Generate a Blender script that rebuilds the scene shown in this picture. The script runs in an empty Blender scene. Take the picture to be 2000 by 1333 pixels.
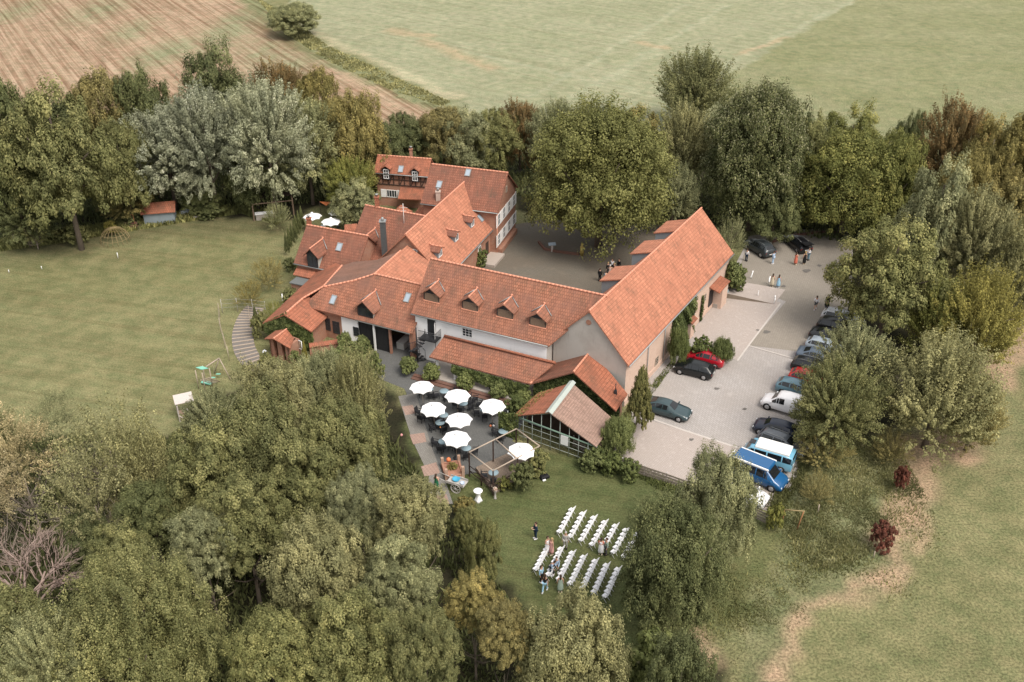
import bpy, bmesh, math, random
import numpy as np
from mathutils import Vector
R = math.radians
SC = bpy.context.scene
# ------------------------------------------------------------------ camera, sky, sun, exposure
F, PITCH, CH = 1950., R(31), 56.0
SP, CP = math.sin(PITCH), math.cos(PITCH)
cd = bpy.data.cameras.new('camera'); cam = bpy.data.objects.new('camera', cd); SC.collection.objects.link(cam)
cam.location = (0, 0, CH); cam.rotation_euler = (math.pi/2-PITCH, 0, 0)
cd.sensor_width = 36; cd.lens = F/2000*36; cd.clip_end = 3000; cd.clip_start = 1
SC.camera = cam
wd = bpy.data.worlds.new('World'); SC.world = wd; wd.use_nodes = True
wn = wd.node_tree.nodes; wl = wd.node_tree.links
sky = wn.new('ShaderNodeTexSky'); sky.sky_type = 'NISHITA'; sky.sun_disc = False
SUN_EL, SUN_AZ = R(54), R(140)
sky.sun_elevation = SUN_EL; sky.sun_rotation = SUN_AZ; sky.air_density = 1.0; sky.dust_density = 4.0; sky.ozone_density = 0.6
ov = wn.new('ShaderNodeMix'); ov.data_type = 'RGBA'; ov.inputs[0].default_value = .72      # an even warm overcast veil over the clear sky
wl.new(sky.outputs[0], ov.inputs[6]); ov.inputs[7].default_value = (5.5, 5.4, 5.2, 1)
wl.new(ov.outputs[2], wn['Background'].inputs[0]); wn['Background'].inputs[1].default_value = 0.13
sd = bpy.data.lights.new('sun', 'SUN'); sd.energy = 2.4; sd.angle = R(28); sd.color = (1, .93, .84)
sun = bpy.data.objects.new('sun', sd); SC.collection.objects.link(sun)
sun.rotation_euler = (math.pi/2-SUN_EL, 0, math.pi-SUN_AZ)
SC.view_settings.view_transform = 'Standard'; SC.view_settings.look = 'None'; SC.view_settings.gamma = 1
SC.view_settings.exposure = 0.72
SC.cycles.max_bounces = 5; SC.cycles.diffuse_bounces = 3; SC.cycles.transmission_bounces = 3

# ------------------------------------------------------------------ helpers
def ray(px, py):
    u = (px-1000)/F; v = (py-666.5)/F
    return Vector((u, CP-v*SP, -SP-v*CP))
CAM = Vector((0, 0, CH))
def P(px, py, z=0.0):
    d = ray(px, py); return CAM + d*((CH-z)/-d.z)
def hitp(px, py, p0, n):
    d = ray(px, py); return CAM + d*((p0-CAM).dot(n)/d.dot(n))
def proj(p):
    z = p.z-CH; zc = p.y*CP-z*SP
    return 1000+F*p.x/zc, 666.5+F*(-p.y*SP-z*CP)/zc
def mpp(p):
    z = p.z-CH; return (p.y*CP-z*SP)/F      # metres per photo pixel at a point
def V(*a): return Vector(a)
def srgb(h):
    h = h.lstrip('#'); c = [int(h[i:i+2], 16)/255 for i in (0, 2, 4)]
    return tuple((x/12.92 if x <= .04045 else ((x+.055)/1.055)**2.4) for x in c)
def link(o, parent=None):
    SC.collection.objects.link(o)
    if parent: o.parent = parent
    return o
def tag(o, label=None, cat=None, group=None, kind=None):
    if label: o['label'] = label
    if cat: o['category'] = cat
    if group: o['group'] = group
    if kind: o['kind'] = kind
    return o
def thing(name, label, cat, loc=(0, 0, 0), rz=0, group=None):
    o = bpy.data.objects.new(name, None); o.empty_display_size = .2
    o.location = loc; o.rotation_euler = (0, 0, rz); link(o)
    return tag(o, label, cat, group)
def copy_tree(o, loc=None, rz=None, label=None, parent=None, name=None):
    c = o.copy(); link(c, parent)
    if loc is not None: c.location = loc
    if rz is not None: c.rotation_euler = (0, 0, rz)
    if label: c['label'] = label
    for ch in o.children: copy_tree(ch, parent=c)
    return c
class MB:
    def __init__(s): s.v = []; s.f = []; s.m = []; s.sm = []
    def poly(s, pts, mi=0, sm=False):
        i = len(s.v); s.v += [tuple(p) for p in pts]; s.f.append(list(range(i, i+len(pts)))); s.m.append(mi); s.sm.append(sm); return s
    def grid(s, rings, mi=0, close=True, cap=True, sm=True):
        b = len(s.v); n = len(rings[0])
        for r in rings: s.v += [tuple(p) for p in r]
        for k in range(len(rings)-1):
            for j in range(n if close else n-1):
                a = b+k*n+j; c = b+k*n+(j+1) % n
                s.f.append([a, c, c+n, a+n]); s.m.append(mi); s.sm.append(sm)
        if cap:
            s.f.append(list(range(b+n-1, b-1, -1))); s.m.append(mi); s.sm.append(False)
            e = b+(len(rings)-1)*n; s.f.append(list(range(e, e+n))); s.m.append(mi); s.sm.append(False)
        return s
    def box(s, c, size, rz=0, mi=0, rx=0):
        x, y, z = [q/2 for q in size]; cr, sr = math.cos(rz), math.sin(rz); i = len(s.v)
        for dz in (-z, z):
            for dx, dy in ((-x, -y), (x, -y), (x, y), (-x, y)):
                if rx: yy = dy*math.cos(rx)-dz*math.sin(rx); zz = dy*math.sin(rx)+dz*math.cos(rx)
                else: yy, zz = dy, dz
                s.v.append((c[0]+dx*cr-yy*sr, c[1]+dx*sr+yy*cr, c[2]+zz))
        for q in ((3, 2, 1, 0), (4, 5, 6, 7), (0, 1, 5, 4), (1, 2, 6, 5), (2, 3, 7, 6), (3, 0, 4, 7)):
            s.f.append([i+k for k in q]); s.m.append(mi); s.sm.append(False)
        return s
    def obox(s, o, a, b, c, mi=0):       # origin corner and three edge vectors
        o, a, b, c = map(Vector, (o, a, b, c))
        if a.cross(b).dot(c) < 0: a, b = b, a
        i = len(s.v)
        for p in (o, o+a, o+a+b, o+b, o+c, o+a+c, o+a+b+c, o+b+c): s.v.append(tuple(p))
        for q in ((3, 2, 1, 0), (4, 5, 6, 7), (0, 1, 5, 4), (1, 2, 6, 5), (2, 3, 7, 6), (3, 0, 4, 7)):
            s.f.append([i+k for k in q]); s.m.append(mi); s.sm.append(False)
        return s
    def tube(s, pts, rad, n=6, mi=0, sm=True):
        pts = [Vector(p) for p in pts]
        if not hasattr(rad, '__len__'): rad = [rad]*len(pts)
        rings = []
        for k, p in enumerate(pts):
            d = (pts[min(k+1, len(pts)-1)]-pts[max(k-1, 0)]).normalized()
            a = d.cross(V(0, 0, 1) if abs(d.z) < .9 else V(1, 0, 0)).normalized(); b = d.cross(a)
            rings.append([p+(a*math.cos(2*math.pi*j/n)+b*math.sin(2*math.pi*j/n))*rad[k] for j in range(n)])
        return s.grid(rings, mi, sm=sm)
    def lathe(s, prof, c=(0, 0, 0), n=16, mi=0, sm=True):
        rings = [[(c[0]+r*math.cos(2*math.pi*j/n), c[1]+r*math.sin(2*math.pi*j/n), c[2]+z) for j in range(n)] for r, z in prof]
        return s.grid(rings, mi, sm=sm)
    def slab(s, pts, th, mi=0):
        pts = [Vector(p) for p in pts]
        n = sum(((pts[i].cross(pts[(i+1) % len(pts)])) for i in range(len(pts))), V(0, 0, 0))
        if n.z < 0: pts = pts[::-1]
        lo = [p-V(0, 0, th) for p in pts]
        s.poly(pts, mi); s.poly(lo[::-1], mi)
        for k in range(len(pts)):
            j = (k+1) % len(pts); s.poly([lo[k], lo[j], pts[j], pts[k]], mi)
        return s
    def build(s, name, mats, parent=None, merge=False):
        me = bpy.data.meshes.new(name)
        off = Vector((0, 0, 0))
        if parent is not None and parent.get('_w'): off = Vector(parent['_w'])
        vs = [(v[0]-off.x, v[1]-off.y, v[2]-off.z) for v in s.v]
        me.from_pydata(vs, [], s.f)
        if not hasattr(mats, '__len__'): mats = [mats]
        for m in mats: me.materials.append(m)
        me.polygons.foreach_set('material_index', s.m); me.polygons.foreach_set('use_smooth', s.sm)
        uv = me.uv_layers.new(name='UVMap'); data = np.zeros(len(me.loops)*2)
        Z = V(0, 0, 1); k = 0
        for p in me.polygons:
            nn = p.normal
            if abs(nn.z) > .999 or nn.length < .5: h, w = V(1, 0, 0), V(0, 1, 0)
            else: h = Z.cross(nn).normalized(); w = nn.cross(h)
            for vi in p.vertices:
                co = Vector(s.v[vi]); data[k] = co.dot(h); data[k+1] = co.dot(w); k += 2
        uv.data.foreach_set('uv', data)
        if merge:
            bm = bmesh.new(); bm.from_mesh(me); bmesh.ops.remove_doubles(bm, verts=bm.verts, dist=1e-4); bm.to_mesh(me); bm.free()
        me.update()
        o = bpy.data.objects.new(name, me); link(o, parent)
        if parent is not None and parent.get('_w'): o['_w'] = tuple(parent['_w'])
        return o
def wthing(name, label, cat, loc, group=None):      # a thing whose parts are given in world coordinates
    o = thing(name, label, cat, loc, 0, group); o['_w'] = tuple(loc); return o
def struct(o, kind='structure'): o['kind'] = kind; return o

# ------------------------------------------------------------------ materials
class NT:
    def __init__(s, name, rough=.8, spec=.3):
        s.mat = bpy.data.materials.new(name); s.mat.use_nodes = True; s.t = s.mat.node_tree; s.b = s.t.nodes['Principled BSDF']
        s.b.inputs['Roughness'].default_value = rough; s.b.inputs['Specular IOR Level'].default_value = spec
    def n(s, typ, **kw):
        nd = s.t.nodes.new('ShaderNode'+typ)
        for k, v in kw.items():
            if k in nd.inputs: nd.inputs[k].default_value = v
            else: setattr(nd, k, v)
        return nd
    def l(s, a, b): s.t.links.new(a, b)
    def uv(s, kind='UV'): return s.n('TexCoord').outputs[kind]
    def mapping(s, src, scale=(1, 1, 1), rot=(0, 0, 0)):
        m = s.n('Mapping'); m.inputs['Scale'].default_value = scale; m.inputs['Rotation'].default_value = rot; s.l(src, m.inputs[0]); return m.outputs[0]
    def noise(s, src, scale, detail=4, rough=.6):
        n = s.n('TexNoise'); n.inputs['Scale'].default_value = scale; n.inputs['Detail'].default_value = detail; n.inputs['Roughness'].default_value = rough
        s.l(src, n.inputs['Vector']); return n.outputs['Fac']
    def ramp(s, fac, stops):
        r = s.n('ValToRGB'); el = r.color_ramp.elements
        while len(el) < len(stops): el.new(.5)
        for e, (p, c) in zip(el, stops): e.position = p; e.color = (*c[:3], 1) if len(c) >= 3 else (c[0],)*3+(1,)
        s.l(fac, r.inputs[0]); return r.outputs[0]
    def mix(s, a, b, fac, mode='MIX'):
        m = s.n('Mix', data_type='RGBA', blend_type=mode)
        for i, x in ((6, a), (7, b)):
            if isinstance(x, tuple): m.inputs[i].default_value = (*x[:3], 1)
            else: s.l(x, m.inputs[i])
        if isinstance(fac, (int, float)): m.inputs[0].default_value = fac
        else: s.l(fac, m.inputs[0])
        return m.outputs[2]
    def bump(s, h, st=.3, d=.05):
        b = s.n('Bump'); b.inputs['Strength'].default_value = st; b.inputs['Distance'].default_value = d; s.l(h, b.inputs['Height']); s.l(b.outputs[0], s.b.inputs['Normal'])
    def col(s, c):
        if isinstance(c, tuple): s.b.inputs['Base Color'].default_value = (*c[:3], 1)
        else: s.l(c, s.b.inputs['Base Color'])
        return s.mat
def sc(c, k): return tuple(x*k for x in c)
def plain(name, c, rough=.7, spec=.3, metal=0, var=.12, vs=3.0):
    t = NT(name, rough, spec); t.b.inputs['Metallic'].default_value = metal
    f = t.noise(t.uv('Object'), vs, 4)
    return t.col(t.mix(sc(c, 1-var), sc(c, 1+var), f))
def tiles(name, c, dark=.62, w=.24, h=.34, weather=None, wf=.5):
    t = NT(name, .85, .2); uv = t.uv()
    br = t.n('TexBrick'); t.l(uv, br.inputs['Vector']); br.offset = .5
    for k, v in (('Scale', 1), ('Brick Width', w), ('Row Height', h), ('Mortar Size', .022), ('Mortar Smooth', .3), ('Bias', 0)): br.inputs[k].default_value = v
    br.inputs['Color1'].default_value = (*sc(c, 1.16), 1); br.inputs['Color2'].default_value = (*sc(c, .82), 1); br.inputs['Mortar'].default_value = (*sc(c, dark*.62), 1)
    n1 = t.noise(uv, .35, 6, .62); n2 = t.noise(uv, 2.6, 5, .7)
    wc = weather or sc(c, .6)
    a = t.mix(br.outputs[0], wc, t.ramp(n1, [(.38, (0, 0, 0)), (.66, (wf, wf, wf))]))
    a = t.mix(a, (.33, .28, .2), t.ramp(n2, [(.6, (0, 0, 0)), (.78, (.4, .4, .4))]))
    a = t.mix(a, (.085, .065, .045), t.ramp(t.noise(t.mapping(uv, (1, .55, 1)), 1.1, 7, .75), [(.5, (0, 0, 0)), (.68, (wf*.75,)*3)]))
    st = t.noise(t.mapping(uv, (1.2, .12, 1)), 1, 4, .7)
    a = t.mix(a, sc(c, 1.25), t.ramp(st, [(.5, (0, 0, 0)), (.75, (.5, .5, .5))]))
    t.bump(br.outputs[1], -.5, .04)
    return t.col(a)
def bricks(name, c, c2, mortar, w=.26, h=.085, sm=.012):
    t = NT(name, .9, .2); uv = t.uv()
    br = t.n('TexBrick'); t.l(uv, br.inputs['Vector'])
    for k, v in (('Scale', 1), ('Brick Width', w), ('Row Height', h), ('Mortar Size', sm), ('Bias', 0)): br.inputs[k].default_value = v
    br.inputs['Color1'].default_value = (*c, 1); br.inputs['Color2'].default_value = (*c2, 1); br.inputs['Mortar'].default_value = (*mortar, 1)
    n1 = t.noise(uv, .9, 6, .65)
    a = t.mix(br.outputs[0], mortar, t.ramp(n1, [(.45, (0, 0, 0)), (.7, (.55, .55, .55))]))
    t.bump(br.outputs[1], -.3, .02)
    return t.col(a)
def stained(name, c, stain, sc1=.5, amt=.6, rough=.9):
    t = NT(name, rough, .2); uv = t.uv()
    a = t.mix(c, stain, t.ramp(t.noise(uv, sc1, 7, .68), [(.46, (0, 0, 0)), (.75, (amt, amt, amt))]))
    a = t.mix(a, sc(stain, .6), t.ramp(t.noise(t.mapping(uv, (3, .35, 1)), 1, 4), [(.58, (0, 0, 0)), (.8, (amt*.6,)*3)]))
    return t.col(a)
def pavers(name, c, c2, mortar, w=.4, h=.2, rot=0, stain=None, big=.18, ms=.02, amt=.5):
    t = NT(name, .85, .25); uv = t.mapping(t.uv(), rot=(0, 0, rot))
    br = t.n('TexBrick'); t.l(uv, br.inputs['Vector'])
    for k, v in (('Scale', 1), ('Brick Width', w), ('Row Height', h), ('Mortar Size', ms), ('Bias', 0)): br.inputs[k].default_value = v
    br.inputs['Color1'].default_value = (*c, 1); br.inputs['Color2'].default_value = (*c2, 1); br.inputs['Mortar'].default_value = (*mortar, 1)
    a = t.mix(br.outputs[0], stain or sc(c, .6), t.ramp(t.noise(uv, big, 7, .65), [(.4, (0, 0, 0)), (.75, (amt,)*3)]))
    a = t.mix(a, sc(c, 1.3), t.ramp(t.noise(uv, big*4, 6, .7), [(.55, (0, 0, 0)), (.75, (.4, .4, .4))]))
    t.bump(t.noise(uv, 6, 3), .2, .02)
    return t.col(a)

M = {}
T_BARN = tiles('tile_barn', (.455, .195, .122), weather=(.33, .135, .085), wf=.7)
T_WHITE = tiles('tile_white_house', (.325, .138, .086), .42, weather=(.18, .093, .07), wf=.8)
T_BROWN = tiles('tile_brown', (.265, .108, .070), .42, weather=(.14, .07, .052), wf=.8)
T_RED = tiles('tile_red', (.37, .138, .082), .55, weather=(.20, .085, .055), wf=.8)
T_GREY = tiles('tile_grey', (.235, .125, .09), .8, w=.18, h=.2, weather=(.17, .11, .09))
T_PALE = tiles('tile_pale', (.30, .195, .155), .75, w=.2, h=.24, weather=(.25, .18, .15))
BRICK = bricks('brick_red', (.36, .155, .095), (.26, .105, .07), (.36, .24, .18))
BRICKP = bricks('brick_cream', (.56, .40, .315), (.48, .33, .26), (.62, .48, .40))
WHITE = stained('white_render', (.90, .90, .91), (.74, .72, .70), .5, .35)
PLASTER = stained('grey_plaster', (.43, .41, .38), (.31, .29, .265), .35, .8)
WOOD = plain('weathered_wood', (.20, .14, .10), .85, var=.3, vs=8)
WOODD = plain('dark_wood', (.055, .035, .028), .8, var=.3)
WOODP = plain('pale_wood', (.38, .31, .25), .85, var=.2, vs=6)
BLACK = plain('black_opening', (.010, .010, .011), .9, var=.1)
GLASS = NT('window_glass', .08, .6).col((.03, .036, .042))
GLASSL = NT('skylight_glass', .12, .8).col((.30, .36, .42))
WFRAME = plain('white_frame', (.78, .78, .78), .5, var=.05)
METAL = plain('grey_metal', (.30, .31, .31), .5, metal=.4)
DARKM = plain('dark_metal', (.035, .036, .04), .5)
ZINC = plain('pale_zinc', (.38, .42, .39), .55, metal=.1)
GREENM = plain('green_painted_metal', (.20, .30, .24), .6)
TERRA = plain('ridge_tile', (.60, .27, .18), .85, var=.2)
SHBLUE = plain('blue_grey_board', (.20, .235, .255), .85, var=.12, vs=4)

# ------------------------------------------------------------------ ground
rs = np.random.RandomState(7)
def vnoise(x, y, s, seed=0):
    g = np.random.RandomState(seed).rand(64, 64); x = x/s; y = y/s
    xi = np.floor(x).astype(int); yi = np.floor(y).astype(int); fx = x-xi; fy = y-yi
    fx = fx*fx*(3-2*fx); fy = fy*fy*(3-2*fy)
    a = g[xi % 64, yi % 64]; b = g[(xi+1) % 64, yi % 64]; c = g[xi % 64, (yi+1) % 64]; d = g[(xi+1) % 64, (yi+1) % 64]
    return (a*(1-fx)+b*fx)*(1-fy)+(c*(1-fx)+d*fx)*fy
def inpoly(X, Y, pts):
    r = np.zeros(X.shape, bool); n = len(pts)
    for i in range(n):
        x1, y1 = pts[i]; x2, y2 = pts[(i+1) % n]
        if y1 == y2: continue
        c = ((Y < y1) != (Y < y2)) & (X < (x2-x1)*(Y-y1)/(y2-y1)+x1); r ^= c
    return r
def GP(*px): return [(P(*q).x, P(*q).y) for q in px]
def distline(X, Y, pts):
    d = np.full(X.shape, 1e9)
    for (x1, y1), (x2, y2) in zip(pts[:-1], pts[1:]):
        L = (x2-x1)**2+(y2-y1)**2; t = np.clip(((X-x1)*(x2-x1)+(Y-y1)*(y2-y1))/L, 0, 1)
        d = np.minimum(d, np.hypot(X-x1-t*(x2-x1), Y-y1-t*(y2-y1)))
    return d
CS = .5
xs = np.arange(-170, 170+.1, CS); ys = np.arange(36, 300+.1, CS)
X, Y = np.meshgrid(xs, ys)
wx = X+(vnoise(X, Y, 3, 1)-.5)*2.2+(vnoise(X, Y, 1.1, 2)-.5)*.9; wy = Y+(vnoise(X, Y, 3, 3)-.5)*2.2+(vnoise(X, Y, 1.1, 4)-.5)*.9
col = np.zeros(X.shape+(3,)); reg = np.zeros(X.shape, int)
n1 = vnoise(X, Y, 9, 5)*.6+vnoise(X, Y, 3.3, 6)*.4; n2 = vnoise(X, Y, 1.6, 8)*.6+vnoise(X, Y, .8, 9)*.4
def paint(mask, a, b, f, amt=1.0, r=None):
    c = np.array(a)[None, None]*(1-f[..., None])+np.array(b)[None, None]*f[..., None]
    m = mask[..., None]*amt
    col[:] = col*(1-m)+c*m
    if r is not None: reg[mask > .5] = r
one = np.ones(X.shape)
C_MEADOW = ((.205, .20, .088), (.275, .245, .125))
paint(one, *C_MEADOW, np.clip(n1*.6+n2*.5, 0, 1), r=0)                                       # right meadow
far = inpoly(wx, wy, GP((1340, 260), (1400, 165), (1700, -20), (2600, -60), (2600, 300), (1500, 300)))
paint(far*1., (.245, .245, .120), (.32, .30, .175), n1)
hay = inpoly(wx, wy, GP((520, -60), (600, 60), (760, 130), (885, 205), (1000, 260), (1345, 260), (1400, 165), (1690, -10), (1800, -60)))
paint(hay*1., (.30, .30, .185), (.36, .345, .235), n1, r=2)
for a, b, w in (((1040, 190), (1340, 10), 1.1), ((1120, 190), (1420, 10), 1.1), ((1280, 190), (1670, 0), 1.4), ((940, 110), (1250, 180), 1.2), ((1000, 225), (1260, 205), .9), ((1170, 170), (1290, 100), .8)):
    d = distline(wx, wy, GP(a, b)); paint(np.clip(1-d/w, 0, 1), (.42, .41, .30), (.42, .41, .30), n1, .6)
for a, b, w in (((770, 60), (830, 70), 2.5), ((830, 80), (965, 135), 2.0), ((1250, 85), (1300, 95), 1.5), ((1540, 75), (1440, 105), 1.2)):
    d = distline(wx, wy, GP(a, b)); paint(np.clip(1.3-d/w, 0, 1), (.50, .34, .22), (.45, .32, .2), n1, .6)
stub = inpoly(wx, wy, GP((-900, -60), (480, -60), (520, 30), (600, 85), (700, 150), (800, 195), (885, 212), (850, 240), (500, 330), (0, 330), (-900, 330)))
paint(stub*1., (.50, .34, .25), (.42, .28, .20), n1, r=1)
for k in range(9):   # green regrowth in the stubble
    q = [(190, 20, 14), (255, 60, 10), (300, 110, 12), (340, 100, 8), (440, 70, 16), (520, 105, 12), (470, 40, 10), (570, 130, 10), (40, 20, 12)][k]
    c = P(q[0], q[1]); m = np.clip(1.2-np.hypot((wx-c.x)*1.0, (wy-c.y)*.35)/(q[2]*.5), 0, 1)*stub
    paint(m*np.clip(n2*1.6, 0, 1), (.27, .29, .17), (.27, .29, .17), n1, .75)
hedge = distline(wx, wy, GP((490, 0), (560, 60), (640, 110), (760, 160), (860, 200)))
paint(np.clip(1.6-hedge/3.2, 0, 1), (.21, .22, .11), (.30, .28, .16), n2)
hedge2 = distline(wx, wy, GP((560, 40), (660, 88), (780, 140), (885, 190)))
paint(np.clip(1.3-hedge2/1.6, 0, 1), (.55, .47, .33), (.46, .4, .27), n2, .7)
lawn = inpoly(wx, wy, GP((-400, 540), (0, 485), (120, 462), (330, 425), (480, 400), (560, 430), (565, 510), (640, 560), (640, 720), (430, 900), (-400, 900)))
paint(lawn*1., (.215, .205, .090), (.28, .255, .13), np.clip(n1*.7+n2*.4, 0, 1), r=3)
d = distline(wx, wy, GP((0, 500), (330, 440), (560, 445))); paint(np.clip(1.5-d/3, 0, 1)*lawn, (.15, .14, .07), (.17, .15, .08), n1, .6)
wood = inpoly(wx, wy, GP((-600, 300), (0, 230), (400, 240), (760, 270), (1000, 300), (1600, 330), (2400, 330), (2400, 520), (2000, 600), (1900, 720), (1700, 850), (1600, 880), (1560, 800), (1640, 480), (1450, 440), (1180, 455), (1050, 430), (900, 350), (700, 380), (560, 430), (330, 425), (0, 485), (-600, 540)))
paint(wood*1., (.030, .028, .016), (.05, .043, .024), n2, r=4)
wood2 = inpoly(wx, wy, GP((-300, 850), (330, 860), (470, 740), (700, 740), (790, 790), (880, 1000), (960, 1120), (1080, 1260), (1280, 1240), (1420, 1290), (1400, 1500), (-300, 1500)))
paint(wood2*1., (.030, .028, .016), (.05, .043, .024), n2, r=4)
wl_ = inpoly(wx, wy, GP((790, 830), (830, 820), (1120, 880), (1300, 940), (1420, 1020), (1460, 1120), (1330, 1290), (1090, 1280), (960, 1130), (880, 1000)))
paint(wl_*1., (.120, .140, .052), (.165, .170, .072), n1, r=3)
gap = inpoly(wx, wy, GP((1290, 960), (1540, 1010), (1560, 960), (1600, 990), (1500, 1100), (1410, 1260), (1390, 1330), (1290, 1200)))
paint(gap*1., (.15, .155, .062), (.19, .18, .08), n1)
wx2 = wx+(vnoise(X, Y, 6, 21)-.5)*9; wy2 = wy+(vnoise(X, Y, 6, 22)-.5)*9
rough = inpoly(wx2, wy2, GP((1540, 960), (1580, 870), (1720, 850), (1760, 880), (1770, 960), (1740, 1010), (1700, 1080), (1640, 1130), (1560, 1180), (1500, 1230), (1440, 1333), (1390, 1333), (1470, 1110)))
paint(rough*1., (.185, .19, .088), (.265, .25, .135), n2, r=5)
for pts, w in ((((2040, 650), (1960, 700), (1900, 780), (1850, 840), (1790, 890), (1800, 940), (1770, 1000), (1725, 1060)), 2.2), (((1900, 860), (1800, 920), (1740, 1000)), 1.6),
               (((1725, 1060), (1765, 1110), (1740, 1140), (1660, 1160), (1600, 1190), (1550, 1250), (1530, 1333)), 1.2), (((1765, 1120), (1690, 1140)), 1.5), (((1380, 1240), (1380, 1300)), 1.6), (((1820, 1020), (1790, 1090)), .6)):
    d = distline(wx, wy, GP(*pts)); m = np.clip(1.5-d/(w*(.34+.55*n1)), 0, 1); paint(np.clip(m*(.45+1.3*n2), 0, 1), (.50, .33, .225), (.43, .29, .19), n2, 1.0)
col *= (0.84+.30*n2)[..., None]
g_ = col.mean(-1, keepdims=True); col = (col*.86+g_*.14)*np.array([.97, 1.0, .97])
for _ in range(1):
    c2 = col.copy(); c2[1:-1, 1:-1] = (col[1:-1, 1:-1]*2+col[:-2, 1:-1]+col[2:, 1:-1]+col[1:-1, :-2]+col[1:-1, 2:])/6; col = c2

def ground_mat(name, streak=None, sa=.3, grain=5.0, gs=.35):
    t = NT(name, .95, .1); o = t.uv('Object')
    at = t.n('Attribute', attribute_name='albedo').outputs['Color']
    g = t.noise(o, grain, 5, .75); g2 = t.noise(o, .6, 6, .7)
    a = t.mix(at, t.ramp(g, [(.40, (.35,)*3), (.60, (1.15,)*3)]), gs, 'MULTIPLY')
    a = t.mix(a, t.ramp(g2, [(.38, (.70, .78, .68)), (.62, (1.06, 1.02, .97))]), .9, 'MULTIPLY')
    if streak is not None:
        s1 = t.noise(t.mapping(t.mapping(o, rot=(0, 0, -streak)), (.02, .9, 1)), 1, 5, .65)
        s2 = t.noise(t.mapping(t.mapping(o, rot=(0, 0, -streak)), (.05, 3.2, 1)), 1, 3, .6)
        a = t.mix(a, t.ramp(s1, [(.38, (.55, .45, .40)), (.55, (1, 1, 1))]), sa, 'MULTIPLY')
        a = t.mix(a, t.ramp(s2, [(.4, (.6, .58, .5)), (.6, (1, 1, 1))]), sa*.7, 'MULTIPLY')
    t.bump(g, .6, .12)
    return t.col(a)
def az(a, b): p, q = P(*a), P(*b); return math.atan2(q.y-p.y, q.x-p.x)
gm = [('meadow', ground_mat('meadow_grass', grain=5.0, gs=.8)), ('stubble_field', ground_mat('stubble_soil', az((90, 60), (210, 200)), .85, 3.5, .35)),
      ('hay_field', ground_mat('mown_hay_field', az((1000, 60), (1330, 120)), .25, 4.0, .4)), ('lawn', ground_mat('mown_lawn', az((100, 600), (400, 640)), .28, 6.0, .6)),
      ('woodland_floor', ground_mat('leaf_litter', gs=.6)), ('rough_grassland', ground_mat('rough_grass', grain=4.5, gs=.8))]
ny, nx = X.shape
idx = np.arange(ny*nx).reshape(ny, nx)
quads = np.stack([idx[:-1, :-1], idx[:-1, 1:], idx[1:, 1:], idx[1:, :-1]], -1).reshape(-1, 4)
fr = reg[:-1, :-1].reshape(-1); co = np.stack([X.ravel(), Y.ravel(), np.zeros(X.size)], 1); cf = np.concatenate([col.reshape(-1, 3), np.ones((X.size, 1))], 1)
def np_mesh(name, co, quads, mats, smooth=False):
    me = bpy.data.meshes.new(name); me.vertices.add(len(co)); me.vertices.foreach_set('co', np.asarray(co, np.float32).ravel())
    me.loops.add(quads.size); me.loops.foreach_set('vertex_index', quads.astype(np.int32).ravel())
    me.polygons.add(len(quads)); me.polygons.foreach_set('loop_start', np.arange(0, quads.size, 4, dtype=np.int32)); me.polygons.foreach_set('loop_total', np.full(len(quads), 4, np.int32))
    for m in mats: me.materials.append(m)
    me.update(calc_edges=True); return me
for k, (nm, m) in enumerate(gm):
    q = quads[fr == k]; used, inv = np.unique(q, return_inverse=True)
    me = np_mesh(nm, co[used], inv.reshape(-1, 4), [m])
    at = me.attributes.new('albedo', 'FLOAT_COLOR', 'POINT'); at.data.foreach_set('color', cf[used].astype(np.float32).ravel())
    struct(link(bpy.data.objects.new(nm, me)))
bg = MB()
for x0, x1, y0, y1 in ((-900, 900, -500, 36), (-900, 900, 300, 1600), (-900, -170, 36, 300), (170, 900, 36, 300)):
    bg.poly([(x0, y0, 0), (x1, y0, 0), (x1, y1, 0), (x0, y1, 0)])
t = NT('distant_grass', .95, .1); struct(bg.build('ground', t.col(t.mix((.22, .21, .10), (.30, .28, .16), t.noise(t.uv('Object'), .05, 6)))))

def sheet(name, px, mat, z=.02, world=None):
    pts = world or [P(*q) for q in px]
    b = MB(); n = V(0, 0, 0)
    pts = [V(p.x, p.y, z) for p in pts]
    a = sum(pts[i].x*pts[(i+1) % len(pts)].y-pts[(i+1) % len(pts)].x*pts[i].y for i in range(len(pts)))
    if a < 0: pts = pts[::-1]
    b.poly(pts); return struct(b.build(name, mat))
AX = math.radians(60)
PV_LOT = pavers('lot_pavers', (.38, .355, .34), (.335, .312, .297), (.24, .222, .212), .4, .22, AX, stain=(.29, .26, .235), amt=.7)
PV_UP = pavers('upper_lot_pavers', (.285, .255, .22), (.25, .222, .19), (.19, .17, .14), .3, .2, AX, stain=(.20, .18, .15), amt=.6)
PV_GRAVEL = pavers('light_gravel', (.50, .44, .41), (.42, .365, .335), (.30, .26, .235), .17, .13, AX+.3, stain=(.36, .31, .275), big=.5, ms=.03)
PV_COURT = pavers('courtyard_cobbles', (.175, .155, .125), (.145, .13, .105), (.10, .09, .075), .18, .14, .4, stain=(.125, .095, .07), amt=.6)
PV_TERR = pavers('terrace_pavers', (.155, .155, .15), (.125, .125, .122), (.08, .082, .08), .2, .1, .9, stain=(.10, .10, .095), big=.3)
PV_PATH = pavers('path_pavers', (.26, .25, .23), (.21, .20, .18), (.14, .13, .12), .25, .12, AX, stain=(.17, .16, .14), big=.4)
SLAB = pavers('pink_slab', (.36, .25, .205), (.32, .22, .18), (.24, .17, .14), .3, .3, AX)
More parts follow.
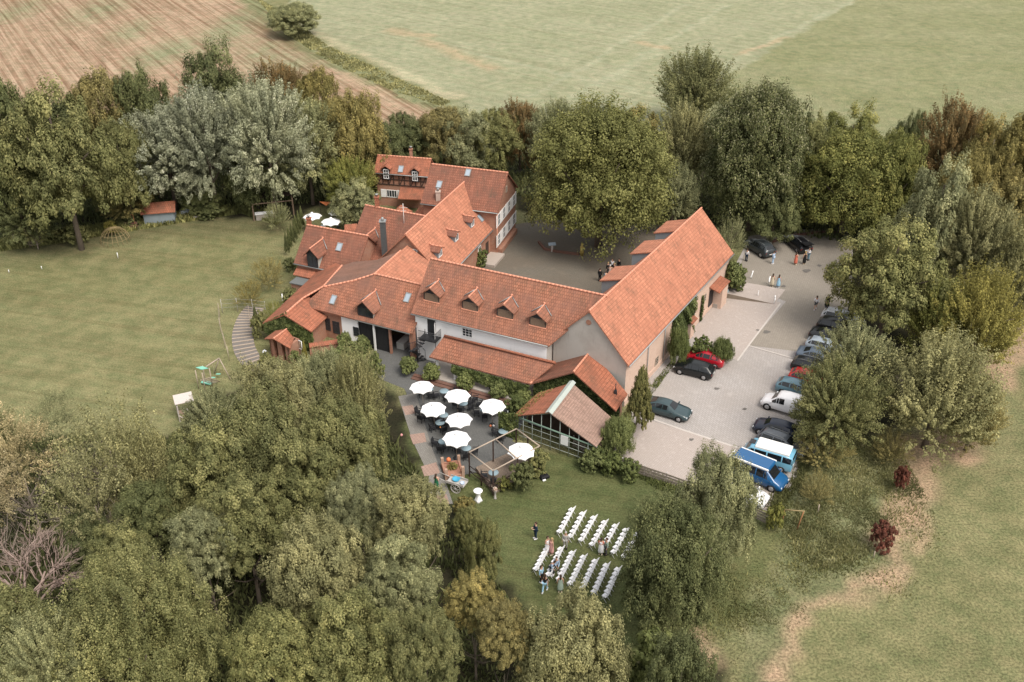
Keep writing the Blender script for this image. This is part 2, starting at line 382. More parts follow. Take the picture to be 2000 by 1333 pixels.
sheet('car_park', [(1230, 790), (1290, 700), (1385, 590), (1435, 520), (1465, 462), (1540, 450), (1660, 445), (1668, 520), (1650, 640), (1620, 700), (1590, 800), (1600, 870), (1545, 960), (1505, 1000), (1300, 945), (1195, 890), (1210, 850)], PV_LOT, .02)
sheet('upper_car_park', [(1452, 500), (1462, 463), (1540, 451), (1659, 446), (1667, 520), (1648, 640), (1621, 695), (1461, 675), (1535, 590), (1440, 545)], PV_UP, .035)
sheet('gravel_bay', [(1346, 655), (1404, 588), (1415, 570), (1525, 592), (1461, 676), (1440, 705), (1400, 690)], PV_GRAVEL, .045)
sheet('gravel_apron', [(1258, 818), (1455, 880), (1530, 905), (1540, 950), (1503, 998), (1300, 944), (1197, 889), (1212, 850)], PV_GRAVEL, .05)
sheet('courtyard', [(925, 560), (945, 510), (1000, 440), (1060, 430), (1300, 440), (1330, 470), (1200, 600), (1120, 600)], PV_COURT, .02)
sheet('terrace', [(735, 660), (860, 640), (1075, 740), (1000, 862), (1062, 895), (1010, 905), (960, 915), (925, 925), (865, 935), (842, 880), (790, 760), (740, 740)], PV_TERR, .02)
sheet('garden_path', [(778, 775), (812, 768), (845, 880), (868, 935), (885, 985), (830, 985), (838, 930), (805, 860)], PV_PATH, .03)
for q in ([(785, 795), (806, 792), (813, 808), (792, 812)], [(800, 850), (829, 846), (833, 864), (807, 869)], [(822, 912), (852, 904), (860, 925), (829, 932)], [(846, 970), (872, 966), (878, 985), (852, 985)]):
    sheet('slab_patch', q, SLAB, .04)
# pale joint lines between the paving fields
KERB = plain('pale_kerb', (.47, .43, .40), .9)
def strip(name, pts, w, mat, z):
    b = MB(); pp = [P(*q) for q in pts]
    for i in range(len(pp)-1):
        d = (pp[i+1]-pp[i]).normalized(); s = V(-d.y, d.x, 0)*w/2
        b.poly([V(*(q.xy), z) for q in (pp[i]-s, pp[i+1]-s, pp[i+1]+s, pp[i]+s)])
    return struct(b.build(name, mat))
strip('kerb_line', [(1268, 818), (1340, 843), (1460, 882)], .22, KERB, .06)
strip('kerb_line', [(1461, 676), (1560, 704)], .18, KERB, .06)
strip('kerb_line', [(1524, 594), (1462, 676), (1440, 706)], .18, KERB, .065)
for a, b in (((1467, 543), (1471, 530)), ((1502, 552), (1505, 541)), ((1480, 577), (1483, 567)), ((1513, 590), (1514, 580))):
    strip('parking_mark', [a, b], .14, WFRAME, .2 if a[1] > 555 else .07)
OIL = plain('oil_stain', (.13, .12, .11), .8, var=.3)
for k, (cx, cy, r) in enumerate(((1497, 650, 9), (1480, 646, 5), (1400, 760, 7), (1455, 800, 6), (1350, 860, 8), (1530, 560, 6), (1575, 530, 10), (1600, 520, 7))):
    rg_ = random.Random(k); sheet('oil_stain', [(cx+math.cos(a*.5236)*r*rg_.uniform(.4, 1), cy+math.sin(a*.5236)*r*.45*rg_.uniform(.4, 1)) for a in range(12)], OIL, .062+.001*k)
# ------------------------------------------------------------------ buildings
class Fr:      # frame of a gabled roof: t along the front eave, s from the front eave towards the ridge
    def __init__(s, e1, e2, r1, r2, he, hr, azi=None):
        a, b = P(*e1, he), P(*e2, he); c, d = P(*r1, hr), P(*r2, hr)
        s.he, s.hr = he, hr; s.u = (b-a).normalized()
        if azi is not None: s.u = V(math.cos(R(azi)), math.sin(R(azi)), 0)
        s.n = V(-s.u.y, s.u.x, 0)
        if (c-a).dot(s.n) < 0: s.n = -s.n
        s.o = V(a.x, a.y, 0); s.w = ((c-a).dot(s.n)+(d-a).dot(s.n))/2; s.L = (b-a).dot(s.u)
    def W(s, t, q, z=None):
        p = s.o+s.u*t+s.n*q; p.z = s.rz(q) if z is None else z; return p
    def rz(s, q): return s.he+(s.hr-s.he)*q/s.w if q <= s.w else s.hr-(s.hr-s.he)*(q-s.w)/s.w
    def ts(s, p): return (p-s.o).dot(s.u), (p-s.o).dot(s.n)
    def roofhit(s, px, py):
        p0 = s.W(0, 0, s.he); nn = s.u.cross(s.n*s.w+V(0, 0, s.hr-s.he)); return s.ts(hitp(px, py, p0, nn))
    def wallhit(s, px, py, q): p = hitp(px, py, s.W(0, q, 0), s.n); return s.ts(p)[0], p.z
    def endhit(s, px, py, t): p = hitp(px, py, s.W(t, 0, 0), s.u); return s.ts(p)[1], p.z

def cap_line(mb, a, b, r=.11):
    a, b = Vector(a), Vector(b); L = (b-a).length; n = max(2, int(L/.42)); d = (b-a)/n
    for i in range(n): mb.tube([a+d*i+V(0, 0, .02), a+d*(i+1.04)+V(0, 0, .03)], [r*1.12, r*.9], 6)

def gable(name, label, fr, wallm, roofm, t0=0, t1=None, wb=None, ov=.35, ove=.25, front=None, back=None, wz=None, cat='house', cap=True, root=None, endm=None, walls=True, gut=True):
    """fr: frame; walls under a two-slope roof. front/back: own outline (t,s) for the roof slopes."""
    if t1 is None: t1 = fr.L
    if wb is None: wb = fr.w
    root = root or wthing(name, label, cat, fr.W((t0+t1)/2, fr.w, 0))
    sE = fr.w+wb
    if walls:
        w = MB(); a, b = t0+ove, t1-ove; q0, q1 = ov, sE-ov; e = .10
        zf, zb = fr.rz(q0)-e, fr.rz(q1)-e
        w.poly([fr.W(a, q0, 0), fr.W(b, q0, 0), fr.W(b, q0, zf), fr.W(a, q0, zf)], 0)
        w.poly([fr.W(b, q1, 0), fr.W(a, q1, 0), fr.W(a, q1, zb), fr.W(b, q1, zb)], 0)
        for k, tt in ((1, a), (2, b)):
            pts = [fr.W(tt, q0, 0), fr.W(tt, q1, 0), fr.W(tt, q1, zb), fr.W(tt, fr.w, fr.hr-e), fr.W(tt, q0, zf)]
            w.poly(pts if k == 2 else pts[::-1], k)
        # keep outward normals
        ms = wallm if isinstance(wallm, list) else [wallm]*3
        w.build('wall', ms, root)
    r = MB()
    r.slab([fr.W(t, q) for t, q in (front or [(t0, 0), (t1, 0), (t1, fr.w), (t0, fr.w)])], .16)
    if back != 'none':
        r.slab([fr.W(t, q) for t, q in (back or [(t0, fr.w), (t1, fr.w), (t1, sE), (t0, sE)])], .16)
    ro = r.build('roof', roofm, root)
    if cap:
        c = MB(); tt = max([t for t, q in front]) if front else t1
        cap_line(c, fr.W(t0, fr.w), fr.W(tt, fr.w)); c.build('ridge_cap', TERRA, ro)
    if gut:
        g = MB(); g.tube([fr.W(t0, -.07, fr.he-.10), fr.W(t1, -.07, fr.he-.10)], .07, 6); g.build('gutter', METAL, root)
    root['_fr'] = 0
    return root, ro

def wbox(mb, C, right, out, w, h, d0, d1, mi=0):   # box on a wall: centre C, along right, depth from d0 to d1 outwards
    mb.obox(C-right*w/2+out*d0-V(0, 0, h/2), right*w, out*(d1-d0), V(0, 0, h), mi)
def window(root, C, right, out, w, h, frame=WFRAME, bars=(1, 1), fw=.08, shutters=None, glass=GLASS, name='window'):
    f = MB()
    for sx in (-1, 1): wbox(f, C+right*sx*(w/2-fw/2), right, out, fw, h, .0, .07)
    for sz in (-1, 1): wbox(f, C+V(0, 0, sz*(h/2-fw/2)), right, out, w-2*fw, fw, .0, .066)
    for i in range(1, bars[0]+1): wbox(f, C+right*(-w/2+w*i/(bars[0]+1)), right, out, fw*.7, h-2*fw, .0, .06)
    for i in range(1, bars[1]+1): wbox(f, C+V(0, 0, -h/2+h*i/(bars[1]+1)), right, out, w-2*fw, fw*.5, .0, .054)
    fo = f.build(name, frame, root)
    g = MB(); wbox(g, C, right, out, w-.03, h-.03, .0, .03); g.build('pane', glass, fo)
    if shutters:
        for sx in (-1, 1):
            s = MB(); wbox(s, C+right*sx*(w*.78+.02), right, out, w*.5, h*1.06, .0, .06)
            for k in range(7): wbox(s, C+right*sx*(w*.78+.02)+V(0, 0, (k-3)*h/7.4), right, out, w*.4, .05, .06, .075)
            s.build('shutter', shutters, root)
    return fo
def roofwin(root, fr, px, py, w=.7, h=1.0, name='skylight'):
    t, q = fr.roofhit(px, py); k = (V(0, 0, fr.hr-fr.he)+fr.n*fr.w).normalized(); nn = fr.u.cross(k)
    if nn.z < 0: nn = -nn
    c = fr.W(t, q); m = MB()
    m.obox(c-fr.u*w/2-k*h/2-nn*.02, fr.u*w, k*.09, nn*.14); m.obox(c-fr.u*w/2+k*(h/2-.09)-nn*.02, fr.u*w, k*.09, nn*.14)
    for sx in (-w/2, w/2-.09): m.obox(c+fr.u*sx-k*(h/2-.09)-nn*.02, fr.u*.09, k*(h-.18), nn*.13)
    fo = m.build(name, METAL, root); g = MB(); g.obox(c-fr.u*(w/2-.07)-k*(h/2-.07), fr.u*(w-.14), k*(h-.14), nn*.08); g.build('pane', GLASSL, fo)
def dormer(root, fr, px, py, w=1.7, hw=.85, pk=.75, roofm=None, style='board', ov=.28, finial=True):
    """px,py: middle of the dormer front's foot, on the front slope"""
    t, q = fr.roofhit(px, py); z0 = fr.rz(q); sl = (fr.hr-fr.he)/fr.w
    ze, zp = z0+hw, z0+hw+pk; qe, qp = q+hw/sl, q+(hw+pk)/sl
    a, b = t-w/2, t+w/2; sub = MB()
    sub.poly([fr.W(a, q, z0-.1), fr.W(b, q, z0-.1), fr.W(b, q, ze), fr.W(t, q, zp), fr.W(a, q, ze)], 0)
    sub.poly([fr.W(a, q, z0-.1), fr.W(a, q, ze), fr.W(a, qe, ze)], 1); sub.poly([fr.W(b, q, z0-.1), fr.W(b, qe, ze), fr.W(b, q, ze)], 1)
    d = sub.build('dormer', [DARKM if style != 'white' else BRICK, WOOD if style == 'board' else ZINC], root)
    r = MB(); k = pk/(w/2); dz = k*ov*.9; th = .10
    for sg, e in ((-1, a-ov*.9), (1, b+ov*.9)):
        zz = ze-dz; r.slab([fr.W(t, q-ov, zp+.06), fr.W(e, q-ov, zz+.06), fr.W(e, q+(zz-z0)/sl+.05, zz+.06), fr.W(t, qp+.15, zp+.06)], th)
    ro = r.build('dormer_roof', roofm, d)
    c = MB(); cap_line(c, fr.W(t, q-ov, zp+.07), fr.W(t, qp+.05, zp+.07), .08)
    if finial: c.lathe([(.0, 0), (.10, .03), (.12, .12), (.05, .22), (0, .24)], fr.W(t, qp, zp+.1), 8)
    c.build('dormer_ridge', TERRA, d)
    z = MB()
    for sg in (-1, 1): z.tube([fr.W(t, qp, zp+.10), fr.W(t+sg*(w/2+ov*.8), qe-.1, ze+.02)], .05, 5)
    z.build('flashing', METAL, d)
    out = -fr.n; C = fr.W(t, q, z0+hw*.5)
    if style == 'board':
        m = MB(); n = 8
        for i in range(n): wbox(m, fr.W(a+.1+(w-.2)*(i+.5)/n, q, z0+.02+hw*.46), fr.u, out, (w-.2)/n-.02, hw*.92, .0, .04+.01*(i % 2))
        m.build('shutter', WOOD, d)
        s = MB(); wbox(s, fr.W(t, q, z0-.02), fr.u, out, w+.1, .09, 0, .14); s.build('sill', TERRA, d)
    else:
        window(d, fr.W(t, q, z0+hw*.55), fr.u, out, w-.25, hw*.95, WFRAME if style == 'white' else DARKM, (1, 0))
    return d
def chimney(root, base, h, w=.5, mat=BRICK, capm=None, z0=None):
    m = MB(); m.box((base.x, base.y, base.z+h/2-.4), (w, w, h+.8)); m.box((base.x, base.y, base.z+h-.05), (w+.12, w+.12, .12))
    c = m.build('chimney', mat, root)
    p = MB(); p.lathe([(.12, 0), (.13, .25), (.2, .27), (.2, .33), (0, .36)], (base.x, base.y, base.z+h), 10); p.build('chimney_pot', capm or METAL, c)

# --- white rendered wing
fW = Fr((803, 612), (1070, 675), (835, 505), (1183, 577), 5.5, 9.75)
A15 = fW.L
white, wr = gable('white_wing', 'long white rendered wing with four wooden dormers on its red tiled roof', fW, [WHITE, BRICK, PLASTER], T_WHITE, t1=A15,
    front=[(0, 0), (A15+.1, 0), (A15+4.3, fW.w), (0, fW.w)], back=[(0, fW.w), (A15+3.5, fW.w), (A15+.5, 2*fW.w), (0, 2*fW.w)])
for q in ((843, 589), (918, 606), (986, 621), (1050, 638)): dormer(white, fW, *q, w=1.75, hw=.95, pk=.62, roofm=T_WHITE)
t, z = fW.wallhit(913, 650, .35); window(white, fW.W(t, .35, z), fW.u, -fW.n, 1.15, .95, bars=(2, 2), fw=.06)
t, z = fW.wallhit(843, 638, .35)
m = MB(); wbox(m, fW.W(t, .35, z), fW.u, -fW.n, .9, 1.95, 0, .05); dd = m.build('door', DARKM, white)
m = MB(); m.obox(fW.W(t+.45, .30, z-.95), -fW.n*.05, (-fW.n*.75+fW.u*.35), V(0, 0, 1.7)); m.build('door_leaf', WFRAME, dd)
# black spiral stair with railed landing
st = wthing('spiral_stair', 'black metal spiral stair with railed landing on the white wall', 'stair', fW.W(t-.6, -.6, 0))
zl = z-1.0; m = MB(); m.obox(fW.W(t-.9, -.9, zl-.08), fW.u*2.0, fW.n*1.2, V(0, 0, .08)); m.build('landing', DARKM, st)
def rail(mb, pts, h=1.0, gap=.14, r=.018):
    for a, b in zip(pts[:-1], pts[1:]):
        a, b = Vector(a), Vector(b); n = max(1, int((b-a).length/gap))
        for i in range(n+1): p = a.lerp(b, i/n); mb.tube([p, p+V(0, 0, h)], r, 4)
        mb.tube([a+V(0, 0, h), b+V(0, 0, h)], r*1.6, 4)
m = MB(); rail(m, [fW.W(t-.9, -.9, zl), fW.W(t+1.1, -.9, zl), fW.W(t+1.1, .25, zl)]); m.build('railing', DARKM, st)
cx = fW.W(t-1.35, -.55, 0); m = MB(); m.tube([cx, cx+V(0, 0, zl+1)], .07, 8); m.build('post', DARKM, st); m = MB(); m.tube([fW.W(t+1.05, -.85, 0), fW.W(t+1.05, -.85, zl)], .05, 6); m.build('post', DARKM, st)
m = MB(); rr = MB(); prev = None
for i in range(15):
    a = i*.42+.6; zz = (i+1)*zl/16; d = V(math.cos(a), math.sin(a), 0); e = V(-d.y, d.x, 0)
    m.slab([cx+V(0, 0, zz), cx+d*.95-e*.2+V(0, 0, zz), cx+d*.95+e*.2+V(0, 0, zz)], .05)
    p = cx+d*.93+V(0, 0, zz); rr.tube([p, p+V(0, 0, .95)], .018, 4)
    if prev: rr.tube([prev+V(0, 0, .95), p+V(0, 0, .95)], .03, 4)
    prev = p
m.build('tread', DARKM, st); rr.build('stair_railing', DARKM, st)
# --- great barn
fB = Fr((1228, 715), (1433, 495), (1155, 608), (1365, 408), 5.0, 9.7)
barn, br_ = gable('great_barn', 'long barn with bright orange tiled roof, grey plaster gable and cream brick side', fB, [BRICKP, PLASTER, BRICK], T_BARN, wb=fB.w*.95, cat='barn')
for px, py, w, h in ((1282, 705, .8, 1.0), (1303, 681, .8, 1.0), (1376, 582, .7, 1.0)):
    t, z = fB.wallhit(px, py, .35); window(barn, fB.W(t, .35, z), fB.u, -fB.n, w, h, WOODP, bars=(1, 2))
for px, py in ((1294, 700), (1357, 600), (1262, 730)): t, z = fB.wallhit(px, py, .3); m = MB(); m.tube([fB.W(t, .24, .3), fB.W(t, .24, 4.9)], .05, 6); m.build('downpipe', METAL, barn)
m = MB(); m.obox(fB.W(.25, .29, .55), fB.u*(fB.L-.5), -fB.n*(-.06), V(0, 0, .07)); m.obox(fB.W(.25, .27, 0), fB.u*(fB.L-.5), fB.n*.08, V(0, 0, .55)); m.build('plinth', BRICKP, barn)
t, z = fB.wallhit(1392, 590, .35)
porch = MB(); 
t2, _ = fB.wallhit(1392, 582, .35)
porch.slab([fB.W(t2-1.6, -.9, 2.9), fB.W(t2+1.8, -.9, 2.9), fB.W(t2+1.8, .4, 3.3), fB.W(t2-1.6, .4, 3.3)], .12)
po = porch.build('porch_roof', T_RED, barn)
m = MB(); m.obox(fB.W(t2-.1, -.75, 0), fB.u*1.8, fB.n*1.1, V(0, 0, 2.85)); m.build('porch', BRICKP, barn)
m = MB(); m.obox(fB.W(t2-1.4, .33, 0), fB.u*1.25, -fB.n*.05, V(0, 0, 2.6)); m.build('door', DARKM, barn)
t3, z3 = fB.wallhit(1354, 615, -.2); m = MB(); m.slab([fB.W(t3-.75, -.5, 2.1), fB.W(t3+.75, -.5, 2.1), fB.W(t3+.75, .3, 2.5), fB.W(t3-.75, .3, 2.5)], .1); m.build('porch_roof', T_RED, barn)
m = MB(); m.obox(fB.W(t3-.55, -.3, 0), fB.u*1.1, fB.n*.6, V(0, 0, 1.98)); m.build('porch', BRICKP, barn)
# shed dormers over the courtyard
m = MB()
for k, (px, py) in enumerate(((1222, 545), (1275, 492), (1320, 452))):
    p = P(px, py, 8.0); t, q = fB.ts(p)
    for _ in range(1):
        a, b = t-1.9, t+1.9; q0, q1 = fB.w+.9, fB.w+3.3; z1 = fB.rz(q0)+.10; z2 = z1-.75
        d = MB(); 
        for tt in (a+.15, b-.15): d.poly([fB.W(tt, q0), fB.W(tt, q1-.2), fB.W(tt, q1-.2, z2-.04), fB.W(tt, q0, z1-.05)], 1)
        d.poly([fB.W(a+.15, q1-.2, fB.rz(q1-.2)), fB.W(b-.15, q1-.2, fB.rz(q1-.2)), fB.W(b-.15, q1-.2, z2), fB.W(a+.15, q1-.2, z2)], 1)
        do = d.build('shed_dormer', [DARKM, SHBLUE], barn)
        r = MB(); r.slab([fB.W(a, q0-.3, z1+.12), fB.W(b, q0-.3, z1+.12), fB.W(b, q1, z2), fB.W(a, q1, z2)], .12); r.build('dormer_roof', T_BARN, do)
# round niche in the gable
q, z = fB.endhit(1150, 630, .25); m = MB(); c = fB.W(.25, q, z)
m.tube([c+fB.u*.05, c-fB.u*.06], .28, 12); m.build('gable_niche', BRICK, barn)
# --- north wing with brick gable
fN = Fr((869, 546), (966, 444), (789, 457), (915, 352), 3.5, 8.3)
north, nr = gable('brick_wing', 'brick wing with orange roof, three small white dormers and a pointed gable', fN, BRICK, T_BARN, wb=fN.w*.9,
    front=[(0, 0), (fN.L+.2, 0), (fN.L+2.4, fN.w), (0, fN.w)])
def shed_d(root, fr, px, py, roofm):
    t, q = fr.roofhit(px, py); z0 = fr.rz(q); sl = (fr.hr-fr.he)/fr.w; w = 1.15; h = .95; rise = .3; kx = (h+rise)/sl
    m = MB(); a, b = t-w/2, t+w/2
    m.poly([fr.W(a, q, z0-.1), fr.W(b, q, z0-.1), fr.W(b, q, z0+h), fr.W(t, q, z0+h+rise), fr.W(a, q, z0+h)])
    m.poly([fr.W(a, q, z0-.1), fr.W(a, q, z0+h), fr.W(a, q+h/sl, z0+h)]); m.poly([fr.W(b, q, z0-.1), fr.W(b, q+h/sl, z0+h), fr.W(b, q, z0+h)])
    d = m.build('dormer', SHBLUE, root)
    window(d, fr.W(t, q, z0+h*.5), fr.u, -fr.n, .8, .85, WFRAME, (1, 0))
    r = MB()
    for e in (a-.2, b+.2): r.slab([fr.W(t, q-.25, z0+h+rise+.08), fr.W(e, q-.25, z0+h-.05), fr.W(e, q+(h-.05)/sl+.1, z0+h-.05), fr.W(t, q+kx+.15, z0+h+rise+.08)], .09)
    r.build('dormer_roof', roofm, d); c = MB(); cap_line(c, fr.W(t, q-.25, z0+h+rise+.08), fr.W(t, q+kx, z0+h+rise+.08), .07)
    c.lathe([(.0, 0), (.10, .03), (.12, .12), (0, .24)], fr.W(t, q+kx, z0+h+rise+.1), 8); c.build('dormer_ridge', TERRA, d)
for q in ((860, 502), (892, 471), (923, 443)): shed_d(north, fN, *q, T_BROWN)
roofwin(north, fN, 938, 427)
q, z = fN.endhit(811, 497, .25); window(north, fN.W(.25, q, z), fN.n, -fN.u, .6, 1.2, WFRAME, (0, 1))
for q, z in ((fN.w, 6.3), (fN.w-1.2, 4.2)): m = MB(); m.tube([fN.W(.27, q, z), fN.W(.16, q, z)], .13, 10); m.build('vent', DARKM, north)
for px, py in ((935, 480), (945, 505)):
    t, z = fN.wallhit(px, py, .35)
t, z = fN.wallhit(936, 484, .35); window(north, fN.W(t, .35, 2.2), fN.u, -fN.n, .9, 1.0, WFRAME, (1, 1))
t, z = fN.wallhit(951, 480, .35); m = MB(); wbox(m, fN.W(t, .35, 1.1), fN.u, -fN.n, .9, 2.1, 0, .05); m.build('door', WOODD, north)
m = MB(); m.obox(fN.W(fN.L-4.2, -1.6, 0), fN.u*3.6, fN.n*1.9, V(0, 0, .35)); m.build('step', plain('stone_step', (.38, .33, .29), .9), north)
# --- brick house with white shutters
fH = Fr((821, 397), (972, 416), (848, 321), (998, 339), 6.0, 9.6)
house, hr_ = gable('brick_house', 'two storey brick house with rows of white shutters on its gable', fH, BRICK, T_BROWN, wb=fH.w)
E1 = fH.L-.25
for (xa, ya), (xb, yb), n in (((977, 425), (1011, 385), 4), ((982, 465), (1009, 432), 4)):
    for i in range(n):
        k = i/(n-1); q, z = fH.endhit(xa+(xb-xa)*k+3, ya+(yb-ya)*k, E1)
        q = 1.15+ (2*fH.w-2.3)*k; z = (4.6 if ya < 440 else 1.9)
        window(house, fH.W(E1, q, z), fH.n, fH.u, .95, 1.55, WFRAME, (1, 1), shutters=WFRAME)
window(house, fH.W(E1, fH.w, 7.4), fH.n, fH.u, .6, .8, WOODP, (1, 0))
m = MB(); m.tube([fH.W(E1+.03, .40, 0), fH.W(E1+.03, .40, 5.8)], .06, 6); m.build('downpipe', TERRA, house); m = MB(); m.tube([fH.W(E1-1.6, .28, 0), fH.W(E1-1.6, .28, 3.0)], .05, 6); m.build('downpipe', TERRA, house)
for q in ((858, 361), (914, 338)): roofwin(house, fH, *q)
t, q = fH.roofhit(856, 388); chimney(house, fH.W(t, q), 1.0, .55, stained('pale_chimney', (.45, .36, .31), (.3, .24, .2)))
m = MB(); m.obox(fH.W(E1+.02, .8, 0), fH.u*.5, fH.n*(2*fH.w-2), V(0, 0, .65)); m.build('planter_ledge', BRICK, house)
# --- half-timbered house
fT = Fr((730, 337), (836, 345), (737, 305), (836, 309), 5.0, 6.75)
tim, tr_ = gable('timbered_house', 'small half-timbered house with red roof and white dormers behind', fT, BRICK, T_RED)
for q in ((755, 340), (811, 341)):
    t, z = fT.wallhit(q[0], q[1]-2, .2)
    m = MB(); zz = 4.9; m.box(tuple(fT.W(t, .55, zz)), (.95, 1.1, 1.7), math.atan2(fT.u.y, fT.u.x)); d = m.build('dormer', DARKM, tim)
    window(d, fT.W(t, .0, zz), fT.u, -fT.n, .75, 1.35, WFRAME, (1, 2))
    r = MB()
    for e in (-.7, .7): r.slab([fT.W(t, -.25, zz+1.25), fT.W(t+e, -.25, zz+.8), fT.W(t+e, 1.5, zz+.8), fT.W(t, 1.7, zz+1.25)], .08)
    r.build('dormer_roof', T_RED, d)
roofwin(tim, fT, 783, 331)
m = MB(); zt = fT.he-.25; zb = 3.2
for z in (zb, (zb+zt)/2, zt): m.obox(fT.W(.25, .30, z), fT.u*(fT.L-.5), -fT.n*.04, V(0, 0, .13))
tt = .3; k = 0
while tt < fT.L-.3:
    m.obox(fT.W(tt, .31, zb), fT.u*.12, -fT.n*.055, V(0, 0, zt-zb))
    if k % 2 == 0 and tt+1 < fT.L: m.obox(fT.W(tt+.1, .315, zb+.1), fT.u*.12, -fT.n*.05, fT.u*.6+V(0, 0, zt-zb-.1))
    tt += .78; k += 1
m.build('timber_frame', WOODD, tim)
t, z = fT.wallhit(765, 373, .35); window(tim, fT.W(t, .35, 1.9), fT.u, -fT.n, 1.5, 1.1, WFRAME, (3, 0), shutters=WFRAME)
p = P(803, 303, 6.7); chimney(tim, V(p.x, p.y, 6.4), 1.2, .4)
m = MB(); m.slab([P(783, 362, 3.1), P(836, 364, 3.1), P(823, 390, 2.2), P(777, 388, 2.2)], .14); m.build('lean_to_roof', T_RED, tim)
# --- middle hall and west house
fM = Fr((690, 470), (760, 490), (713, 401), (822, 421), 3.5, 8.0, azi=-23.5)
fM.o = P(713, 401, 8.0).copy(); fM.o.z = 0; fM.w = 5.2; fM.o = fM.o-fM.n*fM.w; 
mid, mr = gable('tiled_hall', 'brown tiled hall roof with a single dormer and grey slate chimney beside it', fM, BRICK, T_BROWN, t0=0, t1=8.2)
dormer(mid, fM, 719, 484, w=1.35, hw=1.0, pk=.6, roofm=T_BROWN, style='white')
p = P(737, 404, 8.0); chimney(mid, V(p.x, p.y, 7.6), 1.7, .5, T_RED)
ch = wthing('slate_chimney', 'tall dark slate chimney rising between the brown roofs', 'chimney', P(752, 500, 3.5))
b0 = P(752, 500, 4.2); m = MB(); m.box((b0.x, b0.y, 5.8), (.62, .62, 5.6)); m.build('shaft', plain('slate', (.075, .08, .082), .7, var=.3, vs=5), ch)
m = MB(); m.box((b0.x, b0.y, 8.65), (.78, .78, .12)); m.lathe([(.16, 8.7), (.18, 9.0), (.1, 9.1), (0, 9.12)], (b0.x, b0.y, 0), 10); m.build('chimney_cap', METAL, ch)
an = wthing('roof_aerial', 'thin pale television aerial standing on the brown roof ridge', 'aerial', P(789, 448, 6.5))
p = P(790, 450, 6.2); m = MB(); m.tube([p, p+V(0, 0, 3.4)], .045, 5); m.tube([p+V(-.5, 0, 2.9), p+V(.5, 0, 2.9)], .02, 4); m.tube([p+V(-.35, 0, 2.5), p+V(.35, 0, 2.5)], .02, 4); m.build('mast', plain('aerial_metal', (.55, .5, .48)), an)
fX = Fr((573.5, 514), (634, 529), (596, 440), (690, 455), 3.5, 6.9, azi=-22)
west, xr = gable('west_house', 'west brick house with a tall glazed dormer on brown tiles', fX, BRICK, T_BROWN, t0=0, t1=8.3)
dormer(west, fX, 612, 523, w=1.45, hw=1.75, pk=.75, roofm=T_BROWN, style='dark', ov=.35)
roofwin(west, fX, 663, 483); roofwin(west, fX, 712, 444) if False else None
p = P(604, 438, 6.9); chimney(west, V(p.x, p.y, 6.4), 1.3, .5, T_RED)
m = MB(); m.slab([fX.W(.2, .3, 2.9), fX.W(5.0, .3, 2.9), fX.W(5.0, -.7, 2.35), fX.W(.2, -.7, 2.35)], .1); m.build('lean_to_roof', T_RED, west)
# small flat-roofed brick annex
p = P(589, 553, 1.9); sh = wthing('brick_annex', 'small brick annex under a flat slate-grey roof', 'shed', (p.x, p.y, 0))
a_ = R(-22); m = MB(); m.box((p.x, p.y, 1.0), (2.0, 1.3, 2.0), a_); m.build('wall', BRICK, sh); m = MB(); m.box((p.x, p.y, 2.06), (2.3, 1.6, .12), a_); m.build('roof', plain('bitumen', (.13, .14, .14), .8), sh)
# --- gatehouse: hipped roof with the carriage entrance
fG = Fr((609, 602), (806, 652), (729, 537), (816, 553), 3.5, 7.0)
gate = wthing('gatehouse', 'tiled gatehouse with carriage entrance and one glazed dormer', 'house', fG.W(6, 3, 0))
def onroof(fr, *px): return [fr.W(*fr.roofhit(*q)) for q in px]
front = onroof(fG, (605, 599), (609, 589), (632, 561), (690, 549), (730, 537), (816, 553), (808, 652))
front = [fG.W(-.5, 0), fG.W(fG.L, 0), fG.W(fG.L, fG.w), fG.W(fG.roofhit(729, 537)[0], fG.w)] + onroof(fG, (690, 549), (632, 561), (606, 584))
r = MB(); r.slab(front, .16); gr_ = r.build('roof', T_WHITE, gate)
c = MB(); cap_line(c, fG.W(fG.roofhit(729, 537)[0], fG.w), fG.W(fG.L, fG.w)); pp = onroof(fG, (729, 537), (690, 549), (632, 561)); cap_line(c, pp[0], pp[1]); cap_line(c, pp[1], pp[2]); c.build('ridge_cap', TERRA, gr_)
pA = fG.W(fG.roofhit(729, 537)[0], fG.w); 
# orange slope and grey slope of the rear range
fR = Fr((860, 610), (900, 570), (730, 537), (783, 490), 3.0, 7.0, azi=67)
rear = wthing('rear_range', 'rear range with one orange slope and one worn grey-brown slope', 'house', fR.W(3, fR.w, 0))
rA, rB = P(730, 537, 7.0), P(783, 490, 7.0)
nS = -fR.n
def fall(p, d, dist, z): q = p+d*dist; return V(q.x, q.y, z)
r = MB(); r.slab([rA, rB+fR.u*1.5, fall(rB+fR.u*1.5, nS, 6.4, 3.4), fall(rA, nS, 6.4, 3.4)], .16); oo = r.build('east_slope', T_BARN, rear)
pC = front[-2]; nrm = (rB-rA).cross(pC-rA)
gpx = [(632, 560), (668, 519), (690, 512), (735, 508), (765, 497), (784, 490)]
r = MB(); g_ = [hitp(*q, rA, nrm) for q in gpx[1:-1]]; r.slab([rA, front[-3], pC]+g_+[rB], .16); r.build('grey_slope', T_GREY, rear)
c = MB(); cap_line(c, rA, rB); c.build('ridge_cap', TERRA, rear)
m = MB(); m.obox(fR.W(.4, 2.0, 0), fR.u*6.5, fR.n*7.2, V(0, 0, 3.2)); m.build('wall', BRICK, rear)
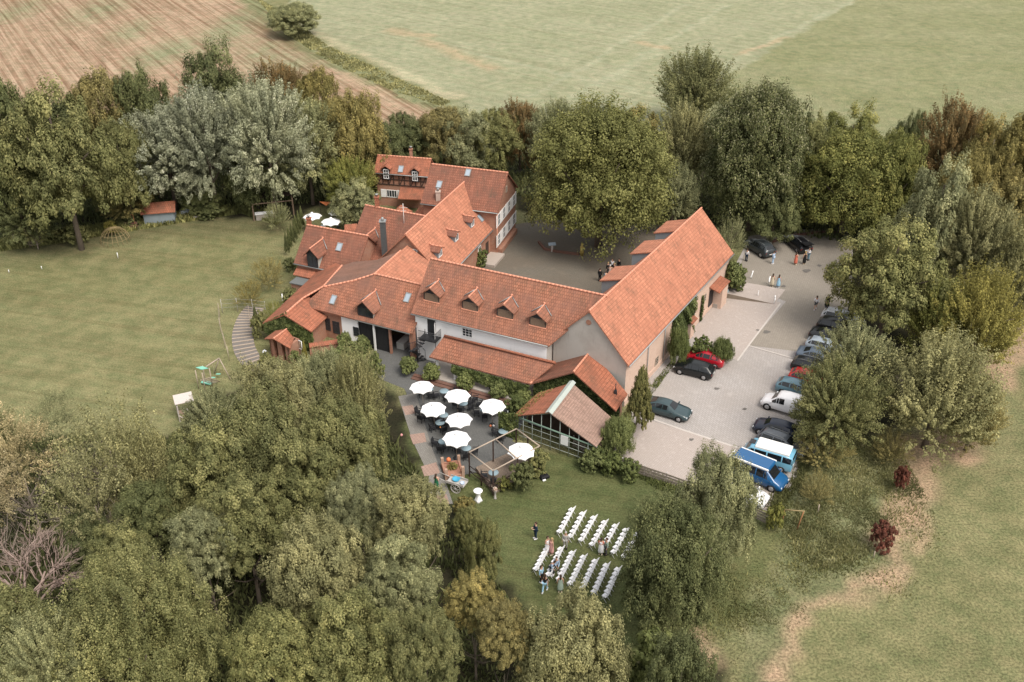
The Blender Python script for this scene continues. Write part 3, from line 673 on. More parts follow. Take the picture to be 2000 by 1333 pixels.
# long west slope with the ivy gable
fK = Fr((608, 648), (635, 618), (556, 614), (592, 583), 2.7, 4.15, azi=70)
ivyh = wthing('ivy_gable_wing', 'low wing with ivy-covered gable beside the little brick kiosk', 'house', fK.W(1.5, fK.w, 0))
r = MB(); kt = fK.roofhit(592, 583)[0]
r.slab([fK.W(0, 0), fK.W(3.6, 0), fK.W(kt+.9, fK.w), fK.W(0, fK.w)], .14); kr = r.build('east_slope', T_RED, ivyh)
wp = [P(556, 614, 4.15), P(592, 583, 4.2), P(632, 560, 4.9), P(668, 519, 4.9), P(647, 511, 3.6), P(613, 537, 2.8), P(560, 587, 2.6), P(513, 631, 2.6)]
r = MB(); r.slab([wp[0], wp[1], wp[6], wp[7]], .14); r.slab([wp[1], wp[2], wp[5], wp[6]], .14); r.slab([wp[2], wp[3], wp[4], wp[5]], .14); r.build('west_slope', T_RED, ivyh)
c = MB(); cap_line(c, wp[0], wp[1]); cap_line(c, wp[1], wp[2]); cap_line(c, wp[2], wp[3]); c.build('ridge_cap', TERRA, ivyh)
m = MB(); g0, g1 = V(*wp[7].xy, 0), fK.W(0, 0, 0); s0 = fK.u*.35; inn = (g1-g0).normalized()*.4
m.poly([g0+s0+inn, g1+s0-inn, g1+s0-inn+V(0, 0, 2.7), V(*wp[0].xy, 4.02)+s0*.6, g0+s0+inn+V(0, 0, 2.7)], 0)
e1 = fK.W(4.0, .4, 0); m.poly([g1+s0-inn, e1, e1+V(0, 0, 2.8), g1+s0-inn+V(0, 0, 2.8)], 0)
e0 = V(*wp[5].xy, 0)+inn; m.poly([e0, g0+s0+inn, g0+s0+inn+V(0, 0, 2.6), e0+V(0, 0, 2.7)], 0); m.build('wall', BRICK, ivyh)
wq = [V(*q.xy, 0) for q in (wp[4], wp[5])]
for q in ((640, 538), (634, 545)):
    pass
# gatehouse walls: brick, white part, dark carriage doors
m = MB()
def gw(ta, tb, z0, z1, mb, s=.4, mi=0): mb.poly([fG.W(ta, s, z0), fG.W(tb, s, z0), fG.W(tb, s, z1), fG.W(ta, s, z1)], mi)
tb1 = fG.wallhit(668, 640, .4)[0]; tb2 = fG.wallhit(699, 640, .4)[0]; tp = fG.wallhit(730, 640, .4)[0]; tg2 = fG.wallhit(760, 660, .4)[0]; te = fG.L-.25
gw(.2, tb1, 0, 3.7, m, mi=0); gw(tb1, tb2, 0, 3.7, m, mi=1); gw(tb2, te, 3.2, 3.7, m, mi=1)
m.poly([fG.W(tb2, .4, 0), fG.W(tb2, 3.6, 0), fG.W(tb2, 3.6, 3.6), fG.W(tb2, .4, 3.6)], 1); m.poly([fG.W(te, 7, 0), fG.W(te, .4, 0), fG.W(te, .4, 3.6), fG.W(te, 7, 3.6)], 0)
m.poly([fG.W(tb2, 5.5, 0), fG.W(te, 5.5, 0), fG.W(te, 5.5, 3.6), fG.W(tb2, 5.5, 3.6)], 0)
m.build('wall', [BRICK, WHITE], gate)
m = MB(); m.obox(fG.W(tb2+.02, .55, 0), fG.u*(tg2-tb2), fG.n*.08, V(0, 0, 3.3))
for i in range(9): m.obox(fG.W(tb2+.1+i*(tg2-tb2)/9, .53, .1), fG.u*.04, fG.n*.03, V(0, 0, 3.0))
m.build('carriage_door', plain('black_boards', (.022, .022, .024), .8), gate)
m = MB(); m.obox(fG.W(tp, .18, 0), fG.u*.18, fG.n*.18, V(0, 0, 3.3)); m.build('post', WFRAME, gate)
m = MB(); m.obox(fG.W(tb2, -.02, 3.3), fG.u*(te-tb2-.1), fG.n*.1, V(0, 0, .12)); m.build('beam', METAL, gate)
m = MB(); m.obox(fG.W(tg2, .35, 0), fG.u*.22, fG.n*.25, V(0, 0, 3.3)); m.build('brick_pier', BRICK, gate); m = MB(); m.obox(fG.W(te-.35, .25, 0), fG.u*.4, fG.n*.35, V(0, 0, 3.2)); m.build('brick_pier', BRICK, gate)
for px, py, w, h in ((639, 633, .85, 1.5), (657, 640, .85, 1.5), (696, 648, .7, 1.1)):
    t, z = fG.wallhit(px, py, .4); window(gate, fG.W(t, .4, z), fG.u, -fG.n, w, h, DARKM, (1, 3))
dormer(gate, fG, 714, 619, w=1.9, hw=1.1, pk=.85, roofm=T_WHITE, style='dark', ov=.4)
for q in ((651, 586), (796, 582)): roofwin(gate, fG, *q, .65, 1.05)
m = MB(); t, _ = fG.wallhit(778, 680, 1.0)
tab = wthing('draped_buffet_table', 'long table under a grey-white cloth inside the carriage entrance', 'table', fG.W(t, 2.2, 0))
m.obox(fG.W(t-.6, 1.6, 0), fG.u*.9, fG.n*2.0, V(0, 0, .8)); m.build('tablecloth', plain('pale_cloth', (.5, .5, .48), .9), tab)
# --- canopy on the terrace side and hall gable
fC = Fr((838, 697), (1035, 750), (868, 655), (1085, 707), 2.5, 4.15)
can = wthing('terrace_canopy', 'tiled canopy roof along the white wall, above the terrace', 'canopy', fC.W(5, 1.5, 0))
r = MB(); r.slab([P(838, 697, 2.5), P(1035, 750, 2.5), P(1085, 709, 4.0), P(868, 656, 4.15)], .14); co_ = r.build('roof', T_WHITE, can)
m = MB(); m.tube([P(868, 656, 4.25), P(1085, 709, 4.1)], .13, 6); m.build('ridge_cap', T_RED, co_)
m = MB()
for k in range(6):
    t = .6+k*fC.L/5.6; m = MB(); m.obox(fC.W(t, .3, 0), fC.u*.2, fC.n*.2, V(0, 0, 2.45)); m.build('post', WFRAME if k < 3 else WOODD, can)
m = MB(); m.obox(fC.W(0, .25, 2.28), fC.u*(fC.L), fC.n*.18, V(0, 0, .16)); m.build('beam', WOODD, can)
hall = wthing('garden_hall', 'low tiled hall gable joining the grey plaster barn end', 'house', P(1150, 760, 0))
rl = [P(1120, 727, 4.7), P(1150, 690, 4.7)]
r = MB(); r.slab([P(1035, 750, 2.5), rl[0], rl[1]+fB.u*.6, P(1085, 707, 2.5)], .14); r.build('west_slope', T_BROWN, hall)
r = MB(); ex = P(1222, 775, 2.5); r.slab([rl[0], P(1203, 803, 2.5), ex+(ex-P(1203, 803, 2.5))*.2, rl[1]+fB.u*.6], .14); r.build('east_slope', T_RED, hall)
c = MB(); cap_line(c, *rl); cap_line(c, P(1035, 750, 2.56), P(1085, 708, 2.56)); c.build('ridge_cap', TERRA, hall)
m = MB(); e0, e1 = P(1035, 750, 2.5), P(1203, 803, 2.5); off = fB.u*.9
for a, b, za, zb in ((e0, rl[0], 2.4, 4.6), (rl[0], e1, 4.6, 2.4)):
    a0, b0 = V(*a.xy, 0)+off, V(*b.xy, 0)+off; m.poly([a0, b0, b0+V(0, 0, zb), a0+V(0, 0, za)])
m.build('wall', WOODD, hall)
m = MB(); e2 = P(1222, 775, 2.5); m.poly([V(*e1.xy, 0)+off-fB.n*(-.3), V(*e2.xy, 0)+fB.n*.3, V(*e2.xy, 2.4)+fB.n*.3, V(*e1.xy, 2.4)+off+fB.n*.3]); m.build('side_wall', BRICK, hall)
m = MB(); p = P(1202, 767, 3.0); m.box((p.x, p.y, 3.0), (.28, .28, .5)); m.tube([p+V(0, 0, .2), p+V(0, 0, 1.0)], .05, 6); m.build('flue', DARKM, hall)
# --- greenhouse-like shed with the pale ridge
ghs = wthing('garden_shed_roofed', 'open shed with pale zinc ridge, patchy tiles and green metal trellis front', 'shed', P(1100, 850, 0))
ghs.name = 'trellis_shed'
ra, rb = P(1073, 806, 4.4), P(1117, 748, 4.4)
r = MB(); r.slab([ra, P(1165, 873, 2.3), P(1201, 822, 2.3), rb], .10); r.build('east_slope', T_PALE, ghs)
la, lbk = P(1003, 812, 2.7), P(1050, 768, 2.7)
r = MB(); r.slab([ra, la, lbk, rb], .10); r.build('west_slope', T_RED, ghs)
c = MB(); dv = (rb-ra).normalized(); sv = V(dv.y, -dv.x, 0)
c.slab([ra+sv*.33-dv*.15+V(0, 0, .0), rb+sv*.33+dv*.2, rb+dv*.2+V(0, 0, .18), ra-dv*.15+V(0, 0, .18)], .05); c.slab([ra-sv*.33-dv*.15, rb-sv*.33+dv*.2, rb+dv*.2+V(0, 0, .18), ra-dv*.15+V(0, 0, .18)], .05)
c.build('ridge_cap', ZINC, ghs)
gA, gB = P(992, 870, 0), P(1160, 905, 0)
eR = P(1165, 873, 2.3); eR0 = V(eR.x, eR.y, 0); eL = V(la.x, la.y, 0); rA0 = V(ra.x, ra.y, 0)
fd = (eR0-eL); Lf = fd.length; fd.normalize(); inb = V(-fd.y, fd.x, 0)
if inb.dot(dv) < 0: inb = -inb
m = MB(); f0 = eL+inb*.15; k = 0
def topz(t):
    tr = (rA0-eL).dot(fd); return 2.7+(4.4-2.7)*t/tr if t < tr else 4.4-(2.1)*(t-tr)/(Lf-tr)
m.tube([f0+V(0, 0, 2.6), f0+fd*(rA0-eL).dot(fd)+V(0, 0, 4.2)], .07, 5); m.tube([f0+fd*(rA0-eL).dot(fd)+V(0, 0, 4.2), f0+fd*Lf+V(0, 0, 2.2)], .07, 5); m.tube([f0+V(0, 0, 2.6), f0+fd*Lf+V(0, 0, 2.15)], .08, 5)
m.build('gable_frame', GREENM, ghs)
m = MB(); t = 0
while t < Lf: m.tube([f0+fd*t, f0+fd*t+V(0, 0, topz(t)-.15)], .035, 4); t += .95
tt_ = f0-fd*1.4
for z in (.45, 1.1, 1.75, 2.3): m.tube([tt_+V(0, 0, z+.15), f0+fd*Lf+V(0, 0, z-.1)], .025, 4)
for k in (0, .7, 1.4): m.tube([f0-fd*k, f0-fd*k+V(0, 0, 2.9)], .035, 4)
m.build('trellis', ZINC, ghs)
m = MB(); bk = f0+inb*2.6; m.poly([bk, bk+fd*Lf, bk+fd*Lf+V(0, 0, 2.2), bk+fd*(rA0-eL).dot(fd)+V(0, 0, 4.1), bk+V(0, 0, 2.6)]); 
m.poly([f0+fd*Lf, f0+fd*Lf+inb*4.8, f0+fd*Lf+inb*4.8+V(0, 0, 2.1), f0+fd*Lf+V(0, 0, 2.1)]); m.build('wall', WOODD, ghs)
m = MB(); wbox(m, f0+fd*(Lf*.62)+V(0, 0, 1.75), fd, -inb, .75, 1.0, .06, .10); m.build('notice_board', WFRAME, ghs)
# --- little brick kiosk
kx = P(548, 690, 0); ki = wthing('brick_kiosk', 'tiny brick kiosk with orange gabled roof beside the ivy gable', 'kiosk', kx)
pk0, pk1 = P(534, 662, 3.0), P(560, 643, 3.0); ka, kb = P(516, 662, 2.2), P(567, 681, 2.2)
r = MB(); d = pk1-pk0; r.slab([pk0, pk1, P(574, 661, 2.2), kb-V(0, 0, 0)], .1); r.slab([pk0, pk1, ka+d*.85, ka], .1); r.build('roof', T_RED, ki)
c = MB(); cap_line(c, pk0, pk1, .08); c.build('ridge_cap', TERRA, ki)
m = MB(); g = V(*kb.xy, 0)-V(*ka.xy, 0); base = V(*ka.xy, 0)+d*.12
for k in (.12, .42, .72): m.obox(base+g*k, g*.17, d*.15, V(0, 0, 2.2))
m.obox(base+g*.80, g*.08, d*.7, V(0, 0, 2.1)); m.obox(base+g*.12, g*.06, d*.7, V(0, 0, 2.1)); m.obox(base+g*.12+d*.75, g*.76, d*.06, V(0, 0, 2.1)); m.build('wall', BRICK, ki)
m = MB(); m.obox(P(584, 700, 0), g.normalized()*.9, d.normalized()*.06, V(0, 0, 1.9)); 
gt = wthing('garden_gate', 'narrow white framed gate beside the brick kiosk', 'gate', P(584, 700, 0))
m = MB(); o0 = P(582, 695, 0); gd = g.normalized()
for k in (0, .75): m.tube([o0+gd*k, o0+gd*k+V(0, 0, 2.0)], .04, 5)
for z in (.1, 1, 2.0): m.tube([o0+V(0, 0, z), o0+gd*.75+V(0, 0, z)], .035, 5)
m.build('frame', WFRAME, gt); m = MB()
for k in range(5): m.tube([o0+gd*(.12+k*.13), o0+gd*(.12+k*.13)+V(0, 0, 2.0)], .015, 4)
m.build('bars', WOODP, gt)
# garden wall with tiled coping
ww = wthing('garden_wall', 'low brick wall with tile coping among the bushes', 'wall', P(635, 720, 0))
a, b = P(607, 700, 0), P(662, 692, 0); dr = (b-a).normalized(); pr = V(-dr.y, dr.x, 0)
m = MB(); m.obox(a, b-a, pr*.3, V(0, 0, 1.3)); m.build('wall', BRICK, ww); m = MB(); m.slab([a-pr*.1+V(0, 0, 1.38), b-pr*.1+V(0, 0, 1.38), b+pr*.4+V(0, 0, 1.62), a+pr*.4+V(0, 0, 1.62)], .08); m.build('coping', T_RED, ww)
# --- blue-grey shed on the lawn edge
p0, p1 = P(283.5, 441, 0), P(343.5, 436, 0); d = p1-p0; n = V(-d.y, d.x, 0).normalized()
bs = wthing('blue_shed', 'long blue-grey board shed with orange roof at the lawn edge', 'shed', (p0+p1)/2)
m = MB(); m.obox(p0, d, n*2.2, V(0, 0, 1.75)); m.build('wall', SHBLUE, bs)
for k in (.03, .5): m = MB(); m.obox(p0+d*(k+.01)-n*.04, d*.46, n*.05, V(0, 0, 1.6)); m.build('door', SHBLUE, bs)
m = MB(); m.obox(p0+d*.45-n*.06, d*.55, n*.05, V(0, 0, .14)); m.build('sill_board', WFRAME, bs)
m = MB(); dn = d.normalized(); m.slab([p0-dn*.25-n*.35+V(0, 0, 1.8), p1+dn*.25-n*.35+V(0, 0, 1.8), p1+dn*.25+n*1.3+V(0, 0, 2.7), p0-dn*.25+n*1.3+V(0, 0, 2.7)], .1)
m.slab([p0-dn*.25+n*1.3+V(0, 0, 2.7), p1+dn*.25+n*1.3+V(0, 0, 2.7), p1+dn*.25+n*2.5+V(0, 0, 1.9), p0-dn*.25+n*2.5+V(0, 0, 1.9)], .1); m.build('roof', T_RED, bs)
# small extra roofs between the houses
for nm, lb, px, z in (('lean_to', 'small brick lean-to roof behind the pointed gable wing', [(819, 404), (846, 403), (828, 420), (808, 419)], 2.8), ('chimney_shed', 'small orange shed roof behind the hall chimney', [(776, 405), (783, 400), (806, 413), (770, 416)], 5.0), ('back_shed', 'small tiled shed roof beyond the west house', [(673, 439), (697, 437), (705, 455), (672, 458)], 3.2)):
    rt = wthing(nm, lb, 'shed', V(*P(*px[0], 0).xy, 0)); pts = [P(*q, z+(.5 if i < 2 else 0)) for i, q in enumerate(px)]
    m = MB(); m.slab(pts, .12); m.build('roof', T_RED, rt); m = MB(); c0 = sum(pts, V(0, 0, 0))/4
    ql = [V(*(c0+(q-c0)*.85).xy, 0) for q in pts]
    for i in range(4): j = (i+1) % 4; m.poly([ql[i], ql[j], ql[j]+V(0, 0, z-.05), ql[i]+V(0, 0, z-.05)])
    m.build('wall', BRICK, rt)
# ------------------------------------------------------------------ foliage
def leafmat(name, dark, light, tip=None, tipamt=.12, trans=.25):
    t = NT(name, .75, .25); at = t.n('Attribute', attribute_name='tone').outputs['Fac']
    stops = [(0, sc(dark, .75)), (.45, dark), (.85, light)]
    if tip: stops.append((1.0, tip))
    a = t.ramp(at, stops)
    o = t.uv('Object'); a = t.mix(a, t.ramp(t.noise(o, .35, 4), [(.35, (.72, .74, .72)), (.65, (1.12, 1.1, 1.05))]), 1, 'MULTIPLY')
    r = t.n('ObjectInfo').outputs['Random']; a = t.mix(a, t.ramp(r, [(0, (.88, .88, .9)), (1, (1.1, 1.08, 1.0))]), 1, 'MULTIPLY')
    tr = t.n('BsdfTranslucent'); t.l(a, tr.inputs[0]); mx = t.n('MixShader'); mx.inputs[0].default_value = trans
    t.l(t.b.outputs[0], mx.inputs[1]); t.l(tr.outputs[0], mx.inputs[2]); t.l(mx.outputs[0], t.t.nodes['Material Output'].inputs[0])
    return t.col(a)
LM = dict(
    dark=leafmat('leaf_dark', (0.116, 0.133, 0.055), (0.247, 0.259, 0.116)),
    mid=leafmat('leaf_mid', (0.166, 0.175, 0.070), (0.357, 0.343, 0.152)),
    bright=leafmat('leaf_bright', (0.167, 0.181, 0.050), (0.359, 0.342, 0.106), (0.476, 0.425, 0.128)),
    olive=leafmat('leaf_olive', (0.219, 0.193, 0.076), (0.464, 0.394, 0.161), (0.617, 0.474, 0.175)),
    silver=leafmat('leaf_silver', (.27, .285, .185), (.54, .555, .40), (.76, .76, .62)),
    greygreen=leafmat('leaf_grey_green', (0.211, 0.223, 0.115), (0.458, 0.457, 0.247), (0.629, 0.597, 0.328)),
    sage=leafmat('leaf_sage', (0.233, 0.228, 0.108), (0.486, 0.458, 0.231)),
    yellow=leafmat('leaf_yellow', (0.242, 0.221, 0.059), (0.512, 0.443, 0.125), (0.573, 0.536, 0.164)),
    rust=leafmat('leaf_rust', (0.169, 0.126, 0.057), (0.338, 0.219, 0.098), (0.404, 0.227, 0.101)),
    gold=leafmat('leaf_gold', (0.189, 0.167, 0.058), (0.391, 0.327, 0.127), (0.477, 0.309, 0.116)),
    straw=leafmat('leaf_straw', (0.320, 0.274, 0.155), (0.626, 0.518, 0.328), (0.660, 0.615, 0.398)),
    walnut=leafmat('leaf_walnut', (0.133, 0.140, 0.045), (0.267, 0.266, 0.104)),
    chest=leafmat('leaf_chestnut', (.095, .110, .042), (.235, .240, .105), (.38, .375, .23)),
    maroon=leafmat('leaf_maroon', (0.135, 0.052, 0.037), (0.288, 0.101, 0.069)),
    hedge=leafmat('leaf_hedge', (0.138, 0.165, 0.060), (0.312, 0.340, 0.141)),
    ivy=leafmat('leaf_ivy', (0.102, 0.130, 0.044), (0.248, 0.278, 0.102)),
    conifer=leafmat('leaf_conifer', (0.147, 0.148, 0.055), (0.301, 0.271, 0.110)))
BARK = plain('bark', (.115, .092, .072), .95, var=.35, vs=6)
BARKP = plain('pale_bark', (.27, .225, .185), .95, var=.25, vs=6)

def leaves(name, p, nrm, size, tone, rng, asp=.6, mat=None):
    n = len(p); nrm = nrm/np.maximum(np.linalg.norm(nrm, axis=1, keepdims=True), 1e-6)
    r = rng.normal(size=(n, 3)); a = np.cross(nrm, r); a /= np.maximum(np.linalg.norm(a, axis=1, keepdims=True), 1e-6); b = np.cross(nrm, a)
    s = size[:, None]*.5
    q = np.stack([p-a*s, p-b*s*asp+nrm*s*.15, p+a*s, p+b*s*asp+nrm*s*.15], 1).reshape(-1, 3)
    me = np_mesh(name, q, np.arange(n*4).reshape(n, 4), [mat or LM['mid']])
    at = me.attributes.new('tone', 'FLOAT', 'POINT'); at.data.foreach_set('value', np.repeat(np.clip(tone, 0, 1), 4).astype(np.float32))
    return me
def sph(rng, n):
    v = rng.normal(size=(n, 3)); return v/np.linalg.norm(v, axis=1, keepdims=True)
def crown_mesh(kind, seed, R0=4.5, Hc=8.0, lobes=46, clumps=15, per=92, leaf=.185, gap=1.0):
    """crown about its own base: z from 0 to Hc, radius about R0"""
    rng = np.random.RandomState(seed); P_, N_, S_, T_ = [], [], [], []
    for i in range(lobes):
        u = (i+.5)/lobes; ph = i*2.39996+rng.rand()*.5
        zc = 1-2*u*.95; rr = math.sqrt(max(0, 1-zc*zc)) if zc > 0 else (1-abs(zc)**3.2)**.32
        k = rng.uniform(.56, .88) if rng.rand() > .2 else rng.uniform(.2, .5)
        if zc > .75: k = min(k, .74)
        if kind == 'cone': zc = 2*(u**.8)-1; rr = (1-(zc+1)/2)*1.0+.08; k = .75
        c = np.array([math.cos(ph)*rr*k*R0, math.sin(ph)*rr*k*R0, Hc/2+zc*k*Hc/2*(1.0 if zc > 0 else .95)])
        lr = R0*rng.uniform(.20, .36)*(1 if kind != 'cone' else .75)
        lt = rng.uniform(-.13, .13)
        for j in range(clumps):
            d = sph(rng, 1)[0]; 
            if d[2] < -.3: d[2] *= -.6
            cc = c+d*lr*rng.uniform(.75, 1.05); cr = lr*rng.uniform(.24, .44)*gap
            v = sph(rng, per); rad = cr*(rng.rand(per)**.33)[:, None]
            st = np.array([1, 1, 1.0])
            if kind == 'spiky': st = np.array([.85, .85, 1.3])
            if kind == 'feather': st = np.array([.9, .9, 1.0]); 
            if kind == 'weep': st = np.array([.7, .7, 2.0])
            if kind == 'fine':  # upright thin strands
                dd = (cc-np.array([0, 0, Hc*.1])); dd /= np.linalg.norm(dd); tt = (rng.rand(per)-.5)[:, None]
                p = cc+dd*tt*lr*1.5+v*cr*.38
            else: p = cc+v*rad*st
            if kind == 'feather':
                out = cc-np.array([0, 0, Hc*.35]); out /= np.linalg.norm(out); tt = (rng.rand(per)-.3)[:, None]
                p = cc+out*tt*lr*.95+v*cr*.42
            P_.append(p); N_.append(v*.9+d*.7+np.array([0, 0, .65])+rng.normal(size=(per, 3))*.3)
            S_.append(leaf*rng.uniform(.6, 1.25, per)); ct = rng.uniform(-.12, .12)
            T_.append(.44+lt+ct+rng.uniform(-.25, .36, per))
    if kind == 'chest':   # pale candles standing on the outer leaves
        A = np.concatenate(P_); rc = A-np.array([0, 0, Hc*.45]); rn = np.hypot(np.hypot(rc[:, 0]/R0, rc[:, 1]/R0), rc[:, 2]/(Hc*.5)); k = np.where((rn > .88) & (A[:, 2] > Hc*.3))[0]
        k = k[rng.permutation(len(k))[:5200]]; P_.append(A[k]+np.array([0, 0, .12])); N_.append(rng.normal(size=(len(k), 3))+np.array([0, 0, .6])); S_.append(np.full(len(k), leaf*.8)); T_.append(np.full(len(k), 1.0))
    p = np.concatenate(P_); keep = p[:, 2] > .05
    return leaves('crown', p[keep], np.concatenate(N_)[keep], np.concatenate(S_)[keep], np.concatenate(T_)[keep], rng)
def trunk_mesh(seed, H=4.0, R0=4.5, Hc=8.0, r=.22, limbs=9, mat=BARK, twigs=0):
    rng = random.Random(seed); m = MB()
    m.tube([(0, 0, -.2), (0, 0, H*.35), (rng.uniform(-.2, .2), rng.uniform(-.2, .2), H+Hc*.45)], [r*1.25, r, r*.35], 8)
    for i in range(limbs):
        a = i*2.4+rng.random(); z0 = H*.5+rng.random()*Hc*.35; L = R0*rng.uniform(.5, .8)
        e = V(math.cos(a)*L, math.sin(a)*L, z0+Hc*rng.uniform(.15, .42)); s_ = V(0, 0, z0); md = s_.lerp(e, .5)+V(0, 0, -.25)
        m.tube([s_, md, e], [r*.5, r*.32, r*.1], 5)
        for k in range(twigs):
            t = rng.uniform(.35, 1); b = s_.lerp(e, t); d = V(rng.uniform(-1, 1), rng.uniform(-1, 1), rng.uniform(.1, 1.1)).normalized()*R0*.32
            m.tube([b, b+d*.5+V(0, 0, .1), b+d], [r*.16, r*.1, r*.04], 4)
            for _ in range(3):
                bb = b+d*rng.uniform(.3, .9); d2 = (d.normalized()+V(rng.uniform(-1, 1), rng.uniform(-1, 1), rng.uniform(-.3, .8))).normalized()*R0*.17
                m.tube([bb, bb+d2], [r*.07, r*.03], 3)
    o = m.build('trunk', mat); me = o.data; bpy.data.objects.remove(o); return me
PR = {}
def proto(k):
    if k in PR: return PR[k]
    cfg = {'round1': ('round', 11, {}), 'round2': ('round', 12, {}), 'round3': ('round', 13, dict(lobes=36, clumps=17)), 'big': ('round', 14, dict(lobes=125, clumps=16, per=60, leaf=.15, gap=.95)), 'big2': ('round', 24, dict(lobes=105, clumps=15, per=46, leaf=.18)), 'huge': ('spiky', 44, dict(lobes=120, clumps=15, per=80, leaf=.10, gap=.72)), 'chest': ('chest', 34, dict(lobes=150, clumps=14, per=56, leaf=.16)),
           'spiky1': ('spiky', 15, dict(lobes=58, per=92, leaf=.165)), 'spiky2': ('spiky', 16, dict(lobes=62, per=92, leaf=.165)), 'feather1': ('feather', 17, dict(lobes=58, per=90, leaf=.16)), 'feather2': ('feather', 18, dict(lobes=68, per=88, leaf=.16)),
           'weep1': ('weep', 19, dict(lobes=75, per=46, leaf=.22)), 'fine1': ('fine', 20, dict(lobes=70, per=50, leaf=.17)), 'fine2': ('fine', 21, dict(lobes=38, clumps=10, per=44, leaf=.16)),
           'sparse1': ('feather', 22, dict(lobes=34, clumps=11, per=30, leaf=.17)), 'cone': ('cone', 23, dict(lobes=60, per=50, leaf=.3)),
           'bush1': ('round', 31, dict(lobes=26, clumps=10, per=40, leaf=.55)), 'ball': ('round', 32, dict(lobes=60, clumps=9, per=26, leaf=.6))}[k]
    PR[k] = crown_mesh(cfg[0], cfg[1], **cfg[2]); return PR[k]
TR = {}
def tree(label, cx, ty, by, w, pk='round1', mat='mid', name='tree', group=None, trunk='std', rz=None, low=.12, sx=1.0):
    """cx: picture column, ty/by: rows of crown top and foot, w: crown width in photo pixels; the crown starts at low x height"""
    b = P(cx, by); H = 1.0
    lo, hi = .3, 40.
    for _ in range(30):
        H = (lo+hi)/2
        if proj(V(b.x, b.y, H*.97))[1] > ty: lo = H
        else: hi = H
    rad = w/2*mpp(V(b.x, b.y, H*.55))*(1.05 if w > 80 else 1.0)
    rz = (cx*7.3+ty*3.1) % 6.28 if rz is None else rz
    if by > 900 and w > 80 and pk != 'fine1' and cx < 1000: low = max(low, 1-2.5*rad/H)
    o = thing(name, label, {'bush': 'bush', 'shrub': 'shrub', 'topiary_ball': 'shrub'}.get(name, 'tree'), (b.x, b.y, 0), rz, group)
    c = bpy.data.objects.new('crown', proto(pk)); link(c, o); c.location = (0, 0, H*low)
    c.scale = (rad/4.5*sx, rad/4.5, H*(1-low)/8.0)
    c.material_slots[0].link = 'OBJECT'; c.material_slots[0].material = LM[mat]
    if trunk:
        k = (trunk,)
        if k not in TR: TR[k] = {'std': lambda: trunk_mesh(3), 'bare': lambda: trunk_mesh(5, 2.0, 4.5, 8.0, .2, 20, BARKP, 9), 'twig': lambda: trunk_mesh(6, 2.5, 4.5, 8.0, .16, 14, BARKP, 6)}[trunk]()
        tm = bpy.data.objects.new('trunk', TR[k]); link(tm, o); tm.scale = (rad/4.5, rad/4.5, H*(1-low)/8.0*.92)
    return o
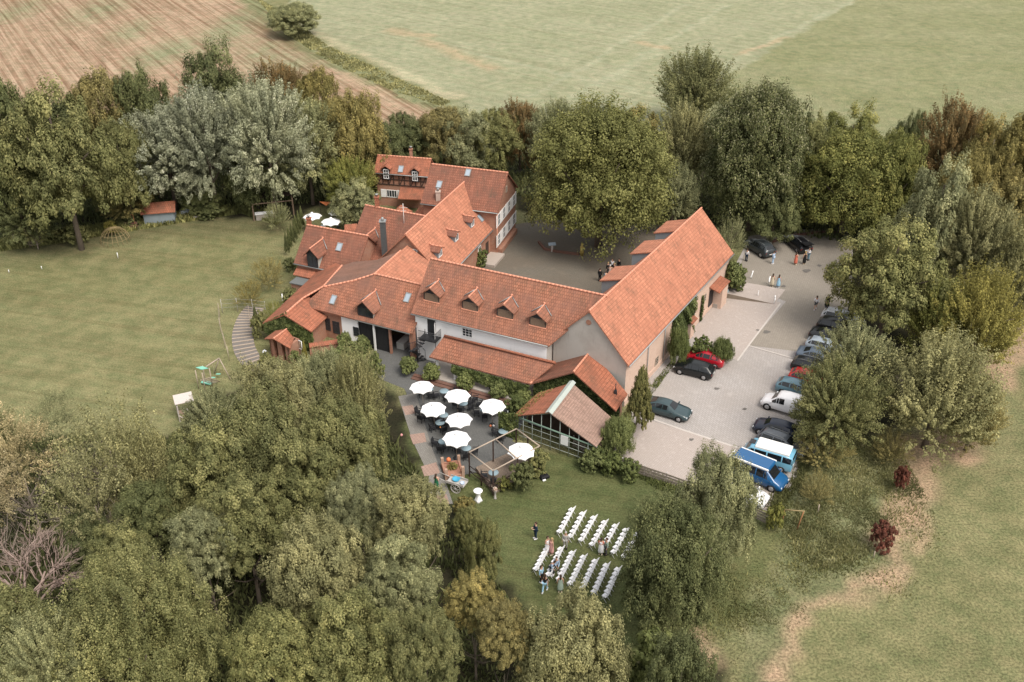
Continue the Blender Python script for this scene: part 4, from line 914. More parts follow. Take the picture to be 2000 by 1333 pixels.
T = [
 # upper left row
 ('dark broad tree at the left edge, tallest of the row behind the lawn', 35, 155, 478, 185, 'round1', 'dark'),
 ('dark round tree behind and between the two big trees at the far left', 150, 195, 440, 150, 'round2', 'dark'),
 ('large mid-green tree hanging over the lawn left of the blue shed', 160, 180, 488, 200, 'round3', 'mid'),
 ('olive brown-tinged tree at the field edge left of the dark twin', 232, 142, 400, 125, 'round2', 'olive'),
 ('dark round-topped tree against the stubble field, left of the silver trees', 315, 125, 390, 125, 'round1', 'dark'),
 ('dense dark green tree highest against the stubble field', 450, 95, 350, 150, 'round3', 'dark'),
 ('rust-coloured tree right of the dense dark green one', 560, 130, 330, 110, 'feather1', 'rust'),
 ('rust and olive tree right of the other rust-coloured one', 632, 138, 350, 110, 'round2', 'gold'),
 ('mid-green tree low between the dark trees and silver trees', 262, 240, 440, 120, 'round2', 'mid'),
 ('silver-leaved tree nearest the blue shed, leaning left', 345, 222, 412, 165, 'feather2', 'silver'),
 ('tall silver-leaved tree, middle of the three silver ones', 425, 182, 415, 150, 'feather1', 'silver'),
 ('silver-leaved tree behind the carport, top against the rust trees', 540, 176, 420, 165, 'feather2', 'silver'),
 ('light grey-green tree on the right flank of the silver trees', 612, 200, 400, 130, 'feather1', 'greygreen'),
 ('olive-gold tree at the field tip right of the silver trees', 700, 178, 390, 130, 'spiky1', 'olive'),
 ('small dark tree at the right foot of the olive-gold tree', 752, 245, 370, 100, 'round2', 'dark'),
 ('yellow-green young tree above the silver-green bush by the parasols', 690, 315, 425, 90, 'feather1', 'bright'),
 ('silver-green rounded tree next to the timbered house', 700, 355, 448, 92, 'round3', 'greygreen'),
 ('dark thin tree hanging behind the carport', 505, 290, 410, 110, 'weep1', 'dark'),
 ('dark low tree on the left lawn edge under the big crowns', 60, 370, 482, 110, 'feather1', 'dark'),
 ('dark little tree with pale stem left of the wire dome', 75, 425, 487, 70, 'sparse1', 'mid'),
 ('brown-olive low tree behind the blue shed', 255, 350, 428, 100, 'feather1', 'olive'),
 ('dark low tree right of the blue shed', 395, 370, 418, 80, 'round2', 'dark'),
 ('yellow-green sapling by the wire dome', 218, 432, 460, 26, 'round2', 'yellow'),
 # belt behind the houses
 ('dark evergreen clump at the tip of the stubble field', 800, 222, 345, 100, 'round1', 'dark'),
 ('olive tree behind the timbered house chimney', 868, 210, 345, 105, 'round2', 'olive'),
 ('grey-green tree behind the brick house roof', 915, 222, 350, 110, 'round3', 'greygreen'),
 ('dark green tree behind the right end of the brick house roof', 975, 215, 350, 105, 'round1', 'mid'),
 ('orange-tipped tree in the belt left of the great walnut', 1015, 203, 340, 85, 'feather1', 'rust'),
 ('pale grey-green tree peeping over the great walnut', 1085, 205, 360, 100, 'feather1', 'greygreen'),
 ('pale spiky tree just right of the first pale tree over the great walnut', 1150, 200, 350, 70, 'spiky1', 'silver'),
 ('olive tree behind the right shoulder of the great walnut', 1235, 215, 370, 110, 'round3', 'olive'),
 ('huge domed olive-green walnut tree standing in the courtyard', 1168, 212, 482, 266, 'big', 'walnut'),
 ('round solitary olive tree out in the hay field', 1350, 108, 250, 148, 'fine1', 'mid'),
 ('mixed grey-olive tree between the great walnut and the chestnut', 1325, 212, 400, 115, 'feather1', 'sage'),
 ('dark grey tree just above the barn ridge', 1310, 330, 455, 90, 'feather1', 'greygreen'),
 ('towering dark horse chestnut with pale tips behind the barn', 1462, 168, 450, 196, 'chest', 'chest'),
 ('dark low tree at the foot of the chestnut by the car park', 1505, 370, 478, 110, 'round3', 'dark'),
 ('dark tree behind the right flank of the chestnut', 1565, 222, 420, 130, 'round1', 'mid'),
 ('green tree in the belt on the hay field side, right of the chestnut', 1640, 218, 410, 150, 'round3', 'bright'),
 ('broad bright green tree overhanging the top of the car park', 1640, 268, 462, 190, 'big2', 'bright'),
 ('green tree with a yellow spray at the top right of the car park', 1715, 262, 470, 120, 'round2', 'bright'),
 ('small dark tree sticking out of the belt at the hay field edge', 1755, 215, 380, 70, 'round1', 'dark'),
 ('brown-red tree of the right belt, left of the orange corner tree', 1830, 208, 430, 130, 'feather1', 'rust'),
 ('olive-brown tree in front of the brown-red one', 1890, 240, 470, 130, 'round3', 'gold'),
 ('orange-brown tree in the upper right corner', 1970, 208, 460, 150, 'round2', 'gold'),
 ('dark olive tree under the orange corner tree at the right edge', 1955, 335, 520, 150, 'round1', 'olive'),
 ('olive-gold tree below the brown-red tree', 1850, 300, 500, 110, 'round2', 'gold'),
 ('tall grey-green tree with billowing top above the car park trees', 1795, 325, 580, 150, 'round3', 'greygreen'),
 ('grey-green tree on the right shoulder of the billowing one', 1870, 385, 600, 140, 'feather1', 'sage'),
 ('pale greyish tree at the right edge beyond the yellow tree', 1965, 450, 640, 130, 'fine1', 'sage'),
 ('large green tree leaning over the top of the parked car row', 1715, 442, 668, 215, 'round3', 'mid'),
 ('green-gold tree between the large green tree and the yellow one', 1815, 560, 705, 120, 'fine1', 'bright'),
 ('yellow-leaved tree at the bend of the dry track', 1885, 540, 722, 165, 'fine1', 'yellow'),
 ('feathery ash tree over the middle of the parked car row', 1650, 648, 800, 134, 'feather1', 'greygreen'),
 ('dense feathery ash tree over the white van', 1617, 724, 885, 148, 'feather2', 'mid'),
 ('wide domed willow thicket right of the feathery ash', 1805, 675, 875, 225, 'fine1', 'sage'),
 ('olive willow bush on the right rim of the willow thicket', 1885, 760, 880, 110, 'fine1', 'olive'),
 # beside the barn
 ('upright willow bush behind the north corner of the barn', 1422, 430, 512, 62, 'fine2', 'greygreen'),
 ('clipped round bush beside the barn porch', 1429, 515, 574, 52, 'ball', 'hedge'),
 # wedding lawn
 ('grey-green tree behind the fence, beside the white car', 1384, 890, 1105, 150, 'spiky2', 'greygreen'),
 ('large dark tree leaning over the right rows of chairs', 1298, 988, 1240, 190, 'big', 'dark'),
 ('loose grey-green tree at the bottom, below the rows of chairs', 1112, 1190, 1420, 215, 'spiky2', 'sage'),
 ('dark tree cut off at the bottom edge right of the loose one', 1310, 1255, 1480, 150, 'round2', 'dark'),
 ('yellow-brown tree on the left rim of the wedding lawn', 930, 1130, 1330, 105, 'round3', 'olive'),
 ('olive tree on the rim of the wedding lawn near the bottom', 985, 1190, 1400, 110, 'round2', 'olive'),
 ('small green tree with orange berries left of the wedding lawn', 945, 1020, 1150, 75, 'round2', 'mid'),
 # wood in the lower left
 ('light green tree topping the wood, just below the curved steps', 560, 712, 960, 160, 'spiky1', 'sage'),
 ('grey-green willowy tree of the wood next to the garden path', 708, 700, 900, 105, 'fine1', 'sage'),
 ('silvery low tree of the wood below the brick garden wall', 640, 690, 860, 120, 'spiky2', 'greygreen'),
 ('grey-green tree on the wood edge by the garden kitchen', 448, 778, 985, 115, 'feather1', 'greygreen'),
 ('big olive-green tree in the middle of the wood', 540, 780, 1050, 200, 'spiky1', 'mid'),
 ('big olive-green tree of the wood beside the garden path', 685, 795, 1030, 165, 'spiky2', 'mid'),
 ('spreading tree of the wood left of the big middle tree', 440, 850, 1100, 180, 'round3', 'mid'),
 ('dark tree of the wood under the big middle trees', 610, 880, 1110, 180, 'round3', 'mid'),
 ('silver-tipped tree of the wood above the garden path end', 718, 930, 1160, 115, 'spiky1', 'greygreen'),
 ('broad silvery tree on the right rim of the wood by the cart', 812, 950, 1190, 145, 'spiky2', 'sage'),
 ('round dense tree of the wood with pale highlights', 510, 950, 1190, 170, 'round3', 'mid'),
 ('grey-topped tree left of the dense round tree in the wood', 430, 1010, 1230, 130, 'round2', 'greygreen'),
 ('light-topped spreading tree in the lower middle of the wood', 645, 1035, 1280, 190, 'spiky2', 'sage'),
 ('grey-green tree of the wood under the broad silvery one', 790, 1070, 1300, 150, 'round3', 'greygreen'),
 ('leafy tree at the bottom edge, right half of the wood', 700, 1185, 1420, 200, 'round3', 'mid'),
 ('leafy tree at the bottom edge beside the yellow-brown tree', 835, 1205, 1430, 150, 'spiky1', 'mid'),
 ('dark tree at the bottom edge between two leafy ones', 560, 1215, 1440, 170, 'round2', 'mid'),
 ('massive light green tree at the bottom left of the wood', 305, 1118, 1410, 330, 'huge', 'mid'),
 ('dark tree in the bottom left corner', 60, 1180, 1420, 220, 'round2', 'mid'),
 ('fine-leaved green tree right of the bottom left corner tree', 150, 1235, 1470, 170, 'feather2', 'greygreen'),
 ('small rounded green tree above the massive light green one', 275, 1040, 1240, 140, 'round3', 'mid'),
 ('grey sparse tree with visible branches in the left wood', 220, 890, 1120, 190, 'sparse1', 'sage'),
 ('grey sparse tree above the other grey one, nearer the lawn', 255, 810, 1030, 220, 'sparse1', 'sage'),
 ('sparse greyish tree of the wood left of the garden kitchen', 320, 845, 1060, 140, 'fine1', 'sage'),
 ('straw-yellow sparse tree on the left rim of the wood', 80, 820, 1040, 150, 'sparse1', 'straw'),
 ('yellow thinning tree at the left edge of the picture', 25, 900, 1120, 150, 'sparse1', 'straw'),
 ('thin olive tree at the left edge against the lawn', 20, 790, 985, 120, 'fine1', 'sage'),
 ('bare-topped grey bush standing up from the wood into the lawn', 150, 775, 960, 100, 'sparse1', 'greygreen'),
 ('dark tree deep in the left wood', 330, 950, 1150, 130, 'round2', 'dark'),
 ('dark gap-filling tree behind the dead one', 200, 1015, 1165, 110, 'round1', 'dark'),
]
for e in T:
    lb, cx, ty, by, w, pk, mt = e
    tree(lb, cx, ty, by, w, pk, mt, name='horse_chestnut' if 'chestnut with' in lb else 'walnut_tree' if 'walnut tree' in lb else 'tree', trunk='twig' if pk == 'sparse1' else 'std', low=.02 if pk in ('big', 'huge', 'fine1', 'chest') else .12 if mt == 'silver' else .04, group=None)
# dead bare tree
b = P(80, 1235); dt = thing('bare_tree', 'leafless pinkish-grey tree in the left wood', 'tree', (b.x, b.y, 0), .4)
def bare(m, p, d, L, r, depth, rng):
    e = p+d*L; m.tube([p, p.lerp(e, .5)+V(rng.uniform(-.1, .1), rng.uniform(-.1, .1), .06)*L, e], [r, r*.8, r*.6], 5 if depth > 2 else 3)
    if depth == 0: return
    for k in range(3 if depth > 1 else 4):
        nd = (d+V(rng.uniform(-.75, .75), rng.uniform(-.75, .75), rng.uniform(-.25, .45))).normalized()
        bare(m, p.lerp(e, rng.uniform(.55, 1)), nd, L*rng.uniform(.62, .82), r*.58, depth-1, rng)
rng = random.Random(4); m = MB(); m.tube([(0, 0, -.2), (0, 0, 3.0)], [.26, .2], 8); m.build('trunk', BARKP, dt); m = MB()
for k in range(8):
    a = k*.8; bare(m, V(0, 0, 2.0+k*.15), V(math.cos(a)*.75, math.sin(a)*.75, .9).normalized(), 2.9, .12, 4, rng)
m.build('branches', plain('dead_bark', (.34, .255, .22), .95, var=.2), dt)
# field-side bush, conifer, shrubs, topiary
S = [
 ('dark rounded thicket out on the strip between the two fields', 578, 8, 72, 98, 'round2', 'greygreen', 'bush', 0),
 ('smaller dark bush on the left of the field thicket', 548, 18, 50, 45, 'bush1', 'dark', 'bush', 0),
 ('tall brownish-green cypress against the barn corner', 1245, 720, 848, 66, 'cone', 'conifer', 'conifer', 0),
 ('bamboo-like bush between the cypress and the trellis shed', 1205, 815, 893, 70, 'weep1', 'hedge', 'bush', 0),
 ('round light green bush in front of the carport', 544, 398, 450, 56, 'fine2', 'greygreen', 'bush', 0),
 ('dark maroon-leaved shrub at the top of the dry track', 1757, 912, 958, 30, 'bush1', 'maroon', 'shrub', 0),
 ('larger maroon-leaved shrub in the bend of the dry track', 1716, 1022, 1074, 50, 'bush1', 'maroon', 'shrub', 0),
 ('pale green shrub at the end of the plank fence', 1512, 985, 1035, 38, 'bush1', 'bright', 'shrub', 0),
 ('dark shrub on the slope below the deck', 1022, 905, 958, 52, 'bush1', 'dark', 'shrub', 0),
 ('green shrub between the deck and the trellis shed', 1045, 880, 925, 50, 'bush1', 'mid', 'shrub', 0),
 ('low pale plant at the foot of the deck corner', 985, 935, 958, 30, 'bush1', 'bright', 'shrub', 0),
 ('rust-tinted shrub behind the white cloth table', 905, 975, 1010, 45, 'bush1', 'gold', 'shrub', 0),
 ('dark shrub mass on the wood rim under the rust-tinted one', 915, 995, 1060, 60, 'round2', 'mid', 'shrub', 0),
 ('dense bush in front of the white wall of the gatehouse', 677, 652, 700, 36, 'ball', 'hedge', 'bush', 0),
 ('clipped ball bush before the black carriage door', 711, 658, 698, 34, 'ball', 'hedge', 'topiary_ball', 0),
 ('broad green bush below the gatehouse bushes', 690, 672, 735, 75, 'bush1', 'hedge', 'bush', 0),
 ('green bush beside the carriage entrance paving', 735, 692, 745, 36, 'bush1', 'hedge', 'bush', 0),
 ('yellow-green dwarf conifer beside the garden gate', 597, 668, 708, 14, 'cone', 'yellow', 'conifer', 0),
 ('round bush among the kiosk plants', 575, 685, 708, 26, 'bush1', 'hedge', 'shrub', 0),
 ('bush at the left corner of the brick kiosk', 520, 690, 716, 30, 'bush1', 'mid', 'shrub', 0),
 ('bush behind the brick kiosk by the ivy gable', 510, 610, 660, 34, 'bush1', 'mid', 'shrub', 0),
 ('ferny bush between curved steps and ivy gable wing', 540, 590, 635, 50, 'fine2', 'bright', 'bush', 0),
 ('brown-green sprawling shrub on the lawn west of the houses', 528, 505, 565, 70, 'fine2', 'olive', 'bush', 0),
 ('low brown-green shrub lower on the lawn edge', 490, 550, 600, 60, 'fine2', 'gold', 'bush', 0),
 ('green shrub beside the brick annex', 570, 565, 600, 36, 'bush1', 'mid', 'shrub', 0),
 ('slim dark shrub at the head of the curved steps', 502, 600, 640, 14, 'cone', 'dark', 'shrub', 0),
 ('small dark hedge corner by the west house', 568, 505, 530, 26, 'bush1', 'dark', 'shrub', 0),
 ('climbing shrub on the brick wing wall in the courtyard', 935, 485, 520, 34, 'bush1', 'ivy', 'shrub', 0),
 ('leafy mound arching over the wall beside the red car', 1408, 662, 712, 46, 'weep1', 'ivy', 'bush', 0),
 ('green hedge bridging between ivy wall and mound', 1368, 660, 700, 48, 'bush1', 'ivy', 'bush', 0),
 ('ivy bush at the barn wall beside the black hatchback', 1322, 640, 715, 44, 'weep1', 'ivy', 'bush', 0),
 ('dark low bush under the belt left of the sign', 150, 440, 478, 50, 'bush1', 'mid', 'shrub', 0),
 ('small bush under the trees left of the wire dome', 130, 445, 470, 40, 'bush1', 'mid', 'shrub', 0),
 ('low bush left of the blue shed', 255, 405, 440, 40, 'bush1', 'dark', 'shrub', 0),
 ('low dark bush right of the white tub', 410, 400, 425, 50, 'bush1', 'dark', 'shrub', 0),
 ('bush in the rough grass beyond the blue van', 1590, 930, 985, 70, 'fine2', 'olive', 'bush', 0),
 ('low thicket at the foot of the feathery ash', 1600, 850, 905, 110, 'fine2', 'olive', 'bush', 0),
 ('brownish bush at the foot of the willow thicket', 1735, 850, 905, 80, 'fine2', 'olive', 'bush', 0),
 ('leafy mound at the bottom edge beyond the large dark tree', 1270, 1250, 1380, 130, 'bush1', 'hedge', 'bush', 0),
 ('bush on the ledge left of the trellis shed', 1010, 775, 812, 44, 'bush1', 'ivy', 'bush', 0),
 ('bush on the right of the trellis shed roof', 1155, 880, 915, 50, 'bush1', 'hedge', 'bush', 0),
]
for lb, cx, ty, by, w, pk, mt, nm, _ in S: tree(lb, cx, ty, by, w, pk, mt, name=nm, trunk=None, low=0)
for k, (cx, cy) in enumerate(((797, 716), (843, 729), (910, 747), (973, 766), (1021, 782))):
    tree(('clipped hedge ball at the %s of the terrace steps' % ('left end', 'x', 'middle', 'x', 'right end')[k]) if k not in (1, 3) else ('clipped hedge ball beside the canopy post, second from the left', '', 'clipped hedge ball above the lone right parasol, fourth from the left')[k-1], cx, cy-17, cy+15, 38, 'ball', 'hedge', name='topiary_ball', group='hedge balls along the terrace', trunk=None, low=0)
for k in range(7):   # row of slim conifers
    cx, cy = 562+k*5.2-(k > 3)*2, 495-k*8.5
    tree('slim dark conifer in the hedge row above the lawn, number %s from the near end' % ('first', 'second', 'third', 'fourth', 'fifth', 'sixth', 'last')[k], cx, cy-40, cy+5, 12, 'cone', 'dark', name='columnar_conifer', group='slim conifers behind the west house', trunk=None, low=0)
for k, (cx, cy, w) in enumerate(((1165, 890, 44), (1195, 905, 48), (1225, 918, 46))):
    tree(('leafy bush on the fence nearest the trellis shed', 'leafy bush in the middle of the fence growth', 'leafy bush where the fence planks start to show')[k], cx, cy-18, cy+18, w, 'bush1', 'ivy', name='bush', trunk=None, low=0)

# ivy and wall climbers
def ivy(label, quad, n, leaf=.3, mat='ivy', thick=.25, keep=None, group=None):
    a, b, c, d = [Vector(q) for q in quad]; rng = np.random.RandomState(len(label)*7+n)
    A = np.array([tuple(q) for q in (a, b, c, d)]); u, v = rng.rand(n, 1), rng.rand(n, 1)
    p = A[0]*(1-u)*(1-v)+A[1]*u*(1-v)+A[2]*u*v+A[3]*(1-u)*v
    nn = np.array(tuple((b-a).cross(d-a).normalized())); 
    if nn[1] > 0: nn = -nn
    edge = np.minimum(np.minimum(u, 1-u), np.minimum(v, 1-v))[:, 0]; k = edge+rng.rand(n)*.12 > .07
    bl = vnoise(p[:, 0]*3+p[:, 2], p[:, 1]*3+p[:, 2]*2, 1.0, 3)
    p = p+nn*((.06+thick*bl)[:, None]*rng.rand(n, 1)+.05); p = p[k]
    m = len(p); N = nn+rng.normal(size=(m, 3))*.6+np.array([0, 0, .5])
    me = leaves('climbing_ivy', p, N, leaf*rng.uniform(.6, 1.3, m), .4+(bl[k]-.5)*.6+rng.uniform(-.2, .25, m), rng, mat=LM[mat])
    return tag(link(bpy.data.objects.new('climbing_ivy', me)), label, 'ivy', group)
t0_, t1_ = fB.wallhit(1306, 700, .35)[0], fB.wallhit(1347, 640, .35)[0]
ivy('ivy covering the barn side wall beside the black hatchback', [fB.W(t0_, .33, 0), fB.W(t1_, .33, 0), fB.W(t1_, .33, 4.7), fB.W(t0_, .33, 4.7)], 9000, thick=.7)
ga, gb = g0+inn if False else V(*wp[7].xy, 0), fK.W(0, 0, 0)
so = fK.u*.33
ivy('ivy on the left half of the small gable behind the kiosk', [ga+so+V(0, 0, 1.2), ga.lerp(gb, .52)+so+V(0, 0, .4), ga.lerp(gb, .5)+so+V(0, 0, 4.4), ga+so+V(0, 0, 2.5)], 3500, .24)
ivy('ivy on the right half of the small gable behind the kiosk', [ga.lerp(gb, .45)+so+V(0, 0, .2), gb+so+V(0, 0, 0), gb+so+V(0, 0, 2.5), ga.lerp(gb, .45)+so+V(0, 0, 4.3)], 3500, .24)
ivy('ivy draped under the lower edge of the canopy roof', [fC.W(2.6, .1, 1.2), fC.W(fC.L, .1, .6), fC.W(fC.L, .1, 2.3), fC.W(2.6, .1, 2.3)], 4200, .26)
e0, e1 = P(1035, 750, 0.0), P(1203, 803, 0.0)
hA, hB = V(*P(1035, 750, 2.5).xy, 0)+off*.9, V(*P(1203, 803, 2.5).xy, 0)+off*.9
hM = V(*rl[0].xy, 0)+off*.9
ivy('ivy hiding the wall under the left half of the garden hall gable', [hA, hM, hM+V(0, 0, 4.2), hA+V(0, 0, 2.4)], 4200, .28)
ivy('ivy hiding the wall under the right half of the garden hall gable', [hM, hB, hB+V(0, 0, 2.3), hM+V(0, 0, 4.2)], 3800, .28)
ivy('dried creeper lying over the patchy left slope of the trellis shed', [la+V(0, 0, .08), lbk+V(0, 0, .08), lbk.lerp(rb, .5)+V(0, 0, .1), la.lerp(ra, .25)+V(0, 0, .1)], 1100, .26, 'gold', .2)
ivy('green creeper on the left corner posts of the trellis shed', [f0-fd*1.6, f0+fd*.5, f0+fd*.5+V(0, 0, 3), f0-fd*1.6+V(0, 0, 2.6)], 1300, .26)
ivy('thin vine climbing the barn wall below a window', [fB.W(fB.wallhit(1368, 600, .35)[0]-.2, .33, 0), fB.W(fB.wallhit(1368, 600, .35)[0]+.4, .33, 0), fB.W(fB.wallhit(1368, 600, .35)[0]+.2, .33, 3.3), fB.W(fB.wallhit(1368, 600, .35)[0], .33, 3.3)], 500, .22)

# tall weeds and grass as ground cover
def cover(name, label, pxpoly, n, h0, h1, mat, lean=.35, w=.12, seed=1, soft=0.):
    poly = GP(*pxpoly); A = np.array(poly); rng = np.random.RandomState(seed)
    pts = []; 
    while sum(len(q) for q in pts) < n:
        q = A.min(0)+rng.rand(n*3, 2)*(A.max(0)-A.min(0)); k = inpoly(q[:, 0]+(vnoise(q[:, 0], q[:, 1], 5, 31)-.5)*soft+rng.normal(size=len(q))*soft*.12, q[:, 1]+(vnoise(q[:, 0], q[:, 1], 5, 32)-.5)*soft+rng.normal(size=len(q))*soft*.12, poly); dn = vnoise(q[:, 0]+50, q[:, 1], 2.2, 11)*.6+vnoise(q[:, 0], q[:, 1], .9, 12)*.4
        pts.append(q[k & (dn+rng.rand(len(q))*.35 > .5)])
    q = np.concatenate(pts)[:n]; a = rng.rand(n)*6.28; h = rng.uniform(h0, h1, n)*(.5+vnoise(q[:, 0], q[:, 1], 4, 13)); d = np.stack([np.cos(a), np.sin(a)], 1)
    ln = rng.normal(size=(n, 2))*lean*h[:, None]; z = np.zeros((n, 1)); b = np.concatenate([q, z], 1)
    s = np.concatenate([d*w, z], 1); t = np.concatenate([q+ln, h[:, None]], 1); md = np.concatenate([q+ln*.35, h[:, None]*.6], 1)
    co_ = np.stack([b-s, b+s, md+s*.8, t], 1).reshape(-1, 3)
    me = np_mesh(name, co_, np.arange(n*4).reshape(n, 4), [LM[mat]]); at = me.attributes.new('tone', 'FLOAT', 'POINT')
    at.data.foreach_set('value', np.repeat(np.clip(.2+.7*rng.rand(n)*vnoise(q[:, 0], q[:, 1], 3, 14)*1.6, 0, 1), 4).astype(np.float32))
    o = link(bpy.data.objects.new(name, me)); return tag(o, label, 'weeds', kind='stuff')
cover('tall_weeds', 'tall dry weeds beyond the parked vans', [(1540, 960), (1580, 870), (1720, 850), (1760, 880), (1775, 960), (1740, 1010), (1700, 1080), (1640, 1130), (1560, 1180), (1470, 1240), (1400, 1340), (1385, 1340), (1430, 1180), (1500, 1060)], 26000, .06, .24, 'mid', w=.04, soft=9.)
cover('dry_grass', 'bleached grass tufts in the rough meadow', [(1560, 950), (1740, 880), (1740, 1000), (1690, 1090), (1600, 1120), (1540, 1060)], 5000, .1, .4, 'sage', w=.04, seed=2)
cover('verge_grass', 'long grass on the strip between the fields', [(500, -5), (560, 30), (640, 90), (780, 155), (880, 200), (860, 208), (760, 175), (640, 120), (560, 68)], 6000, .15, .4, 'sage', w=.2, seed=3)
cover('lawn_edge_weeds', 'weeds where the lawn meets the dark trees', [(0, 492), (0, 470), (120, 452), (330, 420), (480, 400), (560, 425), (540, 440), (470, 418), (330, 440), (120, 475)], 9000, .2, .7, 'mid', w=.12, seed=4)
cover('undergrowth', 'undergrowth on the floor of the left wood', [(-40, 850), (330, 860), (470, 760), (700, 770), (800, 900), (900, 1050), (1000, 1180), (1080, 1280), (1080, 1400), (-40, 1400)], 45000, .2, .8, 'dark', w=.09, seed=5)
cover('hedge_undergrowth', 'undergrowth under the upper tree belt', [(0, 250), (400, 250), (900, 300), (1600, 330), (2000, 330), (2000, 560), (1700, 480), (1620, 470), (1450, 450), (1300, 440), (1180, 430), (900, 350), (700, 390), (330, 420), (0, 470)], 40000, .3, 1.0, 'dark', w=.12, seed=6)
cover('edge_weeds', 'weeds along the foot of the barn wall and the car park rim', [(1262, 768), (1308, 708), (1318, 712), (1272, 775)], 700, .05, .3, 'ivy', w=.05, seed=8)
cover('rim_weeds', 'weeds fringing the car park under the trees', [(1595, 800), (1610, 800), (1575, 900), (1545, 975), (1508, 1010), (1498, 1004), (1535, 960), (1560, 890)], 5000, .05, .35, 'mid', w=.05, seed=9, soft=2.)
cover('fence_weeds', 'weeds growing along the plank fence', [(1190, 885), (1300, 936), (1440, 985), (1436, 1000), (1290, 960), (1180, 905)], 4500, .06, .4, 'hedge', w=.05, seed=10, soft=1.)
# ------------------------------------------------------------------ terrace, deck and garden things
STEPB = bricks('step_brick', (.20, .10, .075), (.15, .08, .06), (.12, .08, .065), .24, .12)
CONC = stained('concrete', (.36, .33, .30), (.27, .24, .21), .8, .5)
b = MB(); b.obox(fC.W(-.8, -.35, 0), fC.u*(fC.L+1.6), fC.n*3.9, V(0, 0, .34)); struct(b.build('porch_floor', CONC))
b = MB()
for k in range(2): b.obox(fC.W(-1.6, -.35-.42*(k+1), 0), fC.u*(fC.L+1.2), fC.n*.42, V(0, 0, .23-.115*k))
tag(b.build('terrace_steps', STEPB), 'long brown brick steps between terrace and canopy porch', 'steps')
# umbrellas
def mats(*c): return c
FAB = plain('white_canvas', (.86, .86, .87), .8, var=.03)
def make_umbrella():
    r = thing('parasol', 'x', 'parasol'); m = MB(); n = 8; R_ = 1.5; rim = []
    apex = V(0, 0, 2.75); 
    def edge(k): a = 2*math.pi*k/n; return V(math.cos(a)*R_, math.sin(a)*R_, 2.2)
    for k in range(n):
        a, b_ = edge(k), edge(k+1); sub = []
        for i in range(7):
            t = i/6; p = a.lerp(b_, t); s = 1-.05*math.sin(math.pi*t)+(1/ math.cos(math.pi/8)-1)*0; sub.append((V(p.x*s, p.y*s, 2.2+.07*math.sin(math.pi*t))))
        for i in range(6):
            q0, q1 = sub[i], sub[i+1]; m0, m1 = apex.lerp(q0, .5)-V(0, 0, .03), apex.lerp(q1, .5)-V(0, 0, .03)
            m.poly([apex, m0, m1]); m.poly([m0, q0, q1, m1]); m.poly([q0, q0-V(0, 0, .09), q1-V(0, 0, .09), q1])
            m.poly([apex-V(0, 0, .02), m1-V(0, 0, .02), m0-V(0, 0, .02)]); m.poly([m0-V(0, 0, .02), m1-V(0, 0, .02), q1-V(0, 0, .02), q0-V(0, 0, .02)])
    cn = m.build('canopy', FAB, r); v = MB(); v.lathe([(.22, 2.72), (.2, 2.8), (.05, 2.86), (.0, 2.88)], n=8); v.build('vent_cap', FAB, cn)
    m = MB()
    for k in range(n): m.tube([apex-V(0, 0, .06), edge(k)-V(0, 0, .03)], .012, 4)
    m.build('ribs', METAL, r)
    m = MB(); m.tube([(0, 0, .1), (0, 0, 2.8)], .03, 8); m.build('pole', WOODP, r); m = MB(); m.lathe([(0, 0), (.33, 0), (.33, .06), (.1, .12), (.05, .4), (0, .4)], n=14); m.build('base', DARKM, r); return r
um0 = make_umbrella(); first = True
UM = [(825, 754, 47, 'white octagonal parasol at the upper left of the terrace', .2), (893, 771, 50, 'white parasol above the black heap of stacked chairs', .1), (847, 796, 50, 'white parasol on the path side, second row of the terrace', .3),
      (961, 790, 51, 'lone white parasol at the right of the terrace by the shed', 0), (897, 818, 52, 'white parasol in the middle of the terrace', .15), (890, 854, 55, 'white parasol nearest the brick planter', .05),
      (1018, 877, 54, 'white parasol under the pergola beams on the deck', .25), (611, 421, 36, 'white parasol behind the west house chimney', .2), (646, 431, 38, 'white parasol in front, among the three behind the houses', .1), (657, 412, 30, 'white parasol half hidden by the silver-green tree', .3)]
for i, (px, py, w, lb, rz) in enumerate(UM):
    z = 2.45+(.35 if i == 6 else 0); p = P(px, py, z); s = w/2*mpp(p)/1.45
    o = um0 if i == 0 else copy_tree(um0); o.location = (p.x, p.y, .03+(.33 if i == 6 else 0)); o.rotation_euler.z = rz; o.scale = (s, s, 1); o.rotation_euler.x = (i*37 % 7-3)*.012; o.rotation_euler.y = (i*53 % 7-3)*.012
    o['label'] = lb; o['group'] = 'parasols on the terrace' if i < 7 else 'parasols in the back garden'
RATT = plain('black_rattan', (.022, .023, .026), .8, var=.3, vs=20)
TTOP = plain('blue_grey_tabletop', (.22, .30, .34), .35, var=.15)
def make_chair():
    r = thing('rattan_chair', 'x', 'chair'); m = MB(); m.box((0, 0, .43), (.5, .5, .07)); m.build('seat', RATT, r)
    m = MB(); m.grid([[(-.26, -.23, .45), (.26, -.23, .45), (.26, -.28, .45), (-.26, -.28, .45)], [(-.25, -.30, .9), (.25, -.30, .9), (.25, -.35, .9), (-.25, -.35, .9)]], sm=False); m.build('backrest', RATT, r)
    for sx in (-1, 1): m = MB(); m.box((sx*.26, -.02, .64), (.05, .5, .05)); m.build('armrest', RATT, r)
    for sx in (-1, 1):
        for sy in (-1, 1): m = MB(); m.box((sx*.23, sy*.22, .2), (.045, .045, .4)); m.build('leg', RATT, r)
    return r
